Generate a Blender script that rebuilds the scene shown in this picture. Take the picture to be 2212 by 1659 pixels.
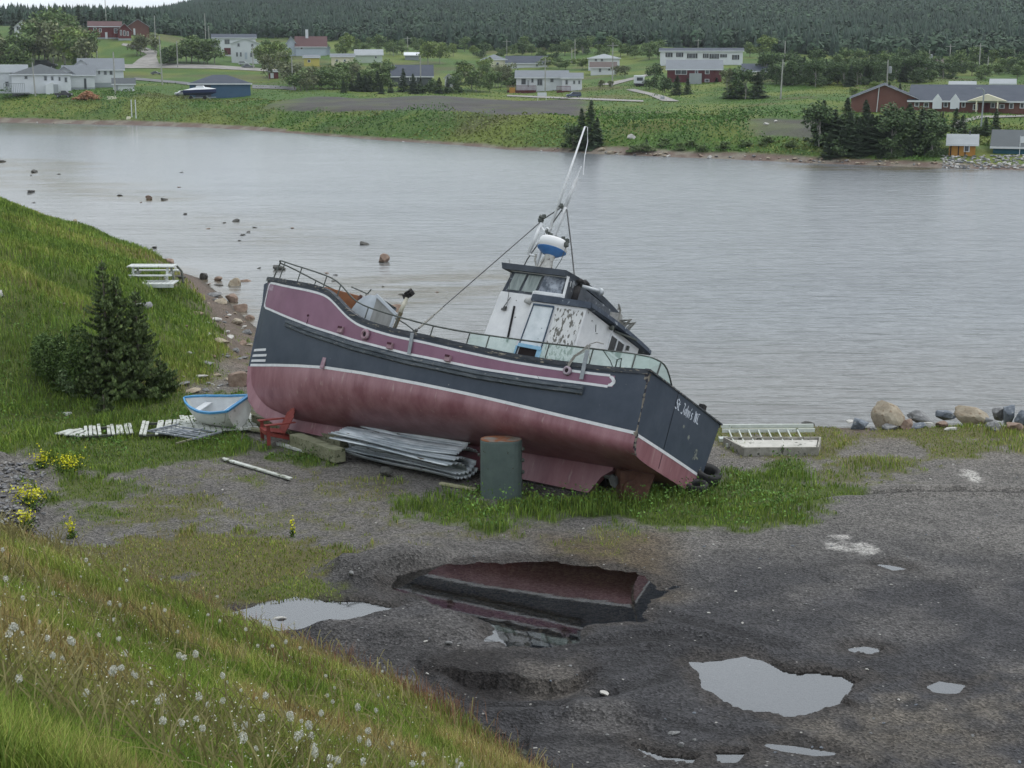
import bpy, math, random
import numpy as np
from mathutils import Vector, Matrix, Euler
random.seed(7); RNG = np.random.default_rng(7)
sc = bpy.context.scene
for o in list(bpy.data.objects): bpy.data.objects.remove(o)
# ---------------------------------------------------------------- camera, sky, sun, exposure
FP, CX, CY, H = 3300., 1106., 829.5, 10.4
PITCH = math.atan((CY-130)/FP)
cam = bpy.data.cameras.new('camera'); camo = bpy.data.objects.new('camera', cam); sc.collection.objects.link(camo)
cam.sensor_width = 36; cam.lens = 36*FP/2212; cam.clip_start = .3; cam.clip_end = 6000
camo.location = (0, 0, H); camo.rotation_euler = (math.pi/2-PITCH, 0, 0); sc.camera = camo
W = bpy.data.worlds.new('World'); sc.world = W; W.use_nodes = True
nt = W.node_tree; nt.nodes.clear()
def N(t, k, **kw):
    n = t.nodes.new(k)
    for a, b in kw.items(): setattr(n, a, b)
    return n
SUN_EL, SUN_ROT = math.radians(62), math.radians(60)
sky = N(nt, 'ShaderNodeTexSky', sky_type='NISHITA', sun_disc=False, sun_elevation=SUN_EL, sun_rotation=SUN_ROT, air_density=1, dust_density=3)
tc = N(nt, 'ShaderNodeTexCoord'); mp = N(nt, 'ShaderNodeMapping'); mp.inputs['Scale'].default_value = (1, 1, 3.5)
cl = N(nt, 'ShaderNodeTexNoise'); cl.inputs['Scale'].default_value = 2.2; cl.inputs['Detail'].default_value = 6
cr = N(nt, 'ShaderNodeValToRGB'); cr.color_ramp.elements[0].color = (5.1, 5.55, 6.0, 1); cr.color_ramp.elements[1].color = (8.2, 8.8, 9.3, 1)
cr.color_ramp.elements[0].position = .3; cr.color_ramp.elements[1].position = .7
mx = N(nt, 'ShaderNodeMixRGB'); mx.inputs[0].default_value = .88
bg = N(nt, 'ShaderNodeBackground'); bg.inputs[1].default_value = .095; wo = N(nt, 'ShaderNodeOutputWorld')
L = nt.links.new
L(tc.outputs['Generated'], mp.inputs[0]); L(mp.outputs[0], cl.inputs['Vector']); L(cl.outputs['Fac'], cr.inputs[0])
L(sky.outputs[0], mx.inputs[1]); L(cr.outputs[0], mx.inputs[2]); L(mx.outputs[0], bg.inputs[0]); L(bg.outputs[0], wo.inputs[0])
sl = bpy.data.lights.new('sun', 'SUN'); sl.energy = 0.75; sl.angle = math.radians(25); sl.color = (1, .97, .92)
slo = bpy.data.objects.new('sun', sl); sc.collection.objects.link(slo)
slo.rotation_euler = (math.pi/2-SUN_EL, 0, math.pi-SUN_ROT)
sc.view_settings.view_transform = 'Standard'; sc.view_settings.look = 'None'; sc.view_settings.gamma = 1
sc.view_settings.exposure = 0.86
sc.cycles.max_bounces = 6; sc.cycles.transparent_max_bounces = 12; sc.cycles.caustics_reflective = False; sc.cycles.caustics_refractive = False
# ---------------------------------------------------------------- helpers
CF = np.array([0, math.cos(PITCH), -math.sin(PITCH)]); CR = np.array([1., 0, 0]); CU = np.array([0, math.sin(PITCH), math.cos(PITCH)])
CAM = np.array([0, 0, H])
def ray(u, v): return CF+CR*(u-CX)/FP-CU*(v-CY)/FP
def gp(u, v, z=0.): r = ray(u, v); return CAM+r*(z-H)/r[2]
def zat(u, v, d): r = ray(u, v); return H+r[2]/r[1]*d
def fbm(x, y, sc_=1., oc=4, seed=0):
    out = np.zeros(np.broadcast(x, y).shape); a = 1.; tot = 0
    for o in range(oc):
        X = x*sc_*2**o+seed*17.3+o*5.1; Y = y*sc_*2**o+seed*7.7+o*3.3
        xi = np.floor(X); yi = np.floor(Y); fx = X-xi; fy = Y-yi
        fx = fx*fx*(3-2*fx); fy = fy*fy*(3-2*fy)
        def h(a_, b_): s = np.sin(a_*127.1+b_*311.7+seed)*43758.5453; return s-np.floor(s)
        v = (h(xi, yi)*(1-fx)+h(xi+1, yi)*fx)*(1-fy)+(h(xi, yi+1)*(1-fx)+h(xi+1, yi+1)*fx)*fy
        out = out+v*a; tot += a; a *= .5
    return out/tot
def sstep(a, b, x): t = np.clip((x-a)/(b-a), 0, 1); return t*t*(3-2*t)
def sdist(poly, x, y):   # signed distance to polygon, + inside
    P = np.asarray(poly, float)[:, :2]; d = np.full(x.shape, 1e18); ins = np.zeros(x.shape, bool)
    for i in range(len(P)):
        a = P[i]; b = P[(i+1) % len(P)]; e = b-a
        t = np.clip(((x-a[0])*e[0]+(y-a[1])*e[1])/(e@e+1e-12), 0, 1)
        d = np.minimum(d, (x-a[0]-t*e[0])**2+(y-a[1]-t*e[1])**2)
        c = ((a[1] > y) != (b[1] > y))
        with np.errstate(divide='ignore', invalid='ignore'): xc = a[0]+(y-a[1])*e[0]/(e[1] if e[1] else 1e-12)
        ins ^= c & (x < xc)
    return np.where(ins, 1, -1)*np.sqrt(d)
MATS = {}
def mat(name, c1, c2=None, scale=4., rough=.75, bump=0., metal=0., spec=.3, lo=.35, hi=.65, detail=5, stretch=None, c3=None, s3=20, t3=.62, w3=.03, alpha=None, attr=None, bscale=None, rot=None):
    if name in MATS: return MATS[name]
    m = bpy.data.materials.new(name); m.use_nodes = True; t = m.node_tree; b = t.nodes['Principled BSDF']; L = t.links.new
    b.inputs['Roughness'].default_value = rough; b.inputs['Metallic'].default_value = metal; b.inputs['Specular IOR Level'].default_value = spec
    tc = N(t, 'ShaderNodeTexCoord'); mp = N(t, 'ShaderNodeMapping'); L(tc.outputs['Object'], mp.inputs[0])
    if stretch: mp.inputs['Scale'].default_value = stretch
    if rot: mp.inputs['Rotation'].default_value = rot
    n = N(t, 'ShaderNodeTexNoise'); n.inputs['Scale'].default_value = scale; n.inputs['Detail'].default_value = detail; n.inputs['Roughness'].default_value = .65
    L(mp.outputs[0], n.inputs['Vector'])
    r = N(t, 'ShaderNodeValToRGB'); r.color_ramp.elements[0].position = lo; r.color_ramp.elements[1].position = hi
    r.color_ramp.elements[0].color = (*c1, 1); r.color_ramp.elements[1].color = (*(c2 or c1), 1)
    L(n.outputs['Fac'], r.inputs[0]); out = r.outputs[0]
    if c3 is not None:
        n3 = N(t, 'ShaderNodeTexNoise'); n3.inputs['Scale'].default_value = s3; n3.inputs['Detail'].default_value = 4; L(mp.outputs[0], n3.inputs['Vector'])
        r3 = N(t, 'ShaderNodeMapRange'); r3.inputs['From Min'].default_value = t3; r3.inputs['From Max'].default_value = t3+w3; L(n3.outputs['Fac'], r3.inputs['Value'])
        mm = N(t, 'ShaderNodeMixRGB'); L(r3.outputs[0], mm.inputs[0]); L(out, mm.inputs[1]); mm.inputs[2].default_value = (*c3, 1); out = mm.outputs[0]
    if attr:
        at = N(t, 'ShaderNodeAttribute', attribute_name=attr); mm = N(t, 'ShaderNodeMixRGB', blend_type='MULTIPLY'); mm.inputs[0].default_value = 1
        L(out, mm.inputs[1]); L(at.outputs['Color'], mm.inputs[2]); out = mm.outputs[0]
    L(out, b.inputs['Base Color'])
    if bump:
        bp = N(t, 'ShaderNodeBump'); bp.inputs['Strength'].default_value = bump; bp.inputs['Distance'].default_value = .05
        if bscale:
            n4 = N(t, 'ShaderNodeTexNoise'); n4.inputs['Scale'].default_value = bscale; n4.inputs['Detail'].default_value = 5; L(mp.outputs[0], n4.inputs['Vector']); L(n4.outputs['Fac'], bp.inputs['Height'])
        else: L(n.outputs['Fac'], bp.inputs['Height'])
        L(bp.outputs[0], b.inputs['Normal'])
    if alpha is not None: b.inputs['Alpha'].default_value = alpha
    MATS[name] = m; return m
def tag(o, label=None, cat=None, group=None, kind=None):
    if label: o['label'] = label
    if cat: o['category'] = cat
    if group: o['group'] = group
    if kind: o['kind'] = kind
    return o
def empty(name, loc=(0, 0, 0), rz=0, label=None, cat=None, group=None):
    o = bpy.data.objects.new(name, None); sc.collection.objects.link(o); o.location = loc; o.rotation_euler = (0, 0, rz); o.empty_display_size = .1
    return tag(o, label, cat, group)
def mesh_np(name, V, F, m, parent=None, col=None, smooth=False, k=None):
    V = np.asarray(V, np.float32).reshape(-1, 3); F = np.asarray(F, np.int32); k = F.shape[1]
    me = bpy.data.meshes.new(name); me.vertices.add(len(V)); me.vertices.foreach_set('co', V.ravel())
    me.loops.add(F.size); me.loops.foreach_set('vertex_index', F.ravel()); me.polygons.add(len(F))
    me.polygons.foreach_set('loop_start', np.arange(0, F.size, k, dtype=np.int32)); me.polygons.foreach_set('loop_total', np.full(len(F), k, np.int32))
    if smooth: me.polygons.foreach_set('use_smooth', np.ones(len(F), bool))
    me.update(calc_edges=True)
    if col is not None:
        a = me.color_attributes.new('col', 'FLOAT_COLOR', 'POINT'); c = np.ones((len(V), 4), np.float32); c[:, :3] = col; a.data.foreach_set('color', c.ravel())
    if m: me.materials.append(m)
    o = bpy.data.objects.new(name, me); sc.collection.objects.link(o)
    if parent: o.parent = parent
    return o
class MB:
    def __init__(s): s.v = []; s.f = []
    def add(s, vs, fs):
        n = len(s.v); s.v += [tuple(float(c) for c in p) for p in vs]; s.f += [tuple(i+n for i in f) for f in fs]; return s
    def box(s, c, d, rz=0, R=None, taper=1.):
        x, y, z = d[0]/2, d[1]/2, d[2]/2
        P = [(-x, -y, -z), (x, -y, -z), (x, y, -z), (-x, y, -z), (-x*taper, -y*taper, z), (x*taper, -y*taper, z), (x*taper, y*taper, z), (-x*taper, y*taper, z)]
        M = R if R is not None else Matrix.Rotation(rz, 3, 'Z')
        return s.add([M@Vector(p)+Vector(c) for p in P], [(3, 2, 1, 0), (4, 5, 6, 7), (0, 1, 5, 4), (1, 2, 6, 5), (2, 3, 7, 6), (3, 0, 4, 7)])
    def beam(s, a, b, w, h, up=(0, 0, 1)):
        a = Vector(a); b = Vector(b); d = b-a; X = d.normalized(); Y = Vector(up).cross(X)
        if Y.length < 1e-4: Y = Vector((1, 0, 0)).cross(X)
        Y.normalize(); Z = X.cross(Y)
        R = Matrix((X, Y, Z)).transposed()
        return s.box((a+b)/2, (d.length, w, h), R=R)
    def tube(s, pts, r, n=6, r2=None):
        pts = [Vector(p) for p in pts]; rings = []
        for i, p in enumerate(pts):
            d = (pts[min(i+1, len(pts)-1)]-pts[max(i-1, 0)]).normalized(); a = Vector((0, 0, 1)) if abs(d.z) < .9 else Vector((1, 0, 0))
            X = d.cross(a).normalized(); Y = d.cross(X); rr = r if r2 is None else r+(r2-r)*i/(len(pts)-1)
            rings.append([p+(X*math.cos(2*math.pi*k/n)+Y*math.sin(2*math.pi*k/n))*rr for k in range(n)])
        vs = [v for R in rings for v in R]; fs = []
        for i in range(len(pts)-1):
            for k in range(n): fs.append((i*n+k, i*n+(k+1) % n, (i+1)*n+(k+1) % n, (i+1)*n+k))
        fs.append(tuple(range(n-1, -1, -1))); fs.append(tuple((len(pts)-1)*n+k for k in range(n)))
        return s.add(vs, fs)
    def lathe(s, c, prof, n=20, axis=(0, 0, 1)):
        A = Vector(axis).normalized(); X = A.orthogonal().normalized(); Y = A.cross(X); c = Vector(c)
        vs = []
        for r, h in prof: vs += [c+A*h+(X*math.cos(2*math.pi*k/n)+Y*math.sin(2*math.pi*k/n))*r for k in range(n)]
        fs = [(i*n+k, i*n+(k+1) % n, (i+1)*n+(k+1) % n, (i+1)*n+k) for i in range(len(prof)-1) for k in range(n)]
        fs.append(tuple(range(n-1, -1, -1))); fs.append(tuple((len(prof)-1)*n+k for k in range(n)))
        return s.add(vs, fs)
    def prism(s, poly, d):   # polygon (3d points) extruded by vector d
        P = [Vector(p) for p in poly]; n = len(P); d = Vector(d)
        return s.add(P+[p+d for p in P], [tuple(range(n-1, -1, -1)), tuple(range(n, 2*n))]+[(i, (i+1) % n, (i+1) % n+n, i+n) for i in range(n)])
    def grid(s, G):   # rows of points
        n = len(G[0]); return s.add([p for r in G for p in r], [(i*n+k, i*n+k+1, (i+1)*n+k+1, (i+1)*n+k) for i in range(len(G)-1) for k in range(n-1)])
    def build(s, name, m, parent=None, smooth=False, bevel=0, solid=0):
        me = bpy.data.meshes.new(name); me.from_pydata(s.v, [], s.f)
        if m: me.materials.append(m)
        if smooth:
            for p in me.polygons: p.use_smooth = True
        me.update(); o = bpy.data.objects.new(name, me); sc.collection.objects.link(o)
        if solid: q = o.modifiers.new('s', 'SOLIDIFY'); q.thickness = solid; q.offset = 0
        if bevel: q = o.modifiers.new('b', 'BEVEL'); q.width = bevel; q.segments = 2; q.limit_method = 'ANGLE'
        if parent: o.parent = parent
        return o
def children(o): return [c for c in KIDS.get(o, [])]
def copy_tree(o, parent=None):
    c = o.copy(); sc.collection.objects.link(c)
    if parent: c.parent = parent
    for ch in list(o.children): copy_tree(ch, c)
    return c
# ---------------------------------------------------------------- terrain function
SHORE = [(60, 46), (20, 46.3), (10, 46), (5, 46.3), (0, 47), (-4, 49), (-7, 54), (-9.5, 61), (-11.5, 66.5), (-14.3, 74.6), (-16.7, 81), (-21.8, 89), (-30, 103.8), (-41.5, 124), (-60, 150), (-140, 150), (-140, -30), (60, -30)]
MOUND = [(-60, 33), (-20, 41), (-14.5, 43.6), (-11, 44.6), (-9.6, 48), (-9.8, 53), (-10.4, 58), (-12.2, 64), (-15.2, 74), (-18.2, 81), (-23.5, 89.5), (-32, 104), (-43, 124), (-62, 150), (-140, 150), (-140, 33)]
BANK = [(-60, 37), (-25, 36.5), (-14.5, 35.2), (-11.5, 33), (-8.1, 29.8), (-6.1, 28.2), (-3.4, 25.6), (-.8, 22.9), (.25, 21.2), (3, 18), (10, 12), (30, 0), (30, -30), (-140, -30), (-140, 37)]
def D2(pts, z=0.): return [tuple(gp(u, v, z)[:2]) for u, v in pts]
PUDDLES = [  # outline in world metres, surface level, label
 ('left', D2([(468, 1352), (480, 1325), (560, 1300), (640, 1283), (720, 1290), (800, 1293), (868, 1313), (800, 1328), (700, 1338), (620, 1352), (560, 1362), (500, 1372)]), 'bright puddle beside the grass edge with a pale stone standing in it'),
 ('big', D2([(830, 1262), (900, 1232), (1000, 1212), (1110, 1205), (1200, 1205), (1300, 1222), (1370, 1232), (1440, 1262), (1400, 1290), (1380, 1335), (1280, 1345), (1225, 1375), (1150, 1392), (1070, 1372), (1050, 1345), (950, 1300), (880, 1285)]), 'long brown puddle below the stranded boat mirroring its hull'),
 ('right', D2([(1490, 1425), (1560, 1420), (1610, 1407), (1640, 1420), (1680, 1438), (1760, 1448), (1820, 1452), (1880, 1472), (1830, 1490), (1820, 1515), (1760, 1530), (1700, 1545), (1640, 1538), (1560, 1510), (1520, 1470)]), 'widest grey puddle at the lower right of the gravel lot'),
 ('a', D2([(1838, 1400), (1870, 1394), (1910, 1402), (1880, 1412)]), 'small oval puddle just above the widest grey puddle'),
 ('b', D2([(2000, 1480), (2030, 1468), (2080, 1478), (2070, 1492), (2020, 1490)]), 'pale oval puddle to the right of the widest grey puddle'),
 ('c', D2([(1895, 1217), (1920, 1218), (1955, 1226), (1930, 1229)]), 'thin sliver of a puddle near the pale chalky patch'),
 ('d', D2([(1368, 1606), (1420, 1622), (1500, 1632), (1490, 1642), (1420, 1636)]), 'narrow puddle in a wheel rut at the bottom edge'),
 ('e', D2([(1545, 1618), (1610, 1620), (1590, 1640), (1560, 1640)]), 'short puddle between two wheel ruts at the bottom edge'),
 ('f', D2([(1660, 1604), (1720, 1610), (1800, 1622), (1760, 1624), (1690, 1614)]), 'thin puddle line right of the wheel ruts at the bottom edge')]
PLEV = [-.05, -.05, -.05, -.03, -.03, -.03, -.06, -.06, -.05]
DIPS = [(D2([(925, 1440), (990, 1405), (1100, 1400), (1200, 1405), (1290, 1440), (1290, 1480), (1200, 1515), (1050, 1515), (960, 1490)]), -.26), (D2([(1060, 1570), (1180, 1545), (1380, 1550), (1500, 1590), (1700, 1600), (1800, 1625), (1500, 1659), (1150, 1659)]), -.16)]
RUTS = [D2([(1290, 1500), (1420, 1470), (1480, 1420)]), D2([(900, 1425), (940, 1480), (1050, 1520), (1200, 1525)]), D2([(1040, 1600), (1100, 1640), (1200, 1659)]), D2([(1180, 1395), (1350, 1392), (1480, 1372)]), D2([(1180, 1280), (1400, 1320), (1560, 1365), (1700, 1400)]), D2([(880, 1640), (1050, 1610), (1250, 1590), (1400, 1600), (1560, 1640)]), D2([(1380, 1545), (1560, 1585), (1700, 1600), (1900, 1660)]), D2([(1500, 1110), (1640, 1095), (1800, 1068), (2000, 1060), (2212, 1060)]), D2([(1350, 1380), (1500, 1385), (1600, 1400)])]
MOUNDS = [(D2([(700, 1225), (840, 1190), (960, 1195), (930, 1225), (850, 1262), (720, 1272)]), .34), (D2([(880, 1290), (980, 1310), (1050, 1345), (1040, 1375), (900, 1400), (700, 1390), (620, 1360), (760, 1335)]), .2), (D2([(640, 1420), (800, 1440), (930, 1500), (1000, 1540), (1200, 1530), (1310, 1515), (1500, 1560), (1380, 1590), (1200, 1560), (1000, 1600), (800, 1520)]), .2), (D2([(0, 1000), (60, 1020), (100, 1090), (60, 1150), (0, 1160), (-200, 1150), (-200, 980)]), .55)]
FT = { # far columns: (v, distance)
 -700: [(262, 300), (235, 308), (200, 322), (185, 345), (140, 395), (95, 440), (60, 490), (52, 570), (60, 700), (70, 900), (80, 1200)],
 0: [(266, 289), (240, 297), (203, 310), (190, 330), (150, 380), (100, 430), (60, 480), (52, 560), (60, 700), (70, 900), (80, 1200)],
 280: [(273, 277), (245, 285), (212, 298), (188, 330), (145, 395), (90, 440), (62, 500), (52, 620), (49, 800), (50, 1000), (60, 1200)],
 500: [(283, 262), (258, 270), (222, 284), (190, 330), (142, 395), (128, 430), (100, 500), (65, 600), (30, 800), (5, 1000), (-10, 1200)],
 800: [(306, 228), (275, 236), (236, 248), (208, 300), (188, 335), (150, 395), (120, 450), (95, 520), (50, 700), (5, 900), (-25, 1200)],
 1100: [(326, 201), (290, 208), (248, 218), (214, 290), (199, 335), (160, 395), (122, 460), (95, 540), (40, 760), (-15, 950), (-40, 1200)],
 1400: [(339, 187), (300, 194), (258, 204), (222, 255), (198, 310), (152, 375), (118, 430), (90, 520), (30, 760), (-25, 950), (-60, 1200)],
 1750: [(353, 174), (315, 181), (278, 190), (245, 212), (188, 300), (152, 360), (128, 420), (90, 520), (30, 760), (-30, 950), (-70, 1200)],
 2212: [(367, 163), (350, 167), (318, 176), (246, 214), (200, 300), (152, 390), (120, 450), (75, 560), (20, 760), (-35, 950), (-90, 1200)],
 2900: [(375, 160), (350, 164), (315, 174), (246, 214), (200, 300), (152, 390), (115, 450), (70, 560), (10, 760), (-45, 950), (-100, 1200)]}
FU = sorted(FT)
FSD = np.concatenate([np.arange(-40, 200, 1.), np.arange(200, 1150, 8.)])
FSH = np.array([FT[u][0][1] for u in FU], float); FZ = []
for u in FU:
    t = FT[u]; s0 = t[0][1]; FZ.append(np.interp(FSD, [-35, -4, 0]+[d-s0 for _, d in t[1:]], [-4, -1.5, -1.]+[zat(u, v, d) for v, d in t[1:]]))
FZ = np.array(FZ)
def ucol(x, y): return CX+FP*x/np.maximum(y*CF[1]+(3.-H)*CF[2], 1)
def hfar(x, y):
    ui = np.interp(ucol(x, y), FU, np.arange(len(FU))); i = np.clip(ui.astype(int), 0, len(FU)-2); a = ui-i
    s = y-(FSH[i]*(1-a)+FSH[i+1]*a)+(fbm(x, y*0, .05, 3, 9)-.5)*5; di = np.interp(s, FSD, np.arange(len(FSD))); j = np.clip(di.astype(int), 0, len(FSD)-2); b = di-j
    z = (FZ[i, j]*(1-a)+FZ[i+1, j]*a)*(1-b)+(FZ[i, j+1]*(1-a)+FZ[i+1, j+1]*a)*b
    z = z+(fbm(x, y, .07, 4, 3)-.5)*np.clip((z+.6)*.8, 0, 1.4)*np.where(y < 330, 1, .6)
    return np.where(y < 140, -4, z)
def hnear(x, y, detail=True):
    ds = sdist(SHORE, x, y); nz = fbm(x, y, .35, 4, 1)-.5
    z = np.where(ds > 0, -1+np.minimum(ds*.33, 1.), -1+np.maximum(ds*.12, -2.5))
    z = np.where(ds > 3, np.minimum(z, 0), z)
    dm = sdist(MOUND, x, y); w = np.clip(dm, 0, None)
    zm = np.where(w < 14, w*.40, 5.6+(w-14)*.12)+nz*np.clip(w, 0, 1.5)*.6
    db = sdist(BANK, x, y); wb = np.clip(db, 0, None)
    z = z+np.where(dm > 0, zm+np.clip(-z, 0, 1)*np.clip(dm/3, 0, 1), 0)
    z = z+wb*.61+nz*np.clip(wb, 0, 1.5)*.25
    if detail:
        fl = (ds > 3)&(dm < 0)&(db < 0)
        z = z+np.where(fl, (fbm(x, y, .25, 3, 5)-.5)*.06+(fbm(x, y, 3., 3, 6)-.5)*.035, 0)
        for P, a in MOUNDS: d = sdist(P, x, y); z = z+a*sstep(-.2, .6, d+(fbm(x, y, 1.5, 3, 8)-.5)*.5)*(.7+.6*fbm(x, y, 2.2, 4, 2))
        for P, a in DIPS: d = sdist(P, x, y); z = z+a*sstep(-.3, .7, d)
        for P in RUTS:
            d = np.full(x.shape, 9.)
            for i in range(len(P)-1):
                aa = np.array(P[i]); e = np.array(P[i+1])-aa; t = np.clip(((x-aa[0])*e[0]+(y-aa[1])*e[1])/(e@e), 0, 1); d = np.minimum(d, np.hypot(x-aa[0]-t*e[0], y-aa[1]-t*e[1]))
            z = z-.085*np.exp(-(d/.15)**2)+.05*np.exp(-((d-.32)/.15)**2)*(.4+fbm(x, y, 2.5, 3, 12))
        pn = fbm(x, y, 1.6, 4, 11)-.5; ES = [sdist(P, x, y)+.03+pn*(.95 if n == 'big' else .4)*(1 if len(n) > 1 else .4) for n, P, l in PUDDLES]; EM = np.max(ES, 0)
        for e, lv in zip(ES, PLEV):
            k = sstep(-.45, .02, e); z = np.where((EM < 0)&(e > -1.6), np.maximum(z, lv+.012+np.clip(-e, 0, .35)*.12), z); z = z*(1-k)+np.where(e > 0, lv-np.clip(e*.16, 0, .07), lv+np.clip(-e*.1, 0, .1))*k
    return np.where((y > 155)|(ds < -25), -4, z)
def hgt(x, y):
    x, y = np.broadcast_arrays(np.asarray(x, float), np.asarray(y, float)); z = hfar(x, y); m = y < 156
    if m.all(): return np.maximum(hnear(x, y), z)
    if m.any(): z = z.copy(); z[m] = np.maximum(hnear(x[m], y[m]), z[m])
    return z
def place(u, v, dmin=5.):
    r = ray(u, v); d = np.geomspace(157, 1300, 500) if v < 372 else np.geomspace(dmin, 160, 900); P = CAM[None]+(r/r[1])[None]*d[:, None]
    g = P[:, 2]-hgt(P[:, 0], P[:, 1]); i = np.argmax(g < 0)
    if g[i] >= 0: return Vector(P[-1])
    t = g[i-1]/(g[i-1]-g[i]); return Vector(P[i-1]*(1-t)+P[i]*t)
def px(P): return FP/(P[1]*CF[1]+(P[2]-H)*CF[2])   # display pixels per metre there
def onplane(u, v, d): r = ray(u, v); return Vector(CAM+r/r[1]*d)
# ---------------------------------------------------------------- ground masks
def DP(*p): return D2(p)
GRASS = [ # polygon, density, hue (0 green .. 1 dry)
 (DP((120, 1010), (500, 990), (860, 1050), (900, 1120), (860, 1180), (500, 1150), (150, 1175)), .42, .5),
 (DP((-300, 850), (0, 868), (150, 880), (300, 868), (420, 850), (545, 850), (560, 930), (610, 965), (720, 1000), (600, 1000), (540, 985), (480, 1002), (400, 1005), (300, 1030), (200, 1045), (110, 1010), (60, 990), (0, 1000), (-300, 1000)), 1., .1),
 (DP((90, 1000), (230, 1020), (300, 1045), (265, 1085), (230, 1115), (150, 1122), (95, 1080)), 1., .2),
 (DP((480, 1025), (560, 1018), (630, 1040), (560, 1052), (500, 1045)), .8, .3),
 (DP((850, 1085), (1000, 1062), (1080, 1068), (1290, 1078), (1400, 1060), (1500, 1045), (1560, 1022), (1640, 1018), (1700, 985), (1780, 1000), (1760, 1040), (1880, 1060), (1790, 1088), (1730, 1128), (1600, 1150), (1440, 1142), (1300, 1128), (1180, 1120), (1040, 1150), (950, 1140), (880, 1120)), 1., .08),
 (DP((880, 1125), (1050, 1120), (1200, 1132), (1150, 1150), (980, 1148)), .5, .4),
 (DP((60, 1175), (220, 1165), (420, 1135), (560, 1150), (700, 1180), (800, 1165), (880, 1175), (730, 1225), (710, 1285), (560, 1303), (470, 1320), (420, 1330), (330, 1290), (200, 1240)), .93, .58), (DP((640, 1225), (715, 1215), (720, 1285), (520, 1300), (470, 1290)), 1., .3), (DP((230, 1085), (420, 1060), (560, 1090), (400, 1130), (260, 1130)), .72, .5), (DP((860, 1135), (1300, 1140), (1420, 1165), (1250, 1200), (1180, 1165), (900, 1160)), .5, .55),
 (DP((700, 1010), (860, 1040), (830, 1070), (740, 1055), (600, 1010)), .5, .55),
 (DP((1500, 935), (1540, 890), (1700, 885), (1850, 885), (1860, 930), (1850, 960), (1800, 1000), (1740, 1000), (1600, 990), (1540, 960)), .85, .5),
 (DP((1700, 895), (2300, 895), (2300, 915), (1700, 920)), .85, .5), (DP((400, 850), (1600, 850), (1560, 925), (420, 930)), .7, .4),
 (DP((1850, 925), (1980, 915), (2212, 915), (2300, 930), (2300, 975), (2100, 990), (2010, 990), (1950, 955)), .9, .5),
 (DP((1740, 975), (1960, 990), (2010, 1030), (1900, 1050), (1760, 1050)), .75, .45),
 (DP((560, 800), (480, 690), (540, 660), (560, 850)), .5, .3)]
def gmask(x, y):
    n1 = fbm(x, y, .8, 4, 21); n2 = fbm(x, y, 3.5, 3, 22); g = np.zeros(x.shape); hue = np.zeros(x.shape)+.3
    for P, d, hu in GRASS:
        s = sdist(P, x, y); k = sstep(-.35, .55, s+(n1-.5)*2.1+(n2-.5)*1.3)*d
        k = k*np.where(d < .95, sstep(.28, .5, n2*.5+n1*.5+(d-.7)*.4), 1); hue = np.where(k > g, hu, hue); g = np.maximum(g, k)
    dm = sdist(MOUND, x, y); db = sdist(BANK, x, y)
    gm = sstep(-.3, .8, dm+(n1-.5)*1.5); shore = sstep(1.0, 4.5, sdist(SHORE, x, y)+(n1-.5)*3); gm = gm*shore
    hm = .12+.55*sstep(.45, .7, fbm(x, y, .16, 3, 31)); hue = np.where(gm > g, hm, hue); g = np.maximum(g, gm)
    gb = sstep(-.25, .35, db+(n1-.5)*1.2); hue = np.where(gb > g, .2+.7*sstep(.42, .66, fbm(x, y, .45, 3, 33)), hue); g = np.maximum(g, gb)
    return g, hue
EARTH = [[(300, 225)], ]
def farmask(x, y):
    u = ucol(x, y); n = fbm(x, y, .12, 4, 41); s = y-np.interp(u, FU, FSH)+(fbm(x, y*0, .05, 3, 9)-.5)*5
    g = sstep(.9, 2.2, s+(n-.5)*1.8-np.where(u < 620, 1.6, 0)-np.where(u > 1240, 1.2, 0)); m = (fbm(x, y, .045, 4, 43)-.5)
    e = sstep(540, 700, u+m*160)*(1-sstep(1230, 1300, u+m*80))*sstep(18, 20, s+m*10)*(1-sstep(0, 4, y-np.interp(u, [540, 700, 900, 1100, 1300], [272, 292, 296, 286, 262])+m*14))
    e = np.maximum(e, sstep(1600, 1680, u+m*90)*(1-sstep(1790, 1840, u+m*60))*sstep(11, 13, s+m*12)*(1-sstep(28, 31, s+m*12))*.8)
    return g, e, u, s
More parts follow.
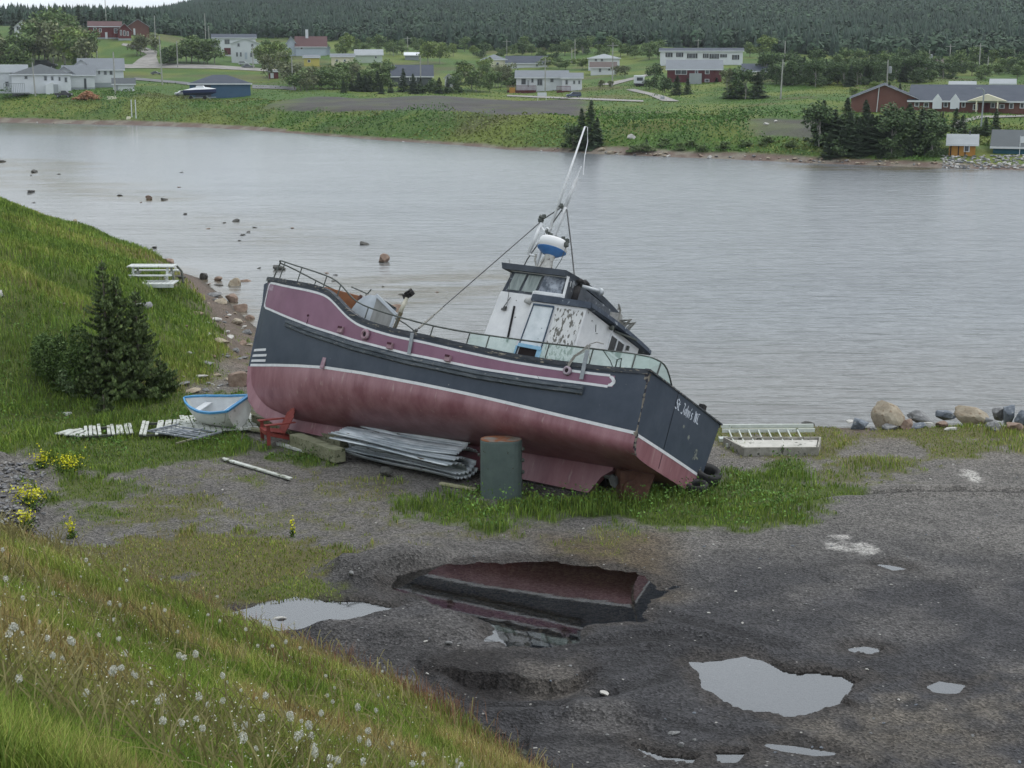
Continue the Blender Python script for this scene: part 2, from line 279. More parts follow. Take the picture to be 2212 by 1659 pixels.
# ---------------------------------------------------------------- ground sheet
def ground_material():
    m = bpy.data.materials.new('ground_mix'); m.use_nodes = True; t = m.node_tree; b = t.nodes['Principled BSDF']; L = t.links.new
    tc = N(t, 'ShaderNodeTexCoord'); A = N(t, 'ShaderNodeAttribute', attribute_name='col'); B = N(t, 'ShaderNodeAttribute', attribute_name='rock')
    def noise(s, d=5): n = N(t, 'ShaderNodeTexNoise'); n.inputs['Scale'].default_value = s; n.inputs['Detail'].default_value = d; n.inputs['Roughness'].default_value = .7; L(tc.outputs['Object'], n.inputs['Vector']); return n
    n1 = noise(24, 6); n2 = noise(1.1, 4)
    v = N(t, 'ShaderNodeTexVoronoi'); v.inputs['Scale'].default_value = 22; L(tc.outputs['Object'], v.inputs['Vector'])
    v2 = N(t, 'ShaderNodeTexVoronoi'); v2.inputs['Scale'].default_value = 7.5; L(tc.outputs['Object'], v2.inputs['Vector'])
    def rng(src, a, b_, c, d): r = N(t, 'ShaderNodeMapRange'); r.inputs['From Min'].default_value = a; r.inputs['From Max'].default_value = b_; r.inputs['To Min'].default_value = c; r.inputs['To Max'].default_value = d; L(src, r.inputs['Value']); return r.outputs[0]
    def mul(a, bb): q = N(t, 'ShaderNodeMath', operation='MULTIPLY'); L(a, q.inputs[0]); L(bb, q.inputs[1]); return q.outputs[0]
    sep = N(t, 'ShaderNodeSeparateColor'); L(v.outputs['Color'], sep.inputs[0]); cellv = rng(sep.outputs[0], 0, 1, .5, 1.6)
    noi = rng(n1.outputs['Fac'], .3, .7, .55, 1.5); big = rng(n2.outputs['Fac'], .3, .7, .8, 1.2)
    mixr = N(t, 'ShaderNodeMix', data_type='FLOAT'); L(B.outputs['Fac'], mixr.inputs[0]); mixr.inputs[2].default_value = 1.; L(cellv, mixr.inputs[3])
    k = mul(mul(mixr.outputs[0], noi), big)
    sc_ = N(t, 'ShaderNodeVectorMath', operation='SCALE'); L(A.outputs['Color'], sc_.inputs[0]); L(k, sc_.inputs['Scale'])
    # scattered pale pebbles
    sep2 = N(t, 'ShaderNodeSeparateColor'); L(v2.outputs['Color'], sep2.inputs[0]); p1 = rng(sep2.outputs[1], .93, .94, 0, 1); p2 = rng(v2.outputs['Distance'], .12, .2, 1, 0)
    pb = mul(mul(p1, p2), B.outputs['Fac']); mm = N(t, 'ShaderNodeMixRGB'); L(pb, mm.inputs[0]); L(sc_.outputs[0], mm.inputs[1]); mm.inputs[2].default_value = (.33, .32, .3, 1)
    L(mm.outputs[0], b.inputs['Base Color']); b.inputs['Roughness'].default_value = .85; b.inputs['Specular IOR Level'].default_value = .25
    bp = N(t, 'ShaderNodeBump'); bp.inputs['Strength'].default_value = .9; bp.inputs['Distance'].default_value = .05
    ad = N(t, 'ShaderNodeMath', operation='ADD'); L(n1.outputs['Fac'], ad.inputs[0]); L(mul(v.outputs['Distance'], B.outputs['Fac']), ad.inputs[1]); L(ad.outputs[0], bp.inputs['Height']); L(bp.outputs[0], b.inputs['Normal'])
    return m
def lerp(a, b, k): return a*(1-k[..., None])+np.asarray(b)*k[..., None]
def gcolor(x, y, z):
    g, hue = gmask(x, y); n1 = fbm(x, y, .5, 4, 51); n2 = fbm(x, y, 2.5, 4, 52); n3 = fbm(x, y, .12, 3, 53)
    c = np.zeros(x.shape+(3,))+np.array([.046, .045, .048]); rock = np.ones(x.shape)
    c = lerp(c, (.105, .098, .094), sstep(.42, .7, n1)*.65); c = lerp(c, (.03, .029, .031), sstep(.52, .66, fbm(x*.7+y*.5, y, .9, 4, 55))*.6)
    c = lerp(c, (.15, .14, .128), sstep(27.5, 33, y-x*.12+(n1-.5)*5)*.75)    # drier, paler gravel towards the shore
    c = lerp(c, (.17, .15, .125), sstep(35, 43, y+(n1-.5)*4)*.5)
    mud = sdist(DP((1150, 1150), (1420, 1150), (1460, 1200), (1440, 1290), (1300, 1260), (1190, 1215)), x, y); c = lerp(c, (.085, .062, .035), sstep(-.6, .8, mud+(n1-.5)*1.5)*.8)
    mud = sdist(DP((1600, 1500), (2300, 1440), (2300, 1700), (1600, 1700)), x, y); c = lerp(c, (.15, .13, .105), sstep(-.3, 2.5, mud+(n2-.5)*3)*.7)
    dry = sdist(DP((1090, 1420), (1250, 1420), (1290, 1500), (1120, 1500)), x, y); c = lerp(c, (.12, .105, .09), sstep(-.3, .5, dry+(n2-.5)*.6)*.6)
    wet = sdist(DIPS[0][0], x, y); c = lerp(c, (.02, .017, .016), sstep(-.4, .3, wet+(n2-.5)*.8)*.8*(1-sstep(-.3, .5, dry)))
    chalk = sdist(DP((1785, 1168), (1830, 1163), (1870, 1180), (1860, 1198), (1800, 1195)), x, y); c = lerp(c, (.5, .48, .45), sstep(-.1, .2, chalk+(n2-.5)*1.6)*.55)
    chalk = sdist(DP((2080, 1015), (2130, 1020), (2100, 1035)), x, y); c = lerp(c, (.42, .4, .37), sstep(-.1, .25, chalk+(n2-.5)*1.))
    for Pq in RUTS:
        d = np.full(x.shape, 9.)
        for i in range(len(Pq)-1):
            aa = np.array(Pq[i]); e_ = np.array(Pq[i+1])-aa; t_ = np.clip(((x-aa[0])*e_[0]+(y-aa[1])*e_[1])/(e_@e_), 0, 1); d = np.minimum(d, np.hypot(x-aa[0]-t_*e_[0], y-aa[1]-t_*e_[1]))
        c = lerp(c, (.022, .021, .022), np.exp(-((d+(n2-.5)*.25)/.13)**2)*.8)
    for _, P, l in PUDDLES: d = sdist(P, x, y); c = lerp(c, (.045, .040, .037), sstep(-.5, -.05, d+(n2-.5)*.6)*.85); c = lerp(c, (.16, .135, .11), (sstep(.05, .4, d) if _ == 'big' else 0*d)*(z < -.07))
    red = sdist(DP((380, 1310), (470, 1320), (500, 1370), (620, 1400), (560, 1410), (440, 1360)), x, y); c = lerp(c, (.11, .07, .055), sstep(-.3, .3, red)*.6)
    ds = sdist(SHORE, x, y); bch = (1-sstep(2.5, 5., ds+(n1-.5)*2)); c = lerp(c, (.125, .095, .075), bch); c = lerp(c, (.05, .045, .03), 1-sstep(-.3, .5, ds))
    gc = lerp(np.zeros(x.shape+(3,))+np.array([.09, .13, .03]), (.17, .12, .05), hue); c = lerp(c, gc*.75, g); rock = rock*(1-g)
    F = y > 150
    if F.any():
        gf, e, u, s = farmask(x, y); n = fbm(x, y, .09, 4, 61)
        cf = np.zeros(x.shape+(3,))+np.array([.12, .085, .068]); cf = lerp(cf, (.17, .15, .12), sstep(.45, .7, fbm(x, y, .5, 3, 62)))
        gg = lerp(np.zeros(x.shape+(3,))+np.array([.05, .10, .014]), (.105, .135, .022), sstep(.4, .7, n)); gg = lerp(gg, (.08, .065, .03), sstep(.6, .75, fbm(x, y, .05, 3, 64))*.6)
        cf = lerp(cf, gg, gf); cf = lerp(cf, (.06, .054, .054), e*(.75+.25*sstep(.4, .6, fbm(x, y, .4, 3, 66)))); cf = lerp(cf, (.05, .044, .042), e*sstep(.5, .62, fbm(x, y*2, .12, 4, 67))*.7); cf = lerp(cf, (.02, .03, .015), sstep(560, 640, y))
        cf = lerp(cf, (.07, .06, .02), (z < -.95)&(s > -3))if False else cf
        c = np.where(F[..., None], cf, c); rock = np.where(F, .3*(1-gf), rock)
    return c, rock
def build_ground():
    ys = list(np.geomspace(4, 48, 900))+list(np.geomspace(48.2, 150, 330))+list(np.linspace(151, 350, 260))+list(np.geomspace(352, 1250, 130))
    ys = np.array(ys); r = np.concatenate([np.linspace(-1.3, -.46, 24), np.linspace(-.45, .45, 470), np.linspace(.46, 1.3, 24)])
    Y, Rr = np.meshgrid(ys, r, indexing='ij'); X = Y*Rr; Z = hgt(X, Y); c, rock = gcolor(X, Y, Z)
    n, m_ = Y.shape; I = np.arange(n*m_).reshape(n, m_)
    F = np.stack([I[:-1, :-1], I[:-1, 1:], I[1:, 1:], I[1:, :-1]], -1).reshape(-1, 4)
    o = mesh_np('ground', np.stack([X, Y, Z], -1).reshape(-1, 3), F, ground_material(), col=c.reshape(-1, 3), smooth=True)
    a = o.data.attributes.new('rock', 'FLOAT', 'POINT'); a.data.foreach_set('value', rock.ravel().astype(np.float32)); tag(o, kind='structure')
    # skirt of land behind the camera and out to the horizon
    B = MB(); B.add([(-1700, -60, -4.2), (1700, -60, -4.2), (1700, 1300, -4.2), (-1700, 1300, -4.2)], [(0, 1, 2, 3)]); s = B.build('terrain', mat('seabed', (.05, .05, .04))); tag(s, kind='structure')
build_ground()
# ---------------------------------------------------------------- water
def water_material(name, shallow):
    m = bpy.data.materials.new(name); m.use_nodes = True; t = m.node_tree; b = t.nodes['Principled BSDF']; L = t.links.new
    tc = N(t, 'ShaderNodeTexCoord')
    b.inputs['Roughness'].default_value = .2; b.inputs['IOR'].default_value = 1.33
    if not shallow:
        mp = N(t, 'ShaderNodeMapping'); mp.inputs['Scale'].default_value = (.4, 1.7, 1); mp.inputs['Rotation'].default_value = (0, 0, .15); L(tc.outputs['Object'], mp.inputs[0])
        n = N(t, 'ShaderNodeTexNoise'); n.inputs['Scale'].default_value = 1.3; n.inputs['Detail'].default_value = 4; L(mp.outputs[0], n.inputs['Vector'])
        n2 = N(t, 'ShaderNodeTexNoise'); n2.inputs['Scale'].default_value = .05; n2.inputs['Detail'].default_value = 3; L(mp.outputs[0], n2.inputs['Vector'])
        # calmer near the left-hand shore, ruffled further out
        sx = N(t, 'ShaderNodeSeparateXYZ'); L(tc.outputs['Object'], sx.inputs[0])
        cal = N(t, 'ShaderNodeMath', operation='MULTIPLY_ADD'); L(sx.outputs['X'], cal.inputs[0]); cal.inputs[1].default_value = .012; cal.inputs[2].default_value = .5
        cc = N(t, 'ShaderNodeMath', operation='MULTIPLY_ADD'); L(n2.outputs['Fac'], cc.inputs[0]); cc.inputs[1].default_value = .9; L(cal.outputs[0], cc.inputs[2])
        cm = N(t, 'ShaderNodeMapRange'); cm.inputs['From Min'].default_value = .55; cm.inputs['From Max'].default_value = 1.3; cm.inputs['To Min'].default_value = .15; cm.inputs['To Max'].default_value = .95; L(cc.outputs[0], cm.inputs['Value'])
        nl = N(t, 'ShaderNodeTexNoise'); nl.inputs['Scale'].default_value = .62; nl.inputs['Detail'].default_value = 3; L(mp.outputs[0], nl.inputs['Vector']); na = N(t, 'ShaderNodeMath', operation='MULTIPLY_ADD'); L(nl.outputs['Fac'], na.inputs[0]); na.inputs[1].default_value = 2.2; L(n.outputs['Fac'], na.inputs[2])
        bp = N(t, 'ShaderNodeBump'); bp.inputs['Distance'].default_value = .16; L(cm.outputs[0], bp.inputs['Strength']); L(na.outputs[0], bp.inputs['Height']); L(bp.outputs[0], b.inputs['Normal'])
        # weed showing through the shallows near this shore
        A = N(t, 'ShaderNodeAttribute', attribute_name='col'); L(A.outputs['Color'], b.inputs['Base Color'])
    else:
        n = N(t, 'ShaderNodeTexNoise'); n.inputs['Scale'].default_value = 2.5; L(tc.outputs['Object'], n.inputs['Vector'])
        bp = N(t, 'ShaderNodeBump'); bp.inputs['Strength'].default_value = .05; bp.inputs['Distance'].default_value = .02; L(n.outputs['Fac'], bp.inputs['Height'])
        fr = N(t, 'ShaderNodeFresnel'); fr.inputs['IOR'].default_value = shallow; L(bp.outputs[0], fr.inputs['Normal']); tr = N(t, 'ShaderNodeBsdfTransparent'); tr.inputs[0].default_value = (.88, .84, .78, 1)
        gl = N(t, 'ShaderNodeBsdfGlossy'); gl.inputs['Roughness'].default_value = .03; L(bp.outputs[0], gl.inputs['Normal']); mx_ = N(t, 'ShaderNodeMixShader'); L(fr.outputs[0], mx_.inputs[0]); L(tr.outputs[0], mx_.inputs[1]); L(gl.outputs[0], mx_.inputs[2]); L(mx_.outputs[0], t.nodes['Material Output'].inputs[0])
    return m
def build_water():
    ys = np.concatenate([np.geomspace(38, 330, 520), [600, 1500]]); r = np.linspace(-1.6, 1.6, 420); Y, R = np.meshgrid(ys, r, indexing='ij'); X = Y*R
    dep = Y*CF[1]+(-1-H)*CF[2]; n = fbm(X*.35, Y, .22, 4, 71); n2 = fbm(X*.25, Y, 1.1, 3, 72)
    ds = -sdist(SHORE, X, Y); c = np.zeros(X.shape+(3,))+np.array([.125, .136, .145])
    sh = (1-sstep(4, 26, ds)); c = lerp(c, (.145, .138, .125), sh*.7)
    band = np.zeros(X.shape)
    for Pg, am in ((((-60, 340), (160, 345), (200, 385), (330, 405), (400, 432), (330, 440), (150, 425), (-60, 405)), 1.), (((430, 470), (620, 478), (680, 515), (560, 520), (440, 500)), .6), (((700, 600), (830, 598), (1100, 590), (1180, 612), (1000, 640), (880, 690), (760, 640)), .9), (((0, 262), (520, 288), (420, 300), (0, 290)), .7), (((1670, 775), (1780, 780), (1760, 835), (1680, 820)), .3), (((1700, 355), (2300, 365), (2300, 374), (1700, 366)), .8)):
        d_ = sdist(D2(Pg, -1.), X, Y); band = np.maximum(band, sstep(-3, 3, d_+(n-.5)*10)*am*sstep(.39, .55, n2*.55+fbm(X*.5, Y*1.4, .6, 4, 75)*.45+.02))
    c = lerp(c, (.062, .045, .010), band)
    c = lerp(c, (.12, .10, .07), (1-sstep(.2, 1.6, ds+(n2-.5)*2)))
    I = np.arange(Y.size).reshape(Y.shape); F = np.stack([I[:-1, :-1], I[:-1, 1:], I[1:, 1:], I[1:, :-1]], -1).reshape(-1, 4)
    o = mesh_np('water', np.stack([X, Y, np.full_like(X, -1.)], -1).reshape(-1, 3), F, water_material('bay_water', False), col=c.reshape(-1, 3)); tag(o, kind='structure')
    pm = water_material('puddle_water', 3.6); pm2 = water_material('muddy_puddle', 3.0)
    for (n_, P, l), lv in zip(PUDDLES, PLEV):
        c = np.mean(P, 0); B = MB(); k = 1.0; ex = .55 if len(n_) > 1 else .3
        Q = [c+(np.array(p)-c)*(1+ex/max(np.hypot(*(np.array(p)-c)), .3)) for p in P]
        ar = sum(Q[i][0]*Q[(i+1) % len(Q)][1]-Q[(i+1) % len(Q)][0]*Q[i][1] for i in range(len(Q))); Q = Q if ar > 0 else Q[::-1]
        B.add([(q[0], q[1], lv) for q in Q], [tuple(range(len(Q)))]); tag(B.build('puddle', pm2 if n_ == 'big' else pm), l, 'puddle', kind='structure')
build_water()
# ---------------------------------------------------------------- stranded fishing boat (local: x to the bow, y to port, z up)
def nib_text(B, letters, org, ux, uz, size, nib=(.1, .09), nrm=(0, 0, 0)):
    pen = org
    GL = {'S': (.62, [[(.62, .88), (.45, 1), (.2, .85), (.25, .62), (.55, .42), (.58, .15), (.3, 0), (0, .12)]]), 't': (.36, [[(.16, .85), (.14, .12), (.32, 0)], [(0, .6), (.34, .6)]]), '.': (.25, [[(.08, .0), (.14, .06)]]),
          'J': (.55, [[(.22, 1.02), (.45, .9), (.36, .5), (.36, .1), (.15, -.08), (-.05, .0)]]), 'o': (.42, [[(.08, .12), (.08, .5), (.24, .62), (.34, .5), (.34, .12), (.2, 0), (.08, .12)]]), 'h': (.44, [[(.1, 1), (.08, 0)], [(.1, .48), (.28, .62), (.36, .45), (.36, .1), (.26, -.12)]]),
          'n': (.44, [[(.08, .62), (.08, 0)], [(.08, .48), (.28, .62), (.36, .45), (.36, 0)]]), "'": (.18, [[(.1, 1), (.06, .8)]]), 's': (.42, [[(.34, .58), (.14, .62), (.08, .42), (.3, .26), (.3, .06), (.04, 0)]]), ' ': (.3, []),
          'N': (.62, [[(.0, .95), (.14, 1), (.16, .0)], [(.16, .9), (.34, .75), (.4, .1), (.5, 0)], [(.52, .95), (.52, .05)]]), 'L': (.55, [[(.3, 1), (.12, .6), (.2, .08), (.5, .02)], [(.12, .95), (.42, 1)]]),
          'R': (.5, [[(.08, 1), (.08, 0)], [(.08, .95), (.36, .85), (.3, .55), (.1, .5)], [(.2, .5), (.42, 0)]]), 'u': (.44, [[(.08, .62), (.08, .08), (.3, .02)], [(.34, .62), (.36, 0)]]), '-': (.3, [[(.04, .35), (.24, .35)]])}
    x = 0
    for ch in letters:
        w, st = GL[ch]
        for s in st:
            for (a, b) in zip(s[:-1], s[1:]):
                d = Vector((b[0]-a[0], b[1]-a[1])).normalized()*.02
                pts = [(a[0]-d.x-nib[0]/2, a[1]-d.y-nib[1]/2), (a[0]-d.x+nib[0]/2, a[1]-d.y+nib[1]/2), (b[0]+d.x+nib[0]/2, b[1]+d.y+nib[1]/2), (b[0]+d.x-nib[0]/2, b[1]+d.y-nib[1]/2)]
                B.add([Vector(org)+Vector(ux)*((x+p)*size)+Vector(uz)*(q*size) for p, q in pts], [(0, 1, 2, 3)])
        x += w+.02
    return x*size
SB = [0, .15, .3, .45, .6, .7, .8, .88, .94, .98, 1]
BS = [2.14, 2.25, 2.3, 2.28, 2.12, 1.9, 1.55, 1.15, .72, .35, .06]
BW = [1.93, 2.05, 2.1, 2.08, 1.85, 1.55, 1.12, .72, .38, .16, .045]
SXs = [0, .5, 1.2, 2.45, 3.76, 5.17, 6.68, 7.48, 8.51, 9.1, 9.68, 10.19, 10.56, 11.45, 12.48, 13.94, 14.3]; SZs = [2.74, 2.69, 2.63, 2.58, 2.57, 2.63, 2.72, 2.76, 2.88, 3.03, 3.32, 3.6, 3.72, 3.84, 3.96, 4.21, 4.24]
ZWx = [0, 2.15, 3.5, 4.9, 6.3, 8, 10, 14]; ZWz = [1.28, 1.35, 1.41, 1.46, 1.49, 1.54, 1.59, 1.58]
def smooth_interp(x, X, Z):   # rounded piecewise curve
    return sum(np.interp(x+d, X, Z)*w for d, w in ((-.3, .2), (-.15, .2), (0, .2), (.15, .2), (.3, .2)))
def z_sheer(x): return smooth_interp(x, SXs, SZs) if .4 < x < 13.8 else np.interp(x, SXs, SZs)
def z_wl(x): return smooth_interp(x, ZWx, ZWz)
def z_lo(x): return smooth_interp(x, [0, 1.22, 2.77, 4.46, 6.79, 8.76, 10.82, 12.22, 13.64, 14.3], [2.26, 2.22, 2.15, 2.12, 2.2, 2.37, 2.68, 2.95, 3.27, 3.42])
def z_rab(s): return np.interp(s, [0, .25, .45, .7, .85, .93, .97, 1], [.78, .68, .55, .36, .3, .42, .62, .9])
def x_stem(z): return np.interp(z, [0, .1, .27, .55, 1.04, 1.58, 2.5, 4.2], [11.8, 12.3, 13.0, 13.45, 13.72, 13.88, 14.02, 14.28])
def SX(s, z): return s*14+(x_stem(z)-14)*np.clip((s-.6)/.4, 0, 1)**2
def s_of(x, z):
    s = x/14.
    for _ in range(12): s += (x-SX(s, z))/14
    return float(np.clip(s, 0, 1))
def SP(s, z, off=0., side=1):      # topside surface point
    x = s*14; zw = z_wl(x); zs = z_sheer(x); t = np.clip((z-zw)/(zs-zw), 0, 1)
    def P(s, z): t = np.clip((z-zw)/(zs-zw), 0, 1.1); return Vector((SX(s, z), (np.interp(s, SB, BW)*(1-t**.85)+np.interp(s, SB, BS)*t**.85), z))
    p = P(s, z)
    if off:
        a = P(min(s+.004, 1), z)-P(max(s-.004, 0), z); b = P(s, z+.02)-P(s, z-.02); n = b.cross(a); n.normalize()
        if n.y < 0: n = -n
        p = p+n*off
    return Vector((p.x, p.y*side, p.z))
def SPX(x, z, off=0., side=1): return SP(s_of(x, z), z, off, side)
def BP(s, th, side=1):             # bottom surface
    zw = z_wl(s*14); zk = z_rab(s); p = np.interp(s, [0, .12, .3, .6, .8, .93, 1], [5., 3.6, 2.7, 2.3, 2.0, 1.7, 1.5]); b = np.interp(s, SB, BW)
    y = b*max(math.cos(th), 0)**(2/p); z = zw-(zw-zk)*math.sin(th)**(2/p); return Vector((SX(s, z), y*side, z))
def build_boat():
    ROT = (0.4902, -0.02538, 2.54); MZ = Matrix.Rotation(2.54, 4, 'Z')@Matrix.Rotation(-.02538, 4, 'Y')@Matrix.Rotation(.4902, 4, 'X')
    boat = empty('fishing_boat', label='large wooden fishing boat, dark blue over faded red, heeled over on the shore', cat='fishing boat')
    boat.matrix_world = Matrix.Translation((3.421, 34.937, -.019))@MZ
    RED = mat('hull_red', (.20, .075, .092), (.32, .16, .18), scale=1.2, rough=.42, spec=.5, bump=.15, c3=(.34, .22, .22), s3=5, t3=.635, w3=.12, stretch=(1.7, 1.7, .4), detail=8)
    BLUE = mat('hull_blue', (.04, .053, .076), (.058, .072, .098), scale=1.5, rough=.5, bump=.12, c3=(.22, .23, .22), s3=4.5, t3=.735, w3=.02)
    MAG = mat('hull_magenta', (.20, .095, .145), (.25, .125, .185), scale=1.0, rough=.5, c3=(.3, .17, .19), s3=6, t3=.66, w3=.12)
    WH = mat('stripe_white', (.62, .62, .64), (.72, .72, .73), scale=6, rough=.5, c3=(.3, .3, .3), s3=16, t3=.68)
    WOODG = mat('worn_rail', (.028, .034, .045), (.075, .08, .09), scale=5, rough=.8, bump=.5, c3=(.28, .25, .2), s3=14, t3=.60, w3=.06, stretch=(.4, 1, 2))
    STRK = mat('worn_strake', (.04, .05, .062), (.11, .125, .14), scale=4, rough=.75, bump=.4, c3=(.2, .2, .2), s3=11, t3=.62, w3=.06, stretch=(.5, 1, 2))
    CAB = mat('cabin_white', (.56, .56, .57), (.68, .68, .68), scale=2.5, rough=.65, bump=.1, c3=(.12, .12, .11), s3=7, t3=.70, w3=.02)
    PEEL = mat('cabin_peeling', (.50, .50, .50), (.64, .64, .63), scale=3, rough=.8, bump=.5, c3=(.15, .145, .13), s3=15, t3=.535, w3=.03, stretch=(1, 1, .5))
    RUST = mat('rust_red', (.09, .045, .035), (.14, .07, .05), scale=6, rough=.9, bump=.3)
    METAL = mat('dark_pipe', (.05, .055, .05), (.09, .1, .09), scale=8, rough=.6)
    GLV = mat('galvanised', (.33, .35, .36), (.45, .47, .49), scale=3, rough=.45, metal=.4)
    SPAR = mat('spar_white', (.55, .56, .57), (.68, .69, .7), scale=6, rough=.5)
    WIRE = mat('wire', (.06, .06, .06), (.11, .11, .11), scale=4)
    ROPE = mat('rope_grey', (.22, .21, .19), (.32, .31, .28), scale=20)
    NS = [i/80 for i in range(78)]+[.98, .99, 1.]
    # --- bottom
    B = MB()
    for sd in (1, -1): B.grid([[BP(s, th*math.pi/2/14, sd) for th in range(15)] for s in NS])
    B.build('hull_bottom', RED, boat, True)
    # --- topsides
    B = MB()
    for sd in (1, -1): B.grid([[SP(s, z_wl(s*14)+(z_sheer(s*14)-z_wl(s*14))*k/10, 0, sd) for k in range(11)] for s in NS])
    B.build('topsides', BLUE, boat, True)
    # inside of bulwark, deck
    B = MB()
    def zdeck(x): return min(z_sheer(x)-.62, np.interp(x, [0, 8.5, 8.6, 14], [2.02, 2.1, 2.62, 3.35]))
    for sd in (1, -1): B.grid([[SP(s, zdeck(s*14)-.05+(z_sheer(s*14)-zdeck(s*14)+.05)*k/3, -.09, sd) for k in range(4)] for s in NS[:79]])
    B.build('bulwark_inside', mat('bulwark_inner', (.32, .34, .33), (.42, .43, .42), scale=3), boat, True)
    B = MB(); B.grid([[Vector((SX(s, zdeck(s*14)), SP(s, zdeck(s*14), -.02).y*k/4, zdeck(s*14)+.04*(1-(k/4)**2))) for k in range(-4, 5)] for s in NS[:80]])
    B.build('deck', mat('deck_green', (.14, .16, .15), (.24, .25, .24), scale=3, rough=.85), boat)
    # --- transom
    def tp(k, zt): return None
    B = MB(); n = 24; top = []; mid = []; bot = []
    for i in range(-n, n+1):
        q = i/n; y = q*2.14; cam_ = .05*(1-q*q); top.append((-.03*(1-q*q)-.0, y, 2.74+cam_)); mid.append((-.03*(1-q*q), q*1.93, 1.28))
        th = math.acos(min(1, abs(q)))if False else 0
        pz = BP(0, math.acos(min(1., abs(q))**2.5), 1 if q >= 0 else -1).z if abs(q) < 1 else 1.28
        bot.append((-.03*(1-q*q), BP(0, math.acos(min(1., abs(q))**2.5)).y*(1 if q >= 0 else -1) if q else 0., pz))
    B.grid([mid, top]); B.build('transom', BLUE, boat)
    B = MB(); B.grid([bot, mid]); B.build('transom_bottom', RED, boat)
    B = MB(); B.grid([[(a[0]-.006, a[1]*.985, a[2]-.035) for a in mid], [(a[0]-.006, a[1]*.99, a[2]+.035) for a in mid]]); B.build('stern_stripe', WH, boat)
    B = MB(); B.beam((-.036, .54, 2.78), (-.036, .49, 1.34), .012, .006, (1, 0, 0)); B.beam((-.036, .49, 1.23), (-.036, -.42, .0)if False else (-.036, .47, .86), .012, .006, (1, 0, 0)); B.build('seam', mat('seam_dark', (.008, .009, .012)), boat)
    for c, r, k in [((-.012, -1.25, 1.68), .16, 5), ((-.01, -1.72, 1.42), .1, 3), ((-.02, -.6, 1.95), .05, 3), ((-.02, -.2, 2.1), .035, 2)]:
        B = MB()
        for j in range(k*5):
            a = random.random()*6.28; q = random.random()*r; s_ = .012+.03*random.random(); y = c[1]+math.cos(a)*q; z = c[2]+math.sin(a)*q*1.2
            x = -.03*(1-(y/2.14)**2)-.004; P = [(x, y+math.cos(t*1.05+a)*s_*(.6+.6*random.random()), z+math.sin(t*1.05+a)*s_*(.6+.6*random.random())) for t in range(6)]; B.add(P, [tuple(range(6))])
        B.build('paint_chip_patch', mat('chip', (.17, .18, .16), (.24, .25, .22), scale=9), boat)
    B = MB(); nib_text(B, "St. John's NL", (-.045, .53, 2.37), (0, -1, .0), (0, 0, 1), .25, nib=(.11, .1))
    for i, v in enumerate(B.v): B.v[i] = (v[0]+.014, v[1]-(v[2]-2.37)*.22*-1*0, v[2])
    B.build('port_name', mat('lettering', (.62, .66, .74)), boat)
    B = MB()   # name on the bow, following the plank surface
    nib_text(B, "Jo-Ruth", (0, 0, 0), (1, 0, 0), (0, 1, 0), .19, nib=(.13, .1)); W_ = max(v[0] for v in B.v)
    B.v = [tuple(SPX(13.83-.44*v[0]/W_, 3.80+v[1]*.9-.04*v[0]/W_, .014)) for v in B.v]; B.build('boat_name', mat('lettering_pink', (.55, .42, .5)), boat)
    # --- worn corner at the port quarter and chine
    B = MB(); rows = []
    for k in range(26):
        z = .84+(2.7-.84)*k/25; w = (.025+.05*random.random())*(1.8 if z < 1.3 or z > 2.5 else (.9 if 1.9 < z < 2.2 else .25))
        y = np.interp(z, [.84, 1.0, 1.28, 2.74], [1.7, 1.86, 1.93, 2.14]); rows.append([(w, y+.012 if z > 1.2 else y+.03, z), (-.012, y+.012, z), (-.018, y-w*.8, z)])
    B.grid(rows); B.build('worn_corner', mat('bare_wood', (.12, .11, .09), (.26, .23, .19), scale=8, rough=.9, bump=.4, c3=(.03, .03, .04), s3=9, t3=.5), boat)
    # --- keel and stem
    B = MB(); prof = [(1.85, 0), (11.8, 0), (12.3, .07), (13.0, .26), (13.45, .54), (13.74, 1.04), (13.91, 1.56)]; inn = [(13.6, 1.56), (13.4, 1.1), (13.0, .8), (12, .6), (8, .6), (4, .8), (1.35, .95), (1.38, .66), (1.62, .45)]
    B.prism([(x, .085, z) for x, z in prof+inn], (0, -.17, 0)); B.build('keel', RED, boat)
    B = MB(); B.prism([(x, .07, z) for x, z in [(13.91, 1.56), (14.06, 2.5), (14.2, 3.5), (14.37, 4.06), (14.3, 4.12), (14.12, 4.1), (13.95, 2.5), (13.6, 1.56)]], (0, -.14, 0)); B.build('stem', BLUE, boat, bevel=.02)
    # --- stripes and magenta panel
    def band(name, xs, zf, h, off, m, sides=(1, -1), thick=0):
        B = MB()
        for sd in sides:
            G = [[SPX(x, zf(x)-h/2+h*k/2, off, sd) for k in range(3)] for x in xs]; B.grid(G)
            if thick: B.grid([[SPX(x, zf(x)+h/2, 0, sd), SPX(x, zf(x)+h/2, off, sd)] for x in xs]); B.grid([[SPX(x, zf(x)-h/2, 0, sd), SPX(x, zf(x)-h/2, off, sd)] for x in xs]); [B.add([SPX(x, zf(x)-h/2, 0, sd), SPX(x, zf(x)+h/2, 0, sd), SPX(x, zf(x)+h/2, off, sd), SPX(x, zf(x)-h/2, off, sd)], [(0, 1, 2, 3)]) for x in (xs[0], xs[-1])]
        return B.build(name, m, boat, True)
    X1 = list(np.linspace(.0, 13.86, 110))
    band('waterline_stripe', X1, lambda x: z_wl(x)+.02, .075, .006, WH)
    XM = list(np.linspace(.82, 13.9, 110)); B = MB()
    for sd in (1, -1): B.grid([[SPX(x, z_lo(x)+(z_sheer(x)-.16-z_lo(x))*k/6, .005, sd) for k in range(7)] for x in XM])
    B.build('bulwark_panel', MAG, boat, True)
    XS = list(np.linspace(.95, 13.72, 110))
    band('panel_stripe', XS, lambda x: z_lo(x), .06, .012, WH)
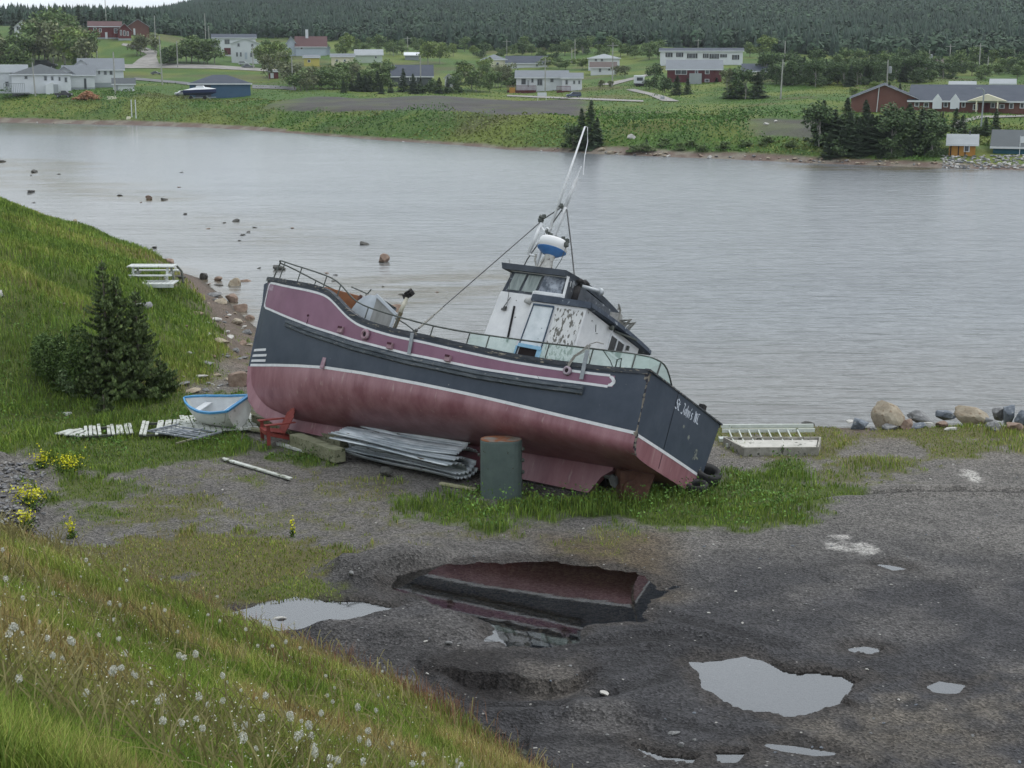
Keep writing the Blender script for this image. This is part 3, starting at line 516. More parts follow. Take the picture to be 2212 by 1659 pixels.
    band('panel_stripe', XS, lambda x: z_sheer(x)-.16, .06, .012, WH)
    for sd in (1, -1):
        for xe, dx in ((.95, -.17), (13.72, .13)):
            B = MB()
            zl, zh = z_lo(xe), z_sheer(xe)-.16; pts = [(xe, zl)]; r = abs(dx)
            pts = [(xe, zl), (xe+dx*.6, zl+r*.1), (xe+dx*.93, zl+r*.5), (xe+dx, zl+r), (xe+dx, zh-r), (xe+dx*.93, zh-r*.5), (xe+dx*.6, zh-r*.1), (xe, zh)]
            cx_, cz_ = xe, (zl+zh)/2
            B.grid([[SPX(x, z, .013, sd), SPX(x+(cx_-x)*min(1, .06/max(abs(x-cx_), .06)) if abs(x-cx_) > .05 else x, z+(.06 if z < cz_ and k_ in (0, 1, 2) else (-.06 if z > cz_ and k_ in (5, 6, 7) else 0)), .013, sd)] for k_, (x, z) in enumerate(pts)])
            B.build('panel_stripe_end', WH, boat)
    # dark corners outside the rounded panel end are covered by a blue patch
    # --- bow draft bars
    B = MB()
    for sd in (1, -1):
        for z in (2.04, 1.88, 1.73): B.grid([[SPX(x, z-.035, .01, sd), SPX(x, z+.035, .01, sd)] for x in np.linspace(13.05 if z > 1.9 else 12.95, 13.84, 8)])
    B.build('bow_mark', WH, boat)
    # --- rub strake
    B = MB()
    for sd in (1, -1):
        xs = list(np.linspace(1.55, 12.1, 90)); f = lambda x: z_lo(x)-.16
        G = [[SPX(x, f(x)+.1, 0, sd), SPX(x, f(x)+.08, .07, sd), SPX(x, f(x)+.015, .085, sd), SPX(x, f(x)-.015, .05, sd), SPX(x, f(x)-.03, .085, sd), SPX(x, f(x)-.09, .08, sd), SPX(x, f(x)-.12, 0, sd)] for x in xs]
        B.grid(G); B.add(G[0], [tuple(range(7))]); B.add(G[-1], [tuple(range(7))])
    B.build('rub_strake', STRK, boat)
    # --- gunwale cap
    B = MB()
    for sd in (1, -1):
        G = []
        for s in NS[:]:
            x = s*14; z = z_sheer(x); G.append([SP(s, z-.07, .035, sd), SP(s, z-.0, .05, sd)+Vector((0, 0, .045)), SP(s, z, -.13, sd)+Vector((0, 0, .045)), SP(s, z-.07, -.13, sd)])
        G = [g if g[2].y*sd > 0 else [g[0], g[1], Vector((g[2].x, 0, g[2].z)), Vector((g[3].x, 0, g[3].z))] for g in G]
        B.grid(G)
    B.beam((.02, -2.2, 2.765), (.02, 2.2, 2.765), .14, .04)
    B.build('gunwale', WOODG, boat)
    # --- side fittings
    B = MB()
    for x, z in [(9.41, 2.62), (7.45, 2.34), (5.5, 2.24)]:
        p = SPX(x, z, .05); B.box(p, (.16, .1, .17)); 
        B.build('scupper_box', mat('fitting_pink', (.26, .15, .18), (.36, .25, .27), scale=8), boat, bevel=.01); B = MB()
    for x, z in [(9.41, 2.62), (7.45, 2.34), (5.5, 2.24)]: B = MB(); p = SPX(x, z+.06, .09); B.box(p, (.13, .05, .05)); B.build('scupper_lid', mat('dark_maroon', (.05, .01, .02)), boat)
    for (x, z), R_ in (((8.4, 2.55), .15), ((2.06, 2.42), .115)):
        p = SPX(x, z, .03); n = SPX(x, z, .5)-SPX(x, z, 0); B = MB(); m_ = MAG if x > 5 else GLV
        B.lathe(p, [(R_*.45, .02), (R_*.5, .07), (R_*.8, .07), (R_*.95, .04), (R_, 0)], 20, n); B.build('hawse_ring', mat('fitting_pink2', (.27, .15, .19), (.4, .3, .33), scale=7) if x > 5 else mat('ring_pale', (.34, .28, .32)), boat, True)
        B = MB(); B.lathe(p, [(R_*.47, .028), (0.01, .03)], 16, n); B.build('hawse_hole', mat('hole', (.02, .012, .015)), boat)
    B = MB(); p = SPX(11.06, 2.97, .012); B.lathe(p, [(.035, .02), (.03, .03)], 10, (0, 1, 0)); B.box(SPX(11.05, 2.84, .012), (.012, .01, .2)); B.build('drain_hole', mat('dark_maroon', (.05, .01, .02)), boat)
    B = MB(); B.box(SPX(9.91, 1.72, .03), (.12, .05, .3)); B.build('hull_pad', mat('fitting_pink2', (.27, .15, .19)), boat)
    # --- rails port and starboard
    RAILP = [(13.9, 4.8), (13.08, 4.58), (11.97, 4.36), (10.71, 4.12), (10.26, 4.0), (9.81, 3.77), (9.49, 3.57), (9.17, 3.42), (8.69, 3.29), (7.45, 3.13), (6.28, 3.01), (5.12, 2.98), (2.93, 3.02), (1.83, 3.07), (.56, 3.12)]
    def rp(x, z, sd): y = np.interp(x/14.3, SB, BS)-.1; return Vector((x, max(y, .05)*sd, z))
    for sd in (1, -1):
        pts = [rp(x, z, sd) for x, z in RAILP]
        if sd == 1: pts = [Vector((14.05, 0, 4.78))]+pts+[Vector((.2, 1.9, 3.15)), Vector((.12, 1.52, 3.18)), Vector((.12, 1.14, 3.18)), Vector((.1, .72, 2.85))]
        else: pts = [Vector((14.05, 0, 4.78))]+pts[:]
        pp = []
        for a, b in zip(pts[:-1], pts[1:]): pp += [a, (a+b)/2]
        pp.append(pts[-1])
        for _ in range(2): pp = [pp[0]]+[(pp[i-1]+pp[i]*2+pp[i+1])/4 for i in range(1, len(pp)-1)]+[pp[-1]]
        B = MB(); B.tube(pp, .022, 6); B.build('rail', METAL, boat, True)
        for x in (13.2, 12.06, 10.73, 10.0, 8.67, 7.54, 6.31, 5.15, 4.55, 2.82, 1.62, .51):
            B = MB(); z1 = np.interp(-x, [-a for a, _ in RAILP], [b for _, b in RAILP]); B.tube([rp(x, z_sheer(x)+.03, sd), rp(x, z1, sd)], .017, 6); B.build('rail_post', METAL, boat)
    B = MB(); B.tube([(.1, 1.56, 2.8), (.12, 1.5, 3.18)], .022, 6); B.build('rail_post', METAL, boat)
    B = MB(); B.tube([(14.15, .0, 4.2), (14.08, 0, 4.8)], .022, 6); B.build('rail_post', METAL, boat)
    # --- green netting along the rail
    NET = mat('netting_green', (.36, .50, .45), (.46, .60, .54), scale=6, rough=.6, alpha=.5)
    
    for xa, xb in ((5.12, 3.72), (2.98, .56)):
        B = MB(); xs = list(np.linspace(xa, xb, 20)); B.grid([[rp(x, z_sheer(x)+.03, 1), rp(x, np.interp(-x, [-a for a, _ in RAILP], [b for _, b in RAILP])-.015, 1)] for x in xs]); B.build('netting', NET, boat)
    B = MB(); B.grid([[rp(.56, z_sheer(.56)+.03, 1), (.15, 1.98, 2.79), (.12, 1.5, 2.82), (.1, .75, 2.82)], [rp(.56, 3.1, 1), (.2, 1.95, 3.12), (.12, 1.5, 3.17), (.12, 1.14, 3.17)]]); B.build('netting', mat('netting_green_b', (.34, .50, .44), alpha=.48, rough=.6), boat)
    # --- wheelhouse
    wh = MB().build('wheelhouse_frame', None, None) if False else None
    def wall(name, poly, d, m, par=boat, **k): B = MB(); B.prism(poly, d); return B.build(name, m, par, **k)
    yb = 1.42
    house = wall('wheelhouse', [(5.38, yb, 2.05), (5.16, yb, 4.4), (3.3, yb, 4.4), (3.3, yb, 2.05)], (0, -2*yb, 0), CAB)
    # window band: sloping front, dark frame
    wall('window_band', [(5.15, yb-.02, 4.39), (5.03, yb-.05, 5.02), (3.36, yb-.05, 5.02), (3.3, yb-.02, 4.39)], (0, -2*yb+.08, 0), mat('band_navy', (.035, .042, .055), (.09, .1, .115), scale=4, rough=.7, c3=(.3, .32, .34), s3=6, t3=.6, w3=.06), house)
    GL = mat('old_glass', (.12, .15, .14), (.26, .30, .29), scale=2.2, rough=.12, spec=.6, stretch=(3, 1, .6))
    for a, b in ((4.98, 4.63), (4.55, 4.16)): wall('window', [(a+.02, yb+.0, 4.47), (a-.06, yb-.01, 4.93), (b-.06, yb-.01, 4.93), (b+.02, yb+.0, 4.47)], (0, -.05, 0), GL, house)
    wall('covered_window', [(4.08, yb+.004, 4.47), (4.02, yb-.006, 4.95), (3.42, yb-.006, 4.95), (3.4, yb+.004, 4.47)], (0, -.05, 0), mat('smeared', (.07, .085, .11), (.34, .37, .42), scale=3.5, rough=.5, detail=8, lo=.42, hi=.62), house)
    for y0 in (1.0, .3, -.4, -1.1):   # forward windows
        B = MB(); B.add([(5.165, y0+.28, 4.47), (5.165, y0-.28, 4.47), (5.075, y0-.28, 4.93), (5.075, y0+.28, 4.93)], [(0, 1, 2, 3)]); B.build('window', GL, house)
    B = MB(); B.beam((5.03, yb, 4.985), (3.36, yb, 4.985), .03, .05); B.beam((3.34, yb-.01, 5.0), (3.3, yb+.01, 4.42), .03, .06, (1, 0, 0)); B.beam((4.1, yb+.01, 4.42), (3.28, yb+.01, 4.42), .03, .08); B.build('window_trim', SPAR, house)
    NAVY = mat('roof_navy', (.022, .028, .038), (.045, .055, .07), scale=3, rough=.6, bump=.15)
    B = MB(); pts = []
    for x in (5.32, 3.38): pts.append([(x, y, 5.12+.1*(1-(y/1.55)**2)) for y in np.linspace(-1.55, 1.55, 13)])
    B.grid(pts); G = [[(x, y, 5.12+.1*(1-(y/1.55)**2)-.16) for y in np.linspace(-1.55, 1.55, 13)] for x in (5.25, 3.38)]; B.grid(G)
    for k in (0, 1): B.grid([pts[k], G[k]])
    for k in (0, 12): B.add([pts[0][k], pts[1][k], G[1][k], G[0][k]], [(0, 1, 2, 3)])
    roof = B.build('wheelhouse_roof', NAVY, house)
    B = MB(); B.box((4.35, 0, 5.235), (1.5, 1.7, .03)); B.build('roof_deck', mat('roof_pale', (.4, .41, .4), (.5, .5, .5), scale=5), roof)
    wall('front_slab', [(5.34, yb+.004, 2.4), (5.17, yb+.004, 4.37), (4.66, yb+.004, 4.37), (4.73, yb+.004, 2.4)], (0, -.02, 0), CAB, house)
    B = MB(); B.beam((4.62, yb+.02, 4.05), (4.52, yb+.02, 3.1), .03, .045, (1, 0, 0)); B.build('dark_gap', mat('black_gap', (.006, .006, .008)), house)
    # lower deckhouse
    dh = wall('deckhouse', [(4.2, 1.5, 2.05), (4.12, 1.5, 4.22), (2.5, 1.5, 4.22), (2.5, 1.5, 2.05)], (0, -3.0, 0), CAB)
    wall('peeling_panel', [(3.34, 1.515, 2.2), (3.34, 1.515, 4.14), (2.56, 1.515, 4.14), (2.56, 1.515, 2.2)], (0, -.02, 0), PEEL, dh)
    door = wall('door', [(4.07, 1.52, 3.05), (4.0, 1.52, 4.12), (3.44, 1.52, 4.12), (3.46, 1.52, 3.05)], (0, -.03, 0), mat('door_white', (.5, .54, .56), (.62, .65, .67), scale=4, rough=.7, c3=(.2, .24, .27), s3=9, t3=.68), dh)
    B = MB(); B.beam((4.03, 1.53, 4.14), (3.42, 1.53, 4.14), .03, .045); B.beam((3.42, 1.53, 4.14), (3.43, 1.53, 3.05), .025, .025, (1, 0, 0)); B.beam((4.02, 1.53, 4.12), (4.13, 1.53, 2.4), .025, .02, (1, 0, 0)); B.build('door_trim', mat('trim_navy', (.03, .05, .085), (.07, .1, .14), scale=7), dh)
    B = MB(); B.beam((4.1, 1.54, 3.05), (3.42, 1.54, 3.03), .05, .09); B.beam((4.13, 1.54, 3.02), (4.16, 1.54, 2.3), .03, .05, (1, 0, 0)); B.beam((3.45, 1.54, 3.0), (3.47, 1.54, 2.3), .03, .13, (1, 0, 0)); B.build('door_sill', mat('sky_blue', (.18, .38, .55), (.3, .48, .6), scale=7), dh)
    wall('doorway', [(4.08, 1.508, 2.3), (4.06, 1.508, 3.0), (3.53, 1.508, 3.0), (3.53, 1.508, 2.3)], (0, -.01, 0), mat('doorway_dark', (.012, .006, .006)), dh)
    # lower roof with thick blue edge and rounded corner
    B = MB(); zt = lambda y: 4.36+.06*(1-(y/1.9)**2)
    def rim(z0, x0): return None
    Y = list(np.linspace(-1.92, 1.56, 15)); R1 = [[(x, y, zt(y)+dz) for y in Y] for x, dz in ((4.12, 0), (2.42, 0), (2.36, -.02), (2.34, -.13), (2.4, -.16), (4.12, -.16))]
    B.grid(R1); B.add([(4.12, 1.56, 4.40), (2.42, 1.56, 4.38), (2.36, 1.56, 4.34), (2.36, 1.56, 4.22), (4.12, 1.56, 4.22)], [(0, 1, 2, 3, 4)]); B.add([(4.12, -1.92, 4.36), (2.42, -1.92, 4.36), (2.36, -1.92, 4.34), (2.36, -1.92, 4.2), (4.12, -1.92, 4.2)], [(0, 1, 2, 3, 4)])
    B.build('deckhouse_roof', mat('roof_edge', (.025, .035, .055), (.06, .075, .1), scale=3, rough=.6, c3=(.3, .33, .36), s3=5, t3=.63, w3=.05), dh)
    B = MB(); B.box((3.75, 1.5, 4.50)if False else (3.72, 1.44, 4.46), (.82, .14, .1)); B.box((4.12, 1.46, 4.38), (.12, .1, .22)); B.build('roof_fascia', SPAR, dh, bevel=.02)
    # aft wall window with frame and two panes
    B = MB(); yy = -.32; B.beam((2.485, .08, 4.07), (2.485, -.72, 4.07), .03, .05); B.beam((2.485, .08, 3.62), (2.485, -.72, 3.62), .03, .05)
    for y in (.08, -.3, -.7): B.beam((2.485, y, 4.07), (2.485, y, 3.62), .05, .03, (0, 1, 0))
    w = B.build('window', SPAR, dh); B = MB(); B.box((2.494, -.31, 3.85), (.01, .76, .42)); B.build('window_pane', mat('pane_dark', (.02, .022, .024), rough=.1, spec=.6), w)
    B = MB(); B.beam((2.49, .0, 4.18), (2.3, -.9, 4.28), .07, .05); B.lathe((2.4, .28, 4.17), [(.06, -.05), (.07, 0), (.05, .06)], 10, (1, 0, 0)); B.box((2.45, -.86, 4.02), (.06, .07, .12)); B.build('wall_lamp', METAL, dh, bevel=.01)
    B = MB(); B.beam((2.49, .9, 4.02), (2.49, .82, 3.86), .01, .012, (1, 0, 0)); B.beam((2.49, .78, 3.83), (2.49, .7, 3.86), .01, .012, (1, 0, 0)); B.build('scratch', METAL, dh)
    # deck gear on the aft roof
    B = MB(); B.tube([(2.5, -.1, 4.45), (2.48, -.02, 4.75), (2.5, .1, 4.85), (2.5, .05, 4.72)], .03, 6)
    for k in range(5): B.tube([(2.45, -.3-k*.08, 4.4), (2.3, -.28-k*.08, 4.6+.05*math.sin(k*2)), (2.6, -.34-k*.08, 4.58), (2.75, -.3-k*.08, 4.42)], .022, 5)
    B.build('rope_coil', ROPE, boat)
    B = MB(); B.prism([(2.9, -.72, 4.4), (2.9, -1.06, 4.4), (2.95, -1.0, 4.9), (2.95, -.86, 4.92)], (.3, 0, 0)); B.build('roof_vent', mat('vent_grey', (.2, .2, .19), (.3, .3, .29), scale=9), boat)
    # exhaust: black elbow and pipe
    B = MB(); B.tube([(3.15, 1.16, 4.4), (3.15, 1.15, 4.85)], .085, 10); B.tube([(3.15, 1.15, 4.8), (3.14, 1.08, 4.97), (3.12, .95, 5.05), (3.1, .84, 5.03)], .075, 10); B.tube([(3.14, 1.24, 4.95)]+[(3.13, 1.13, 5.02), (3.1, 1.0, 4.98)], .06, 8); B.build('exhaust', mat('soot', (.012, .011, .012), (.03, .028, .028), scale=9, rough=.85), boat, True)
    B = MB(); B.tube([(3.1, 1.08, 4.9), (2.95, .62, 4.98), (2.92, .52, 5.0)], .055, 10); B.lathe((2.92, .53, 5.0), [(.055, 0), (.1, .02), (.105, .1), (.06, .11)], 14, (-.1, -1, .1)); B.build('exhaust_pipe', GLV, boat, True)
    B = MB(); B.tube([(3.35, .8, 4.4), (3.35, .8, 4.98)], .05, 8); B.build('vent_pipe', METAL, boat)
    B = MB(); B.box((3.36, 1.33, 4.68), (.02, .09, .48)); B.beam((3.36, 1.18, 4.4), (3.36, 1.22, 4.95), .03, .04, (1, 0, 0)); B.build('aft_frame', SPAR, boat)
    # masts
    B = MB(); B.tube([(5.35, 0, 5.2), (5.3, 0, 6.6)], .05, 8, .045); B.tube([(5.3, 0, 6.6), (5.22, 0, 6.68), (5.36, 0, 6.72)], .04, 8); B.tube([(5.25, 0, 6.62), (5.13, 0, 9.69)], .04, 8, .022); B.build('mast', SPAR, boat, True)
    B = MB(); B.tube([(5.68, 0, 5.95), (5.56, 0, 6.85)], .05, 8); B.tube([(5.7, 0, 5.95), (5.4, 0, 5.9)], .03, 6); B.tube([(5.55, 0, 6.75), (5.3, 0, 6.55)], .03, 6); B.build('mast_brace', SPAR, boat, True)
    B = MB(); B.tube([(5.08, 0, 6.3), (4.97, 0, 7.35)], .05, 8); B.tube([(5.0, 0, 7.2), (4.9, 0, 8.19)], .05, 8, .045); B.build('mast_pole', mat('pole_grey', (.36, .37, .38), (.5, .51, .52), scale=5), boat, True)
    B = MB(); B.tube([(4.9, 0, 8.19), (4.87, 0, 8.55)], .014, 5); B.build('aerial', SPAR, boat)
    B = MB(); B.tube([(5.13, 0, 9.69), (5.1, -.08, 9.72), (4.98, -.12, 9.3), (4.93, -.1, 8.9), (4.83, -.1, 8.45), (4.8, -.1, 8.35)], .012, 4); B.build('aerial_wire', SPAR, boat)
    B = MB(); B.tube([(5.75, .0, 5.35), (5.66, 0, 5.8), (5.05, 0, 7.3)], .018, 5); B.tube([(5.56, 0, 6.95), (5.0, 0, 7.42)], .016, 5); B.build('guy_wire', WIRE, boat)
    B = MB(); B.tube([(4.92, 0, 7.3), (4.45, 0, 6.3), (3.96, 0, 5.2)], .02, 5); B.build('aft_stay', WIRE, boat)
    st = SPX(6.72, z_sheer(6.72)+.0, .02); B = MB(); B.tube([(5.58, .0, 6.9), st+Vector((0, 0, .1))], .015, 5); B.build('fore_stay', WIRE, boat)
    a = Vector((5.58, 0, 6.9)); b = st+Vector((0, 0, .1)); B = MB(); B.tube([b+(a-b)*.02, b+(a-b)*.13], .03, 6); B.tube([b+(a-b)*.14, b+(a-b)*.2], .022, 6); B.build('turnbuckle', ROPE, boat)
    for x0, z0, x1, z1 in ((6.79, 2.72, 6.75, 2.2), (1.66, 2.95, 1.64, 2.28)):
        B = MB(); B.beam(SPX(x0, z0-.06, .06)+Vector((0, 0, .08)), SPX(x1, z1, .06), .025, .1, (1, 0, 0)); B.build('chainplate', mat('plate_grey', (.22, .24, .26), (.3, .32, .34), scale=6), boat)
    B = MB(); B.lathe(st+Vector((0, 0, .1)), [(.04, -.03), (.05, 0), (.03, .04)], 8); B.build('shackle', WIRE, boat)
    for c, r in (((5.57, 0, 6.95), .1), ((5.12, 0, 7.38), .075), ((5.0, 0, 7.3), .05)):
        B = MB()
        for k in range(5): q = Vector(c)+Vector([random.uniform(-1, 1)*r*.7 for _ in range(3)]); B.box(q, (r, r*.6, r*1.1), R=Euler((k, k*2, k)).to_matrix())
        B.build('block', METAL, boat, bevel=.01)
    # radar drum
    c = Vector((5.0, 0, 6.1)); ax = (0.0, 0, 1)
    B = MB(); B.lathe(c, [(.05, .32), (.36, .31), (.385, .27), (.4, .03)], 28, ax); rd = B.build('radar', mat('radar_white', (.72, .72, .72), rough=.4), boat, True)
    B = MB(); B.lathe(c, [(.4, .03), (.38, .0), (.2, -.12), (.16, -.14)], 28, ax); B.build('radar_base', mat('radar_blue', (.03, .12, .32), (.05, .16, .38), scale=6, rough=.4), rd, True)
    B = MB(); B.lathe(c, [(.15, -.14), (.11, -.3), (.16, -.62), (.05, -.7)], 10, ax); B.beam((5.3, .1, 5.25), (5.1, .05, 5.9), .06, .05, (1, 0, 0)); B.beam((4.8, -.1, 5.25), (4.95, -.05, 5.9), .05, .05, (1, 0, 0)); B.beam((5.3, .35, 5.3), (4.75, .35, 5.3), .05, .06); B.tube([(5.3, .2, 5.9), (5.35, .1, 5.75), (5.25, .1, 5.6), (5.15, .2, 5.55)], .03, 5); B.build('radar_bracket', mat('bracket', (.33, .32, .29), (.5, .49, .46), scale=7, c3=(.1, .08, .07), s3=9, t3=.6), rd)
    B = MB()
    for q in ((5.15, 0, 6.52), (5.3, 0, 6.6), (4.75, 0, 6.47), (4.62, 0, 6.42), (4.58, .05, 6.3)): B.box(q, (.12, .1, .1), R=Euler((q[0]*9, 2, q[2]*5)).to_matrix())
    B.tube([(5.25, 0, 6.6), (4.95, 0, 6.5), (4.6, 0, 6.35)], .025, 5); B.tube([(4.6, 0, 6.4), (4.62, 0, 5.9), (4.75, .1, 5.3)], .014, 4); B.build('deck_light', METAL, boat, bevel=.01)
    B = MB(); B.tube([(5.3, 1.3, 5.3), (5.05, 1.46, 5.0), (4.85, 1.5, 4.3), (4.8, 1.5, 3.98)], .01, 4); B.tube([(4.8, 1.46, 4.26), (4.92, 1.47, 3.95)], .012, 4); B.box((4.9, 1.46, 3.92), (.12, .04, .05)); B.box((4.86, 1.46, 3.95), (.06, .05, .1)); B.build('side_light', WIRE, boat)
    B = MB(); B.lathe((4.16, 1.5, 4.22), [(.04, -.06), (.09, 0), (.08, .1), (.03, .16)], 10, (1, .2, -.2)); B.build('flood_light', mat('lamp_grey', (.3, .3, .29), (.45, .45, .44), scale=9), boat)
    # foredeck gear
    B = MB(); ya = .95
    bx = [(11.3, ya, 4.0), (11.35, ya, 3.4), (10.1, ya, 3.2), (9.95, ya, 3.88)]
    B.prism(bx, (0, -.75, 0)); box = B.build('deck_box', mat('ply_orange', (.17, .062, .022), (.22, .085, .033), scale=3, rough=.6), boat, bevel=.02)
    B = MB(); B.beam((9.92, ya+.01, 3.9), (10.08, ya+.01, 3.2), .08, .05, (1, 0, 0)); B.build('box_frame', RUST, box)
    B = MB(); pr = [(9.25, .8, 3.15)]; arc = [(10.05, 3.15), (10.02, 3.45), (9.9, 3.7), (9.72, 3.86), (9.55, 3.92), (9.3, 3.92)]
    B.grid([[(x, y, z) for x, z in arc] for y in (1.05, .1)]); B.add([(x, 1.05, z) for x, z in arc]+[(9.28, 1.05, 3.15)], [tuple(range(7))]); B.add([(x, .1, z) for x, z in arc]+[(9.28, .1, 3.15)], [tuple(range(7))])
    hood = B.build('winch_hood', mat('aluminium', (.36, .39, .42), (.46, .49, .52), scale=2.5, rough=.4, metal=.3, bump=.1), boat)
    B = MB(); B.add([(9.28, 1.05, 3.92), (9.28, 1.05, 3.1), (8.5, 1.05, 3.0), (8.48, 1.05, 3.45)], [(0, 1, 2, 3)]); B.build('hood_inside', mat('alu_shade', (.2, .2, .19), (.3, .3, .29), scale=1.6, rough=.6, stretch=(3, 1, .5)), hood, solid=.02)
    B = MB(); B.beam((9.32, 1.07, 3.93), (8.44, 1.07, 3.46), .06, .08, (0, 0, 1)); B.beam((8.5, 1.07, 3.45), (8.52, 1.07, 3.0), .05, .07, (1, 0, 0)); B.build('hood_edge', mat('alu_edge', (.42, .45, .48)), hood)
    B = MB(); B.tube([(10.4, .9, 4.11), (9.8, .9, 3.98), (9.78, .95, 3.92)], .018, 5); B.tube([(9.78, .9, 3.97), (9.7, .9, 4.12)], .02, 5); B.build('bent_rod', METAL, boat)
    B = MB(); B.tube([(8.06, 1.5, 2.7), (7.98, 1.5, 3.45)], .05, 8); B.build('hauler_post', mat('post_rust', (.05, .045, .035), (.14, .11, .06), scale=6), boat)
    B = MB(); B.tube([(8.0, 1.52, 3.42), (7.94, 1.5, 3.85)], .06, 8, .05); B.build('post_sleeve', mat('cream', (.45, .42, .33), (.55, .52, .43), scale=7), boat, True)
    B = MB()
    for q in ((7.9, 1.5, 3.93), (7.98, 1.5, 3.97), (7.84, 1.5, 3.99), (7.9, 1.5, 4.03), (8.02, 1.5, 3.88)): B.box(q, (.12, .12, .12), R=Euler((q[0]*7, q[2]*3, 1)).to_matrix())
    B.build('hauler_head', mat('soot', (.012, .011, .012)), boat, bevel=.015)
    # rope bundle tied to the aft rail
    B = MB(); f = lambda x, z, o=.06: SPX(x, min(z, z_sheer(x)), o)+Vector((0, 0, max(0, z-z_sheer(x))))
    for k in range(4): B.tube([f(1.62+.03*k, 3.12), f(1.72+.03*k, 2.95+.03*math.sin(k)), f(1.92+.02*k, 2.8), f(2.0+.02*k, 2.6), f(2.03+.01*k, 2.47, .08)], .011, 4)
    B.tube([f(1.3, 3.2), f(1.5, 3.22), f(1.66, 3.14), f(1.64, 2.95), f(1.55, 2.8)], .013, 5); B.build('rope', ROPE, boat)
    B = MB(); B.tube([f(1.35, 3.06, -.1), f(1.1, 2.85, -.1), f(1.0, 2.72, -.1)], .012, 4); B.tube([f(.92, 2.72, -.1), f(.93, 2.9, -.1), f(.83, 2.95, -.1), f(.8, 2.72, -.1)], .018, 4); B.build('rope', mat('rope_dark', (.04, .06, .05)), boat)
    B = MB(); B.box((.1, -1.15, 2.86), (.14, .16, .17)); B.build('stern_bitt', mat('soot', (.012, .011, .012)), boat)
    # propeller and shaft
    B = MB(); B.tube([(1.9, 0, .52), (1.05, 0, .48)], .05, 8); B.build('shaft', METAL, boat)
    B = MB(); B.lathe((1.15, 0, .48), [(.03, -.12), (.09, -.08), (.09, .08), (.03, .1)], 12, (1, 0, 0))
    for k in range(3):
        a = math.radians(100+120*k); d = Vector((0, math.cos(a), math.sin(a))); t = Vector((.35, -math.sin(a), math.cos(a))).normalized(); c = Vector((1.15, 0, .48))
        B.add([c+d*.06-t*.05, c+d*.3-t*.17, c+d*.46-t*.08, c+d*.48+t*.06, c+d*.32+t*.17, c+d*.06+t*.05], [tuple(range(6))])
    B.build('propeller', mat('bronze_grey', (.09, .1, .095), (.16, .17, .165), scale=6, rough=.5), boat, solid=.02)
    B = MB(); B.prism([(.85, .03, .95), (.85, .03, .05), (.35, .03, .0), (.25, .03, .9)], (0, -.06, 0)); B.build('rudder', RUST, boat)
build_boat()
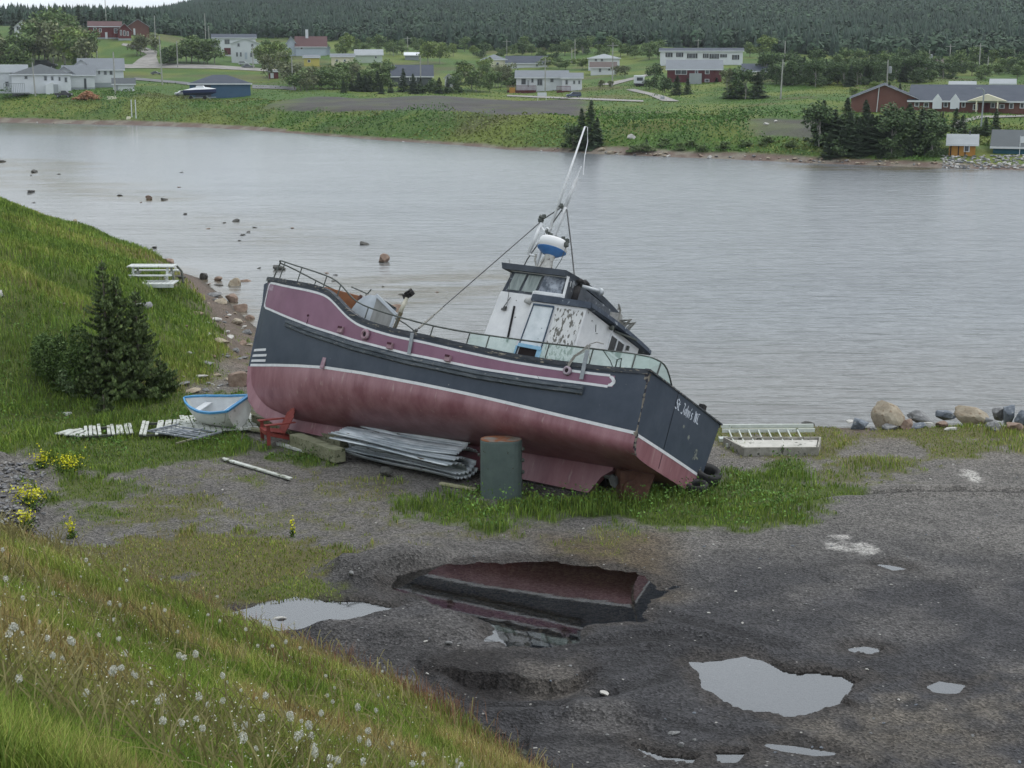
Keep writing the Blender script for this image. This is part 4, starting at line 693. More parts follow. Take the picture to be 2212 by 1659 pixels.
# ---------------------------------------------------------------- things lying about the boat
def on(o, P): o.location = P; return o
def gz(x, y): return float(hgt(np.array([x]), np.array([y]))[0])
def misc():
    GR = mat('tank_green', (.085, .115, .11), (.115, .15, .14), scale=2.5, rough=.55, c3=(.05, .05, .04), s3=9, t3=.68)
    # oil tank standing on its end
    P = gp(1083, 1062); t = empty('oil_tank', (P[0]+.0, P[1]-.35, -.1), .05, 'grey-green steel oil tank with rusty top standing on end beside the boat', 'tank')
    def obr(w, d, n=10):
        r = d/2; return [((w/2-r)+r*math.cos(a), r*math.sin(a)) for a in np.linspace(-math.pi/2, math.pi/2, n)]+[(-(w/2-r)-r*math.cos(a), -r*math.sin(a)) for a in np.linspace(-math.pi/2, math.pi/2, n)]
    O = obr(1.02, .62); B = MB(); B.prism([(x, y, 0) for x, y in O], (0, 0, 1.52)); B.build('tank_shell', GR, t, bevel=.03)
    B = MB(); B.prism([(x*.985, y*.97, 1.521) for x, y in O], (0, 0, .012)); B.build('tank_top', mat('tank_top', (.17, .15, .12), (.3, .28, .25), scale=3, rough=.7, c3=(.26, .10, .045), s3=2.2, t3=.5, w3=.1), t)
    for z, y in ((1.3, -.12), (1.02, -.12), (.72, -.1)): B = MB(); B.lathe((.49, y, z), [(.05, 0), (.05, .04), (.03, .07)], 10, (1, -.2, 0)); B.build('port_plug', mat('dark_pipe', (.05, .055, .05)), t)
    B = MB(); B.lathe((-.52, 0, 1.14), [(.04, 0), (.04, .05)], 8, (-1, 0, 0)); B.build('port_plug', mat('dark_pipe', (.05, .055, .05)), t)
    # corrugated metal sheets: a stack, each sheet its own thing
    ZN = mat('zinc', (.22, .26, .29), (.66, .70, .72), scale=2.2, rough=.45, metal=.25, bump=.2, stretch=(.35, 2, 1), detail=8, c3=(.1, .08, .06), s3=6, t3=.66)
    def sheet(L_, wd, name_, curl, loc, rz, ry, lab, seed, tilt=0.):
        r = random.Random(seed); G = []
        for i in range(14):
            x = (i/13-.5)*L_; row = []
            for k in range(41):
                q = k/40-.5; y = q*wd; z = .032*math.sin(q*wd/.125*2*math.pi)+curl*q*q+.03*math.sin(x*1.3+seed)+.02*math.sin(3*q+x)
                row.append((x+.05*math.sin(q*5+seed), y, z))
            G.append(row)
        B = MB(); B.grid(G); o = B.build('metal_sheet', ZN, None, True, solid=.004); o.location = loc; o.rotation_euler = (tilt, ry, rz); tag(o, lab, 'metal sheet', 'corrugated sheets piled by the boat'); return o
    rz = math.radians(-38)
    c = (gp(735, 985)+gp(1035, 1030))/2
    data = [(3.9, .75, .5, (c[0]+.15, c[1]-.05, .1), rz, .03, 'lowest corrugated sheet of the pile, half sunk in the grass', .1), (4.0, .7, .5, (c[0]+.1, c[1], .2), rz+.02, .02, 'corrugated sheet just above the lowest one, dark torn end by the tank', .2),
            (4.2, .8, -.7, (c[0]-.05, c[1]+.02, .36), rz-.02, .01, 'corrugated sheet in the middle of the pile, front edge rolled down', -.55), (4.3, .75, -.5, (c[0]-.1, c[1]+.1, .45), rz+.01, .01, 'bright zinc sheet curving over the front of the pile', -.4),
            (4.0, .8, -.35, (c[0]+.05, c[1]+.25, .55), rz+.05, .0, 'topmost broad corrugated sheet of the pile', -.12), (3.6, .45, -.2, (c[0]+.35, c[1]+.55, .62), rz+.03, .03, 'narrow pale sheet lying along the back of the pile', .1), (3.3, .3, -.1, (c[0]+.5, c[1]+.8, .66), rz-.05, .06, 'thin twisted sheet sticking up nearest the hull', .5)]
    for i, (L_, wd, cu, loc, r_, ry, lab, tl) in enumerate(data): sheet(L_, wd*1.25, 'metal_sheet', cu*1.2, (loc[0]-.1, loc[1]-.25, loc[2]*1.35), r_, ry, lab, i, tl)
    B = MB(); B.beam(Vector(gp(1045, 1062))+Vector((-1.1, .55, .06)), Vector(gp(1045, 1062))+Vector((-.2, .05, .04)), .12, .05); tag(B.build('plank', mat('plank_yellow', (.3, .29, .17), (.42, .4, .26), scale=6)), 'yellowish plank end under the corrugated sheets', 'plank')
    # red slatted garden chair
    RC = mat('chair_red', (.20, .035, .028), (.27, .055, .045), scale=4, rough=.55, bump=.1)
    P = gp(628, 938); ch = empty('garden_chair', (P[0]-.15, P[1]-1.25, .1), math.radians(-155+90), 'red slatted garden chair under the bow facing left', 'chair')
    # chair local: -y is front
    for s in (-1, 1):
        B = MB(); B.prism([(s*.3, -.42, 0), (s*.3, -.32, 0), (s*.3, -.33, .55), (s*.3, -.42, .55)], (.03*s, 0, 0)); B.build('front_leg', RC, ch)
        B = MB(); B.prism([(s*.27, -.42, .38), (s*.27, -.42, .28), (s*.27, .5, 0), (s*.27, .55, .02), (s*.27, .1, .22)], (.03*s, 0, 0)); B.build('side_rail', RC, ch)
        B = MB(); B.prism([(s*.24, -.48, .56), (s*.4, -.48, .56), (s*.4, -.1, .56), (s*.34, .4, .56), (s*.26, .4, .56)], (0, 0, .025)); B.build('armrest', RC, ch)
    B = MB()
    for k in range(6): y = -.42+k*.09; B.box((0, y, .39-.02*abs(k-0)*.9), (.56, .078, .02))
    B.beam((0-.28, -.44, .34), (.28, -.44, .34), .02, .1); B.build('seat', RC, ch)
    B = MB()
    for k in range(7):
        x = (k-3)*.078; h_ = .82-.012*(k-3)**2*1.6; B.beam((x, .05, .2), (x*1.15, .05+h_*.5, .2+h_*.86), .068, .018, (0, 1, 0))
    B.beam((-.28, .22, .46), (.28, .22, .46), .02, .06); B.build('backrest', RC, ch)
    # dinghy
    DW = mat('dinghy_white', (.60, .61, .58), (.7, .71, .68), scale=2, rough=.5, c3=(.3, .3, .26), s3=5, t3=.6, w3=.1); DI = mat('dinghy_inside', (.55, .57, .58), (.66, .68, .69), scale=3)
    A = Vector((-9.45, 43.3, 0)); T = Vector((-7.72, 42.6, 0)); d = T-A; Ld = d.length; d.normalize(); rzd = math.atan2(d.y, d.x)
    D_ = empty('dinghy', (A.x, A.y, .14), rzd, 'small white dinghy with a bright blue rim under the bow', 'dinghy')
    D_.rotation_euler = (.17, 0, rzd); D_.scale = (1, .84, 1.1)
    SDb = [(0, .04), (.1, .30), (.25, .55), (.45, .74), (.7, .82), (1, .78)]
    def dsec(s, k, off=0):   # k 0 keel .. 1 rim
        b = np.interp(s, [a for a, _ in SDb], [b for _, b in SDb])-off; zr = .62-.10*math.sin(s*3.14)+.03; zk = .0+.22*max(0, (.25-s)/.25)**1.5
        th = k*math.pi/2; y = b*math.sin(th)**.7*(.72+.28*k); z = zk+(zr-zk)*(1-math.cos(th)**.9)+off*.7*(1-k); return (s*Ld*(1 if k < 1 else 1)-(1-k)*.0+(1-s)*(1-k)*.35, y, z)
    S_ = [i/20 for i in range(21)]; K_ = [i/8 for i in range(9)]
    B = MB()
    for sd in (1, -1): B.grid([[(p[0], p[1]*sd, p[2]) for p in (dsec(s, k) for k in K_)] for s in S_])
    pr = [dsec(1, k) for k in K_]; B.add([(p[0], p[1], p[2]) for p in pr]+[(p[0], -p[1], p[2]) for p in pr[::-1]], [tuple(range(18))]); B.build('hull', DW, D_, True)
    B = MB()
    for sd in (1, -1): B.grid([[(p[0], p[1]*sd, p[2]) for p in (dsec(s, k, .03) for k in K_)] for s in S_[1:20]])
    pr = [dsec(.955, k, .03) for k in K_]; B.add([(p[0], p[1], p[2]) for p in pr]+[(p[0], -p[1], p[2]) for p in pr[::-1]], [tuple(range(18))]); B.build('inner_hull', DI, D_, True)
    B = MB()
    for sd in (1, -1):
        G = []
        for s in S_: p = dsec(s, 1); G.append([(p[0], (p[1]+.025)*sd, p[2]-.03), (p[0], (p[1]+.025)*sd, p[2]+.025), (p[0], max(p[1]-.06, 0)*sd, p[2]+.025), (p[0], max(p[1]-.06, 0)*sd, p[2]-.02)])
        B.grid(G)
    p = dsec(1, 1); B.beam((p[0]-.03, -p[1], p[2]), (p[0]-.03, p[1], p[2]), .1, .055); B.build('rim', mat('rim_blue', (.05, .22, .45), (.09, .3, .52), scale=6, rough=.5), D_)
    B = MB(); B.box((Ld*.8, 0, .42), (.26, 1.4, .03)); B.build('thwart', DI, D_); B = MB(); B.box((Ld*.3, 0, .42), (.22, .9, .03)); B.build('thwart', DI, D_)
    B = MB(); B.box((Ld*.5, -.02, .03), (Ld*.75, .04, .05)); B.build('keel_strip', DW, D_)
    B = MB(); B.tube([(Ld*.97, -.8, .62), (Ld*.95, -.84, .4), (Ld*.93, -.83, .33)], .012, 4); B.build('painter_rope', mat('rope_grey', (.22, .21, .19)), D_)
    # weathered white walkway slabs of planks, west of the boat
    PW = mat('plank_white', (.36, .37, .33), (.58, .60, .56), scale=3.5, rough=.8, bump=.3, c3=(.12, .13, .08), s3=5, t3=.56, w3=.08, detail=7)
    def deck(uvL, uvR, depth, n, lab, gapf=.25, z=.17, missing=()):
        depth = depth*1.25
        a = gp(*uvL); b = gp(*uvR); a = Vector((a[0], a[1], z)); b = Vector((b[0], b[1], z)); d = (b-a); Lh = d.length; d.normalize(); o = empty('boardwalk', a, math.atan2(d.y, d.x), lab, 'boardwalk', 'old white boardwalk sections'); w = Lh/n
        for k in range(n):
            if k in missing: continue
            B = MB(); B.beam(((k+.5)*w, .0+random.uniform(-.04, .04), 0), ((k+.5)*w+random.uniform(-.1, .1)*.3, depth+random.uniform(-.06, .06), random.uniform(-.02, .03)), w*(1-gapf), .035); B.build('plank', PW, o)
        for y in (.12, depth-.12): B = MB(); B.beam((0, y, -.05), (Lh, y, -.05), .08, .06); B.build('joist', mat('joist', (.08, .085, .07)), o)
    deck((182, 955), (290, 948), .95, 11, 'leftmost white boardwalk section sinking into the grass', .3, .17, (4,)); deck((118, 945), (178, 952), .5, 4, 'short outer end of the white boardwalk at far left', .25, .12)
    deck((300, 952), (395, 948), 1.3, 11, 'white boardwalk section with weeds growing between its planks', .22, .17, (2, 3)); deck((400, 945), (560, 934), 1.7, 14, 'white boardwalk section under the blue-rimmed dinghy', .12, .12)
    GT = mat('timber_green', (.15, .15, .09), (.27, .27, .18), scale=3, rough=.85, bump=.4, stretch=(.4, 2, 2), c3=(.07, .08, .04), s3=6, t3=.55, w3=.08)
    for (u0, v0, u1, v1, z, w, h_, lab) in [(637, 950, 735, 985, .22, .34, .36, 'thick squared timber supporting the keel behind the red chair'), (668, 932, 745, 962, .2, .3, .34, 'squared timber directly under the keel'), (600, 958, 660, 975, .05, .12, .08, 'loose pale board in the grass below the chair'), (700, 986, 722, 992, .05, .16, .05, 'short pale board end beside the zinc sheets'), (480, 990, 628, 1034, .05, .12, .05, 'long pale board lying at the grass edge'), (552, 905, 640, 930, .2, .3, .3, 'grey timber block under the forefoot between dinghy and chair'), (540, 926, 620, 938, .1, .2, .08, 'flat grey plank between the dinghy and the chair'), (95, 884, 150, 895, .1, .2, .1, 'pale log half hidden in the grass at the far left'), (380, 958, 462, 936, .2, .05, .05, 'thin grey pole laid across the boardwalk')]:
        a = gp(u0, v0, z); b = gp(u1, v1, z); B = MB(); B.beam(a, b, w, h_); tag(B.build('timber', GT if 'pale' not in lab else PW, bevel=.01), lab, 'timber' if w > .15 else 'board')
    # slatted grey frame bits on the boardwalk
    P = gp(395, 935, .18); fr = empty('trellis', (P[0], P[1], .18), -.6, 'collapsed grey slatted frame lying on the white boardwalk', 'frame'); GS = mat('frame_grey', (.16, .18, .2), (.28, .3, .33), scale=5, rough=.8)
    for k in range(6): B = MB(); B.beam((-1.0, -.4+k*.16, 0), (1.0, -.35+k*.15+random.uniform(-.1, .1), .05), .05, .04); B.build('slat', GS, fr)
    for x in (-.8, .2, .9): B = MB(); B.beam((x, -.5, .05), (x+.1, .5, .06), .05, .04); B.build('crossbar', GS, fr)
    # aluminium ladder and wooden frame box right of the stern
    AL = mat('ladder_pale', (.5, .53, .48), (.62, .65, .6), scale=4, rough=.5, c3=(.15, .17, .1), s3=6, t3=.66)
    a = gp(1556, 938, .12); b = gp(1754, 937, .12); a = Vector(a); b = Vector(b); d = (b-a).normalized(); n = Vector((-d.y, d.x, 0)); a = a-Vector((0, .75, .04)); b = b-Vector((0, .75, .04)); LD = empty('ladder', a, math.atan2(d.y, d.x), 'pale extension ladder lying on its side behind the stern', 'ladder'); Ll = (b-a).length
    for y, z in ((.55, .32), (.35, .24), (-.35, 0)): B = MB(); B.beam((0, y, z), (Ll, y, z), .05, .1); B.build('side_rail', AL, LD)
    for k in range(8): B = MB(); B.tube([(.25+k*(Ll-.4)/8, -.35, .02), (.18+k*(Ll-.4)/8, .35, .26)], .022, 6); B.build('rung', AL, LD)
    WG = mat('weathered_frame', (.2, .19, .16), (.36, .34, .3), scale=4, rough=.85, bump=.4, c3=(.08, .08, .06), s3=8, t3=.6)
    P = gp(1590, 985); bx = empty('planter_frame', (P[0]+.2, P[1], 0), .02, 'weathered wooden frame box lying in front of the ladder', 'wooden frame')
    Q = [(0, 0), (2.0, 0), (2.3, 1.1), (-.35, 1.15)]; names = ['front_board', 'end_board', 'back_board', 'end_board']
    for i in range(4): B = MB(); p, q = Q[i], Q[(i+1) % 4]; B.beam((p[0], p[1], .12), (q[0], q[1], .12), .05, .24); B.build(names[i], WG, bx)
    B = MB(); B.prism([(.03, .04, .14), (1.95, .04, .14), (2.22, 1.06, .14), (-.28, 1.1, .14)], (0, 0, .03)); B.build('inner_panel', mat('panel_pale', (.4, .39, .35), (.52, .5, .46), scale=3, c3=(.12, .12, .1), s3=4, t3=.62), bx)
    B = MB(); a = gp(1553, 949, .05); b = gp(1573, 949, .05); B.beam(a, b, .25, .1); tag(B.build('board', AL), 'short white board end poking out beside the stern', 'board')
    # tyres, engine block and cribbing under the stern
    TY = mat('rubber', (.012, .012, .013), (.03, .03, .03), scale=6, rough=.8)
    def tyre(loc, R_, r_, rot, lab):
        t_ = empty('tyre', loc, 0, lab, 'tyre', 'old tyres under the stern'); t_.rotation_euler = rot
        prof = [(R_-r_*.9, -r_*.55), (R_-r_*.2, -r_*.75), (R_, -r_*.5), (R_, r_*.5), (R_-r_*.2, r_*.75), (R_-r_*.9, r_*.55), (R_-r_*.8, 0), (R_-r_*.9, -r_*.55)]
        B = MB(); B.lathe((0, 0, 0), prof, 28); B.f = B.f[:-2]; B.build('tread', TY, t_, True)
    P = gp(1535, 1040, .2); tyre((P[0]-.05, P[1]+.35, .28), .36, .2, (.3, .25, 0), 'larger old tyre lying beneath the starboard corner of the stern')
    P = gp(1505, 1052, .15); tyre((P[0], P[1]+.1, .12), .3, .16, (.1, 0, 0), 'smaller tyre flat in the grass under the stern corner')
    RU = mat('rust_red', (.035, .02, .018), (.075, .04, .032), scale=5, rough=.9, bump=.4, c3=(.3, .29, .27), s3=4.5, t3=.73, w3=.02)
    P = gp(1362, 1080); e = empty('engine_block', (P[0], P[1]+.25, 0), .2, 'rusty engine block propped under the stern behind the propeller', 'engine block')
    B = MB(); B.box((0, 0, .42), (.62, .5, .62)); B.build('block', RU, e, bevel=.04); B = MB(); B.box((.05, 0, .8), (.42, .34, .16)); B.build('head_cover', RU, e, bevel=.03); B = MB(); B.lathe((-.05, -.26, .3), [(.2, 0), (.2, .07), (.06, .09)], 16, (0, -1, 0)); B.build('flywheel', RU, e, True); B = MB(); B.box((0, 0, .06), (.8, .55, .12)); B.build('sump', RU, e)
    for (u, v, dx, lab) in [(1420, 1070, .9, 'dark timber crib block under the transom'), (1325, 1060, .5, 'low dark block behind the propeller')]:
        P = gp(u, v); B = MB(); B.box((P[0], P[1]+.5, .12), (dx, .4, .3), rz=.4); tag(B.build('crib_block', mat('crib_dark', (.03, .025, .02), (.06, .05, .04), scale=5), bevel=.02), lab, 'timber')
    # picnic table on the left slope with its plank base
    PT = mat('picnic_white', (.42, .44, .42), (.56, .58, .56), scale=4, rough=.7, c3=(.25, .26, .22), s3=6, t3=.62)
    P = place(325, 618); z = P.z; pb = empty('plank_platform', (P.x, P.y, z+.12), .0, 'slatted white platform in front of the picnic table', 'platform')
    for k in range(12): B = MB(); B.beam((-.95+k*.17, -.35, 0), (-1.05+k*.17+.1, .75, 0), .14, .04); B.build('slat', PT, pb)
    B = MB(); B.beam((-1.0, -.34, -.06), (1.0, -.34, -.06), .06, .14); B.build('edge_board', PT, pb)
    pt = empty('picnic_table', (P.x-.15, P.y+1.1, gz(P.x, P.y+1.1)*.3+z*.7+.0), .0, 'white picnic table on the grassy slope by the water', 'picnic table')
    B = MB()
    for k in range(5): B.beam((-.95, -.34+k*.17, .76), (.95, -.34+k*.17, .76), .155, .04)
    B.build('tabletop', PT, pt)
    for s in (-1, 1): B = MB(); B.beam((-.95, s*.78, .46), (.95, s*.78, .46), .24, .04); B.build('bench', PT, pt)
    for x in (-.7, .7):
        for s in (-1, 1): B = MB(); B.beam((x, s*.3, .74), (x, s*.72, 0), .04, .1, (1, 0, 0)); B.build('leg', PT, pt)
        B = MB(); B.beam((x, -.9, .42), (x, .9, .42), .04, .1); B.build('crossbar', PT, pt)
    B = MB(); B.tube([(.95, .3, .7), (1.15, .2, .5), (1.25, .0, .05)], .05, 5); B.build('handrail', mat('joist', (.08, .085, .07)), pt)
misc()
# ---------------------------------------------------------------- rocks
def rock_mesh(seed, sub=3):
    import bmesh
    bm = bmesh.new(); bmesh.ops.create_icosphere(bm, subdivisions=sub, radius=1); r = np.random.default_rng(seed)
    cuts = r.normal(size=(11, 3)); cuts /= np.linalg.norm(cuts, axis=1)[:, None]; ds = r.uniform(.45, .82, 11); sc_ = np.array([1, r.uniform(.65, .95), r.uniform(.55, .8)])
    for v in bm.verts:
        p = np.array(v.co)
        for n, d in zip(cuts, ds):
            k = p@n-d
            if k > 0: p = p-n*k*.98
        p = p*(1+.06*math.sin(p[0]*7+seed)*math.sin(p[1]*6)*math.cos(p[2]*8))*sc_; v.co = p
    me = bpy.data.meshes.new('rock'); bm.to_mesh(me); bm.free(); return me
RM = [rock_mesh(i) for i in range(7)]; RMs = [rock_mesh(20+i, 2) for i in range(5)]
RC_ = {'grey': mat('rock_grey', (.11, .11, .11), (.25, .25, .25), scale=2.5, rough=.85, bump=.5, c3=(.34, .34, .33), s3=5, t3=.6, w3=.08), 'tan': mat('rock_tan', (.22, .18, .13), (.40, .35, .27), scale=2, rough=.85, bump=.5, c3=(.2, .15, .1), s3=4, t3=.55, w3=.1),
       'brown': mat('rock_brown', (.15, .10, .075), (.27, .2, .155), scale=2.2, rough=.85, bump=.4), 'dark': mat('rock_dark', (.045, .045, .042), (.10, .095, .085), scale=2.5, rough=.7, bump=.5), 'pale': mat('rock_pale', (.36, .35, .32), (.52, .5, .47), scale=3, rough=.85, bump=.4), 'slate': mat('rock_slate', (.085, .10, .12), (.19, .21, .24), scale=2.2, rough=.8, bump=.5, c3=(.36, .36, .36), s3=3, t3=.62, w3=.06)}
RKM = {}
def rock(P, sx, sy, sz, tone, lab, group=None, far=False, rz=None, sink=.25, cat='rock', name='rock'):
    i = random.randrange(len(RMs if far else RM)); key = (far, i, tone)
    if key not in RKM: me = (RMs if far else RM)[i].copy(); me.materials.append(RC_[tone]); RKM[key] = me
    o = bpy.data.objects.new(name, RKM[key]); sc.collection.objects.link(o); o.scale = (sx, sy, sz); o.rotation_euler = (random.uniform(-.2, .2), random.uniform(-.2, .2), random.uniform(0, 6.28) if rz is None else rz)
    o.location = (P[0], P[1], P[2]+sz*.75*(1-sink)-sz*.25); return tag(o, lab, cat, group)
def rock_stuff(name, pts, tones, label):
    V = []; F = []; n = 0; C_ = []
    for P, s in pts:
        me = random.choice(RMs); v = np.array([tuple(q.co) for q in me.vertices]); a = random.uniform(0, 6.28); R = np.array([[math.cos(a), -math.sin(a), 0], [math.sin(a), math.cos(a), 0], [0, 0, 1]])
        v = (v*np.array([s, s*.8, s*.65]))@R.T+np.array([P[0], P[1], P[2]+s*.2]); f = np.array([tuple(q.vertices) for q in me.polygons])+n; n += len(v); V.append(v); F.append(f); C_.append(np.tile(random.choice(tones), (len(v), 1)))
    o = mesh_np(name, np.vstack(V), np.vstack(F), mat('rock_any', (.7, .7, .7), (1.2, 1.2, 1.2), scale=2, rough=.85, bump=.4, attr='col'), col=np.vstack(C_)); return tag(o, label, kind='stuff')
def rocks():
    # in the bay (u, v base, half-width px, aspect)
    for u, v, w, a, t, lab in [(828, 566, 20, .75, 'brown', 'large brown boulder standing alone in the shallows beyond the foredeck'), (786, 528, 16, .3, 'dark', 'flat dark rock barely above the water behind the brown boulder'), (512, 478, 12, .45, 'dark', 'dark rock awash in the middle of the weedy shallows'), (400, 463, 7, .5, 'dark', 'tiny dark rock left of the rock awash'), (323, 430, 11, .65, 'brown', 'round brown rock among yellow weed'), (355, 432, 10, .35, 'dark', 'low rock right of the round brown one among the weed'), (258, 423, 8, .4, 'dark', 'small low rock left of the round brown one among the weed'), (66, 415, 16, .35, 'dark', 'dark rock awash near the left edge of the bay'), (75, 372, 14, .4, 'dark', 'dark flat rock farther out at the left of the bay'), (4, 350, 10, .5, 'dark', 'dark rock at the very left edge of the water'), (163, 489, 15, .9, 'tan', 'pale tan boulder at the foot of the left slope'), (190, 497, 20, .45, 'brown', 'long flat brown rock beside the pale tan boulder'), (125, 475, 8, .7, 'dark', 'small dark rock just left of the pale tan boulder'), (100, 470, 8, .6, 'dark', 'small dark rock peeping over the slope edge'), (335, 536, 10, .5, 'dark', 'dark rock in calm water right of the slope edge'), (328, 570, 14, .8, 'dark', 'dark rounded rock behind the picnic table'), (363, 571, 20, .6, 'brown', 'wide brown rock in the water right of the picnic table'), (440, 603, 14, .95, 'dark', 'upright dark rock standing in water right of the picnic table'), (470, 606, 13, .6, 'brown', 'dark brown rock next to the upright dark one'), (600, 583, 18, .5, 'dark', 'dark rock in the water just behind the bow rail'), (855, 672, 22, .6, 'brown', 'brown boulder in the water behind the foredeck hauler post')]:
        P = gp(u, v, -1); s = w/px(P); rock(P, s, s*.8, s*a*1.25, t, lab, sink=.3)
    for k in range(26): P = gp(*random.choice([(random.uniform(0, 420), random.uniform(350, 440)), (random.uniform(430, 640), random.uniform(470, 520)), (random.uniform(700, 1100), random.uniform(590, 650)), (random.uniform(300, 560), random.uniform(540, 640))]), -1); s = random.uniform(3, 7)/px(P); rock(P, s*1.5, s, s*.45, random.choice(['dark', 'dark', 'brown']), 'low dark stone just breaking the surface of the weedy shallows', 'stones awash in the weedy shallows', far=True)
    # left shore pile
    L_ = [(505, 622, 30, .8, 'tan', 'big tan boulder topping the shore pile left of the bow'), (500, 652, 22, .95, 'brown', 'rounded brown boulder below the big tan one'), (532, 618, 24, .7, 'brown', 'dark red-brown boulder at the water edge near the bow'), (520, 672, 24, .7, 'brown', 'brown boulder touching the bow silhouette'), (478, 655, 20, .5, 'tan', 'flat tan rock left of the rounded brown boulder'), (462, 640, 26, .35, 'grey', 'flat grey slab of rock at the shoreline'), (470, 618, 14, .4, 'dark', 'low dark slab between shore and standing rock'), (514, 700, 26, .55, 'tan', 'wide tan rock on the shore below the pile'), (538, 690, 16, .7, 'brown', 'small brown rock against the bow'), (498, 730, 18, .4, 'pale', 'pale flat rock halfway along the shore strip'), (480, 742, 24, .45, 'tan', 'pale yellowish rock in the grass left of the bow'), (526, 745, 16, .7, 'brown', 'brown stone beside the bow stem'), (515, 832, 36, .85, 'brown', 'largest round brown boulder close to the bow stem'), (510, 760, 14, .6, 'grey', 'small grey rock below the shore pile'), (536, 722, 14, .8, 'grey', 'small grey rock right beside the stem'), (465, 692, 16, .5, 'pale', 'pale stone with a dark hollow log beside it'), (385, 600, 18, .4, 'dark', 'low dark rock under the right end of the picnic table'), (300, 668, 34, .5, 'grey', 'grey stone half buried behind the spruces'), (0, 642, 16, 1.0, 'pale', 'pale boulder cut off by the left edge on the slope'), (138, 658, 9, .5, 'tan', 'small tan stone lying in the slope grass'), (450, 788, 22, .35, 'grey', 'flat grey stone among the shore rubble'), (430, 815, 20, .3, 'pale', 'pale flat stone below the shore rubble'), (395, 830, 16, .35, 'grey', 'grey flat stone right of the spruces'), (470, 812, 14, .4, 'tan', 'tan stone left of the largest round boulder'), (415, 845, 20, .3, 'tan', 'tan flat stone near the dinghy'), (350, 840, 14, .4, 'grey', 'grey stone under the spruce branches'), (420, 680, 20, .4, 'brown', 'brown stone in the dark shore rubble')]
    for u, v, w, a, t, lab in L_: P = place(u, v); s = w/px(P); rock(P, s, s*.8, s*a*1.15, t, lab, sink=.3)
    for k in range(95):
        u = random.uniform(395, 548); v = random.uniform(640, 850)
        if v < 700 and u < 440: continue
        P = place(u, v); s = random.uniform(3, 11)/px(P); rock(P, s, s*.8, s*.6, random.choice(['grey', 'tan', 'brown', 'pale', 'grey']), 'small loose stone strewn over the shore between spruces and bow', 'small stones on the left shore', far=True)
    pts = []
    for k in range(420): P = place(random.uniform(-40, 95), random.uniform(1000, 1150)); pts.append((P, random.uniform(2, 10)/px(P)))
    rock_stuff('rubble', pts, [(.14, .14, .15), (.2, .2, .2), (.09, .09, .095), (.26, .25, .24)], 'heap of grey rubble at the left edge')
    # near riprap at right
    for u, v, w, a, t, lab in [(1858, 925, 30, .55, 'slate', 'blue-grey boulder at the left end of the stone row'), (1912, 918, 44, .85, 'tan', 'biggest pale boulder of the stone row'), (1958, 926, 26, .7, 'brown', 'brownish boulder leaning on the biggest pale one'), (1925, 928, 20, .5, 'grey', 'grey stone in front of the biggest pale boulder'), (1990, 906, 36, .45, 'grey', 'long dark-topped boulder in the stone row'), (1985, 925, 20, .55, 'slate', 'slate stone below the long dark-topped boulder'), (2012, 922, 16, .5, 'pale', 'pale stone below the long dark-topped boulder'), (2045, 905, 24, .8, 'slate', 'pointed slate-blue boulder in the stone row'), (2038, 922, 20, .5, 'brown', 'pinkish stone under the pointed slate boulder'), (2092, 910, 40, .6, 'tan', 'broad flat-topped tan boulder in the stone row'), (2060, 930, 16, .4, 'pale', 'small pale stone before the flat-topped tan boulder'), (2128, 912, 20, .6, 'grey', 'grey boulder right of the flat-topped tan one'), (2160, 900, 18, .9, 'grey', 'small grey boulder right of the pair in the stone row'), (2182, 905, 22, 1.1, 'slate', 'tall pointed grey boulder near the right edge'), (2150, 930, 26, .6, 'grey', 'low grey boulder in front near the right edge'), (2196, 930, 26, .7, 'brown', 'brown boulder at the right edge of the stone row'), (2215, 912, 24, .9, 'slate', 'slate boulder cut off by the right edge'), (1837, 912, 14, .3, 'pale', 'pale sliver of stone at the waterline left of the row'), (1748, 918, 14, .55, 'dark', 'lone dark stone on the grass edge left of the stone row'), (1890, 930, 14, .5, 'grey', 'small grey stone at the foot of the stone row'), (1790, 1010-85, 8, .5, 'grey', 'small grey stone on the shore edge')]:
        P = gp(u, v, 0); s = w/px(P); rock((P[0], P[1]+.15, -.04), s*1.2, s*.85, s*a*1.4, t, lab, sink=.25)
    # single stones on the lot
    for u, v, w, a, t, lab in [(603, 1342, 19, .6, 'pale', 'pale stone standing in the left puddle'), (1306, 1500, 17, .45, 'pale', 'white flat stone lying on the gravel'), (832, 1028, 19, .9, 'dark', 'dark grey rock propping the corrugated sheets'), (1470, 1612, 12, .6, 'grey', 'grey stone between the ruts at the bottom'), (1452, 1585, 18, .3, 'grey', 'flat grey stone above the ruts at the bottom'), (970, 1392, 11, .7, 'grey', 'rough grey stone on the bank below the brown puddle'), (760, 1240, 12, .6, 'grey', 'grey stone on the dark gravel heap'), (1500, 1600, 6, .6, 'grey', 'small grey stone right of the rut stones')]:
        P = place(u, v); s = w/px(P); rock(P, s, s*.8, s*a*1.2, t, lab, sink=.2)
    n = 0; k = 0
    while n < 170 and k < 2000:
        k += 1; u = random.uniform(150, 2212); v = random.uniform(1000, 1655); P = place(u, v)
        if float(gmask(np.array([P.x]), np.array([P.y]))[0][0]) > .5 or any(float(sdist(Q, np.array([P.x]), np.array([P.y]))[0]) > -.1 for _, Q, _ in PUDDLES): continue
        s = random.uniform(.02, .055); rock(P, s, s*.8, s*.6, random.choice(['grey', 'grey', 'pale', 'slate', 'dark']), 'loose pebble on the open gravel lot', 'loose pebbles on the gravel lot', far=True, name='pebble', cat='pebble'); n += 1
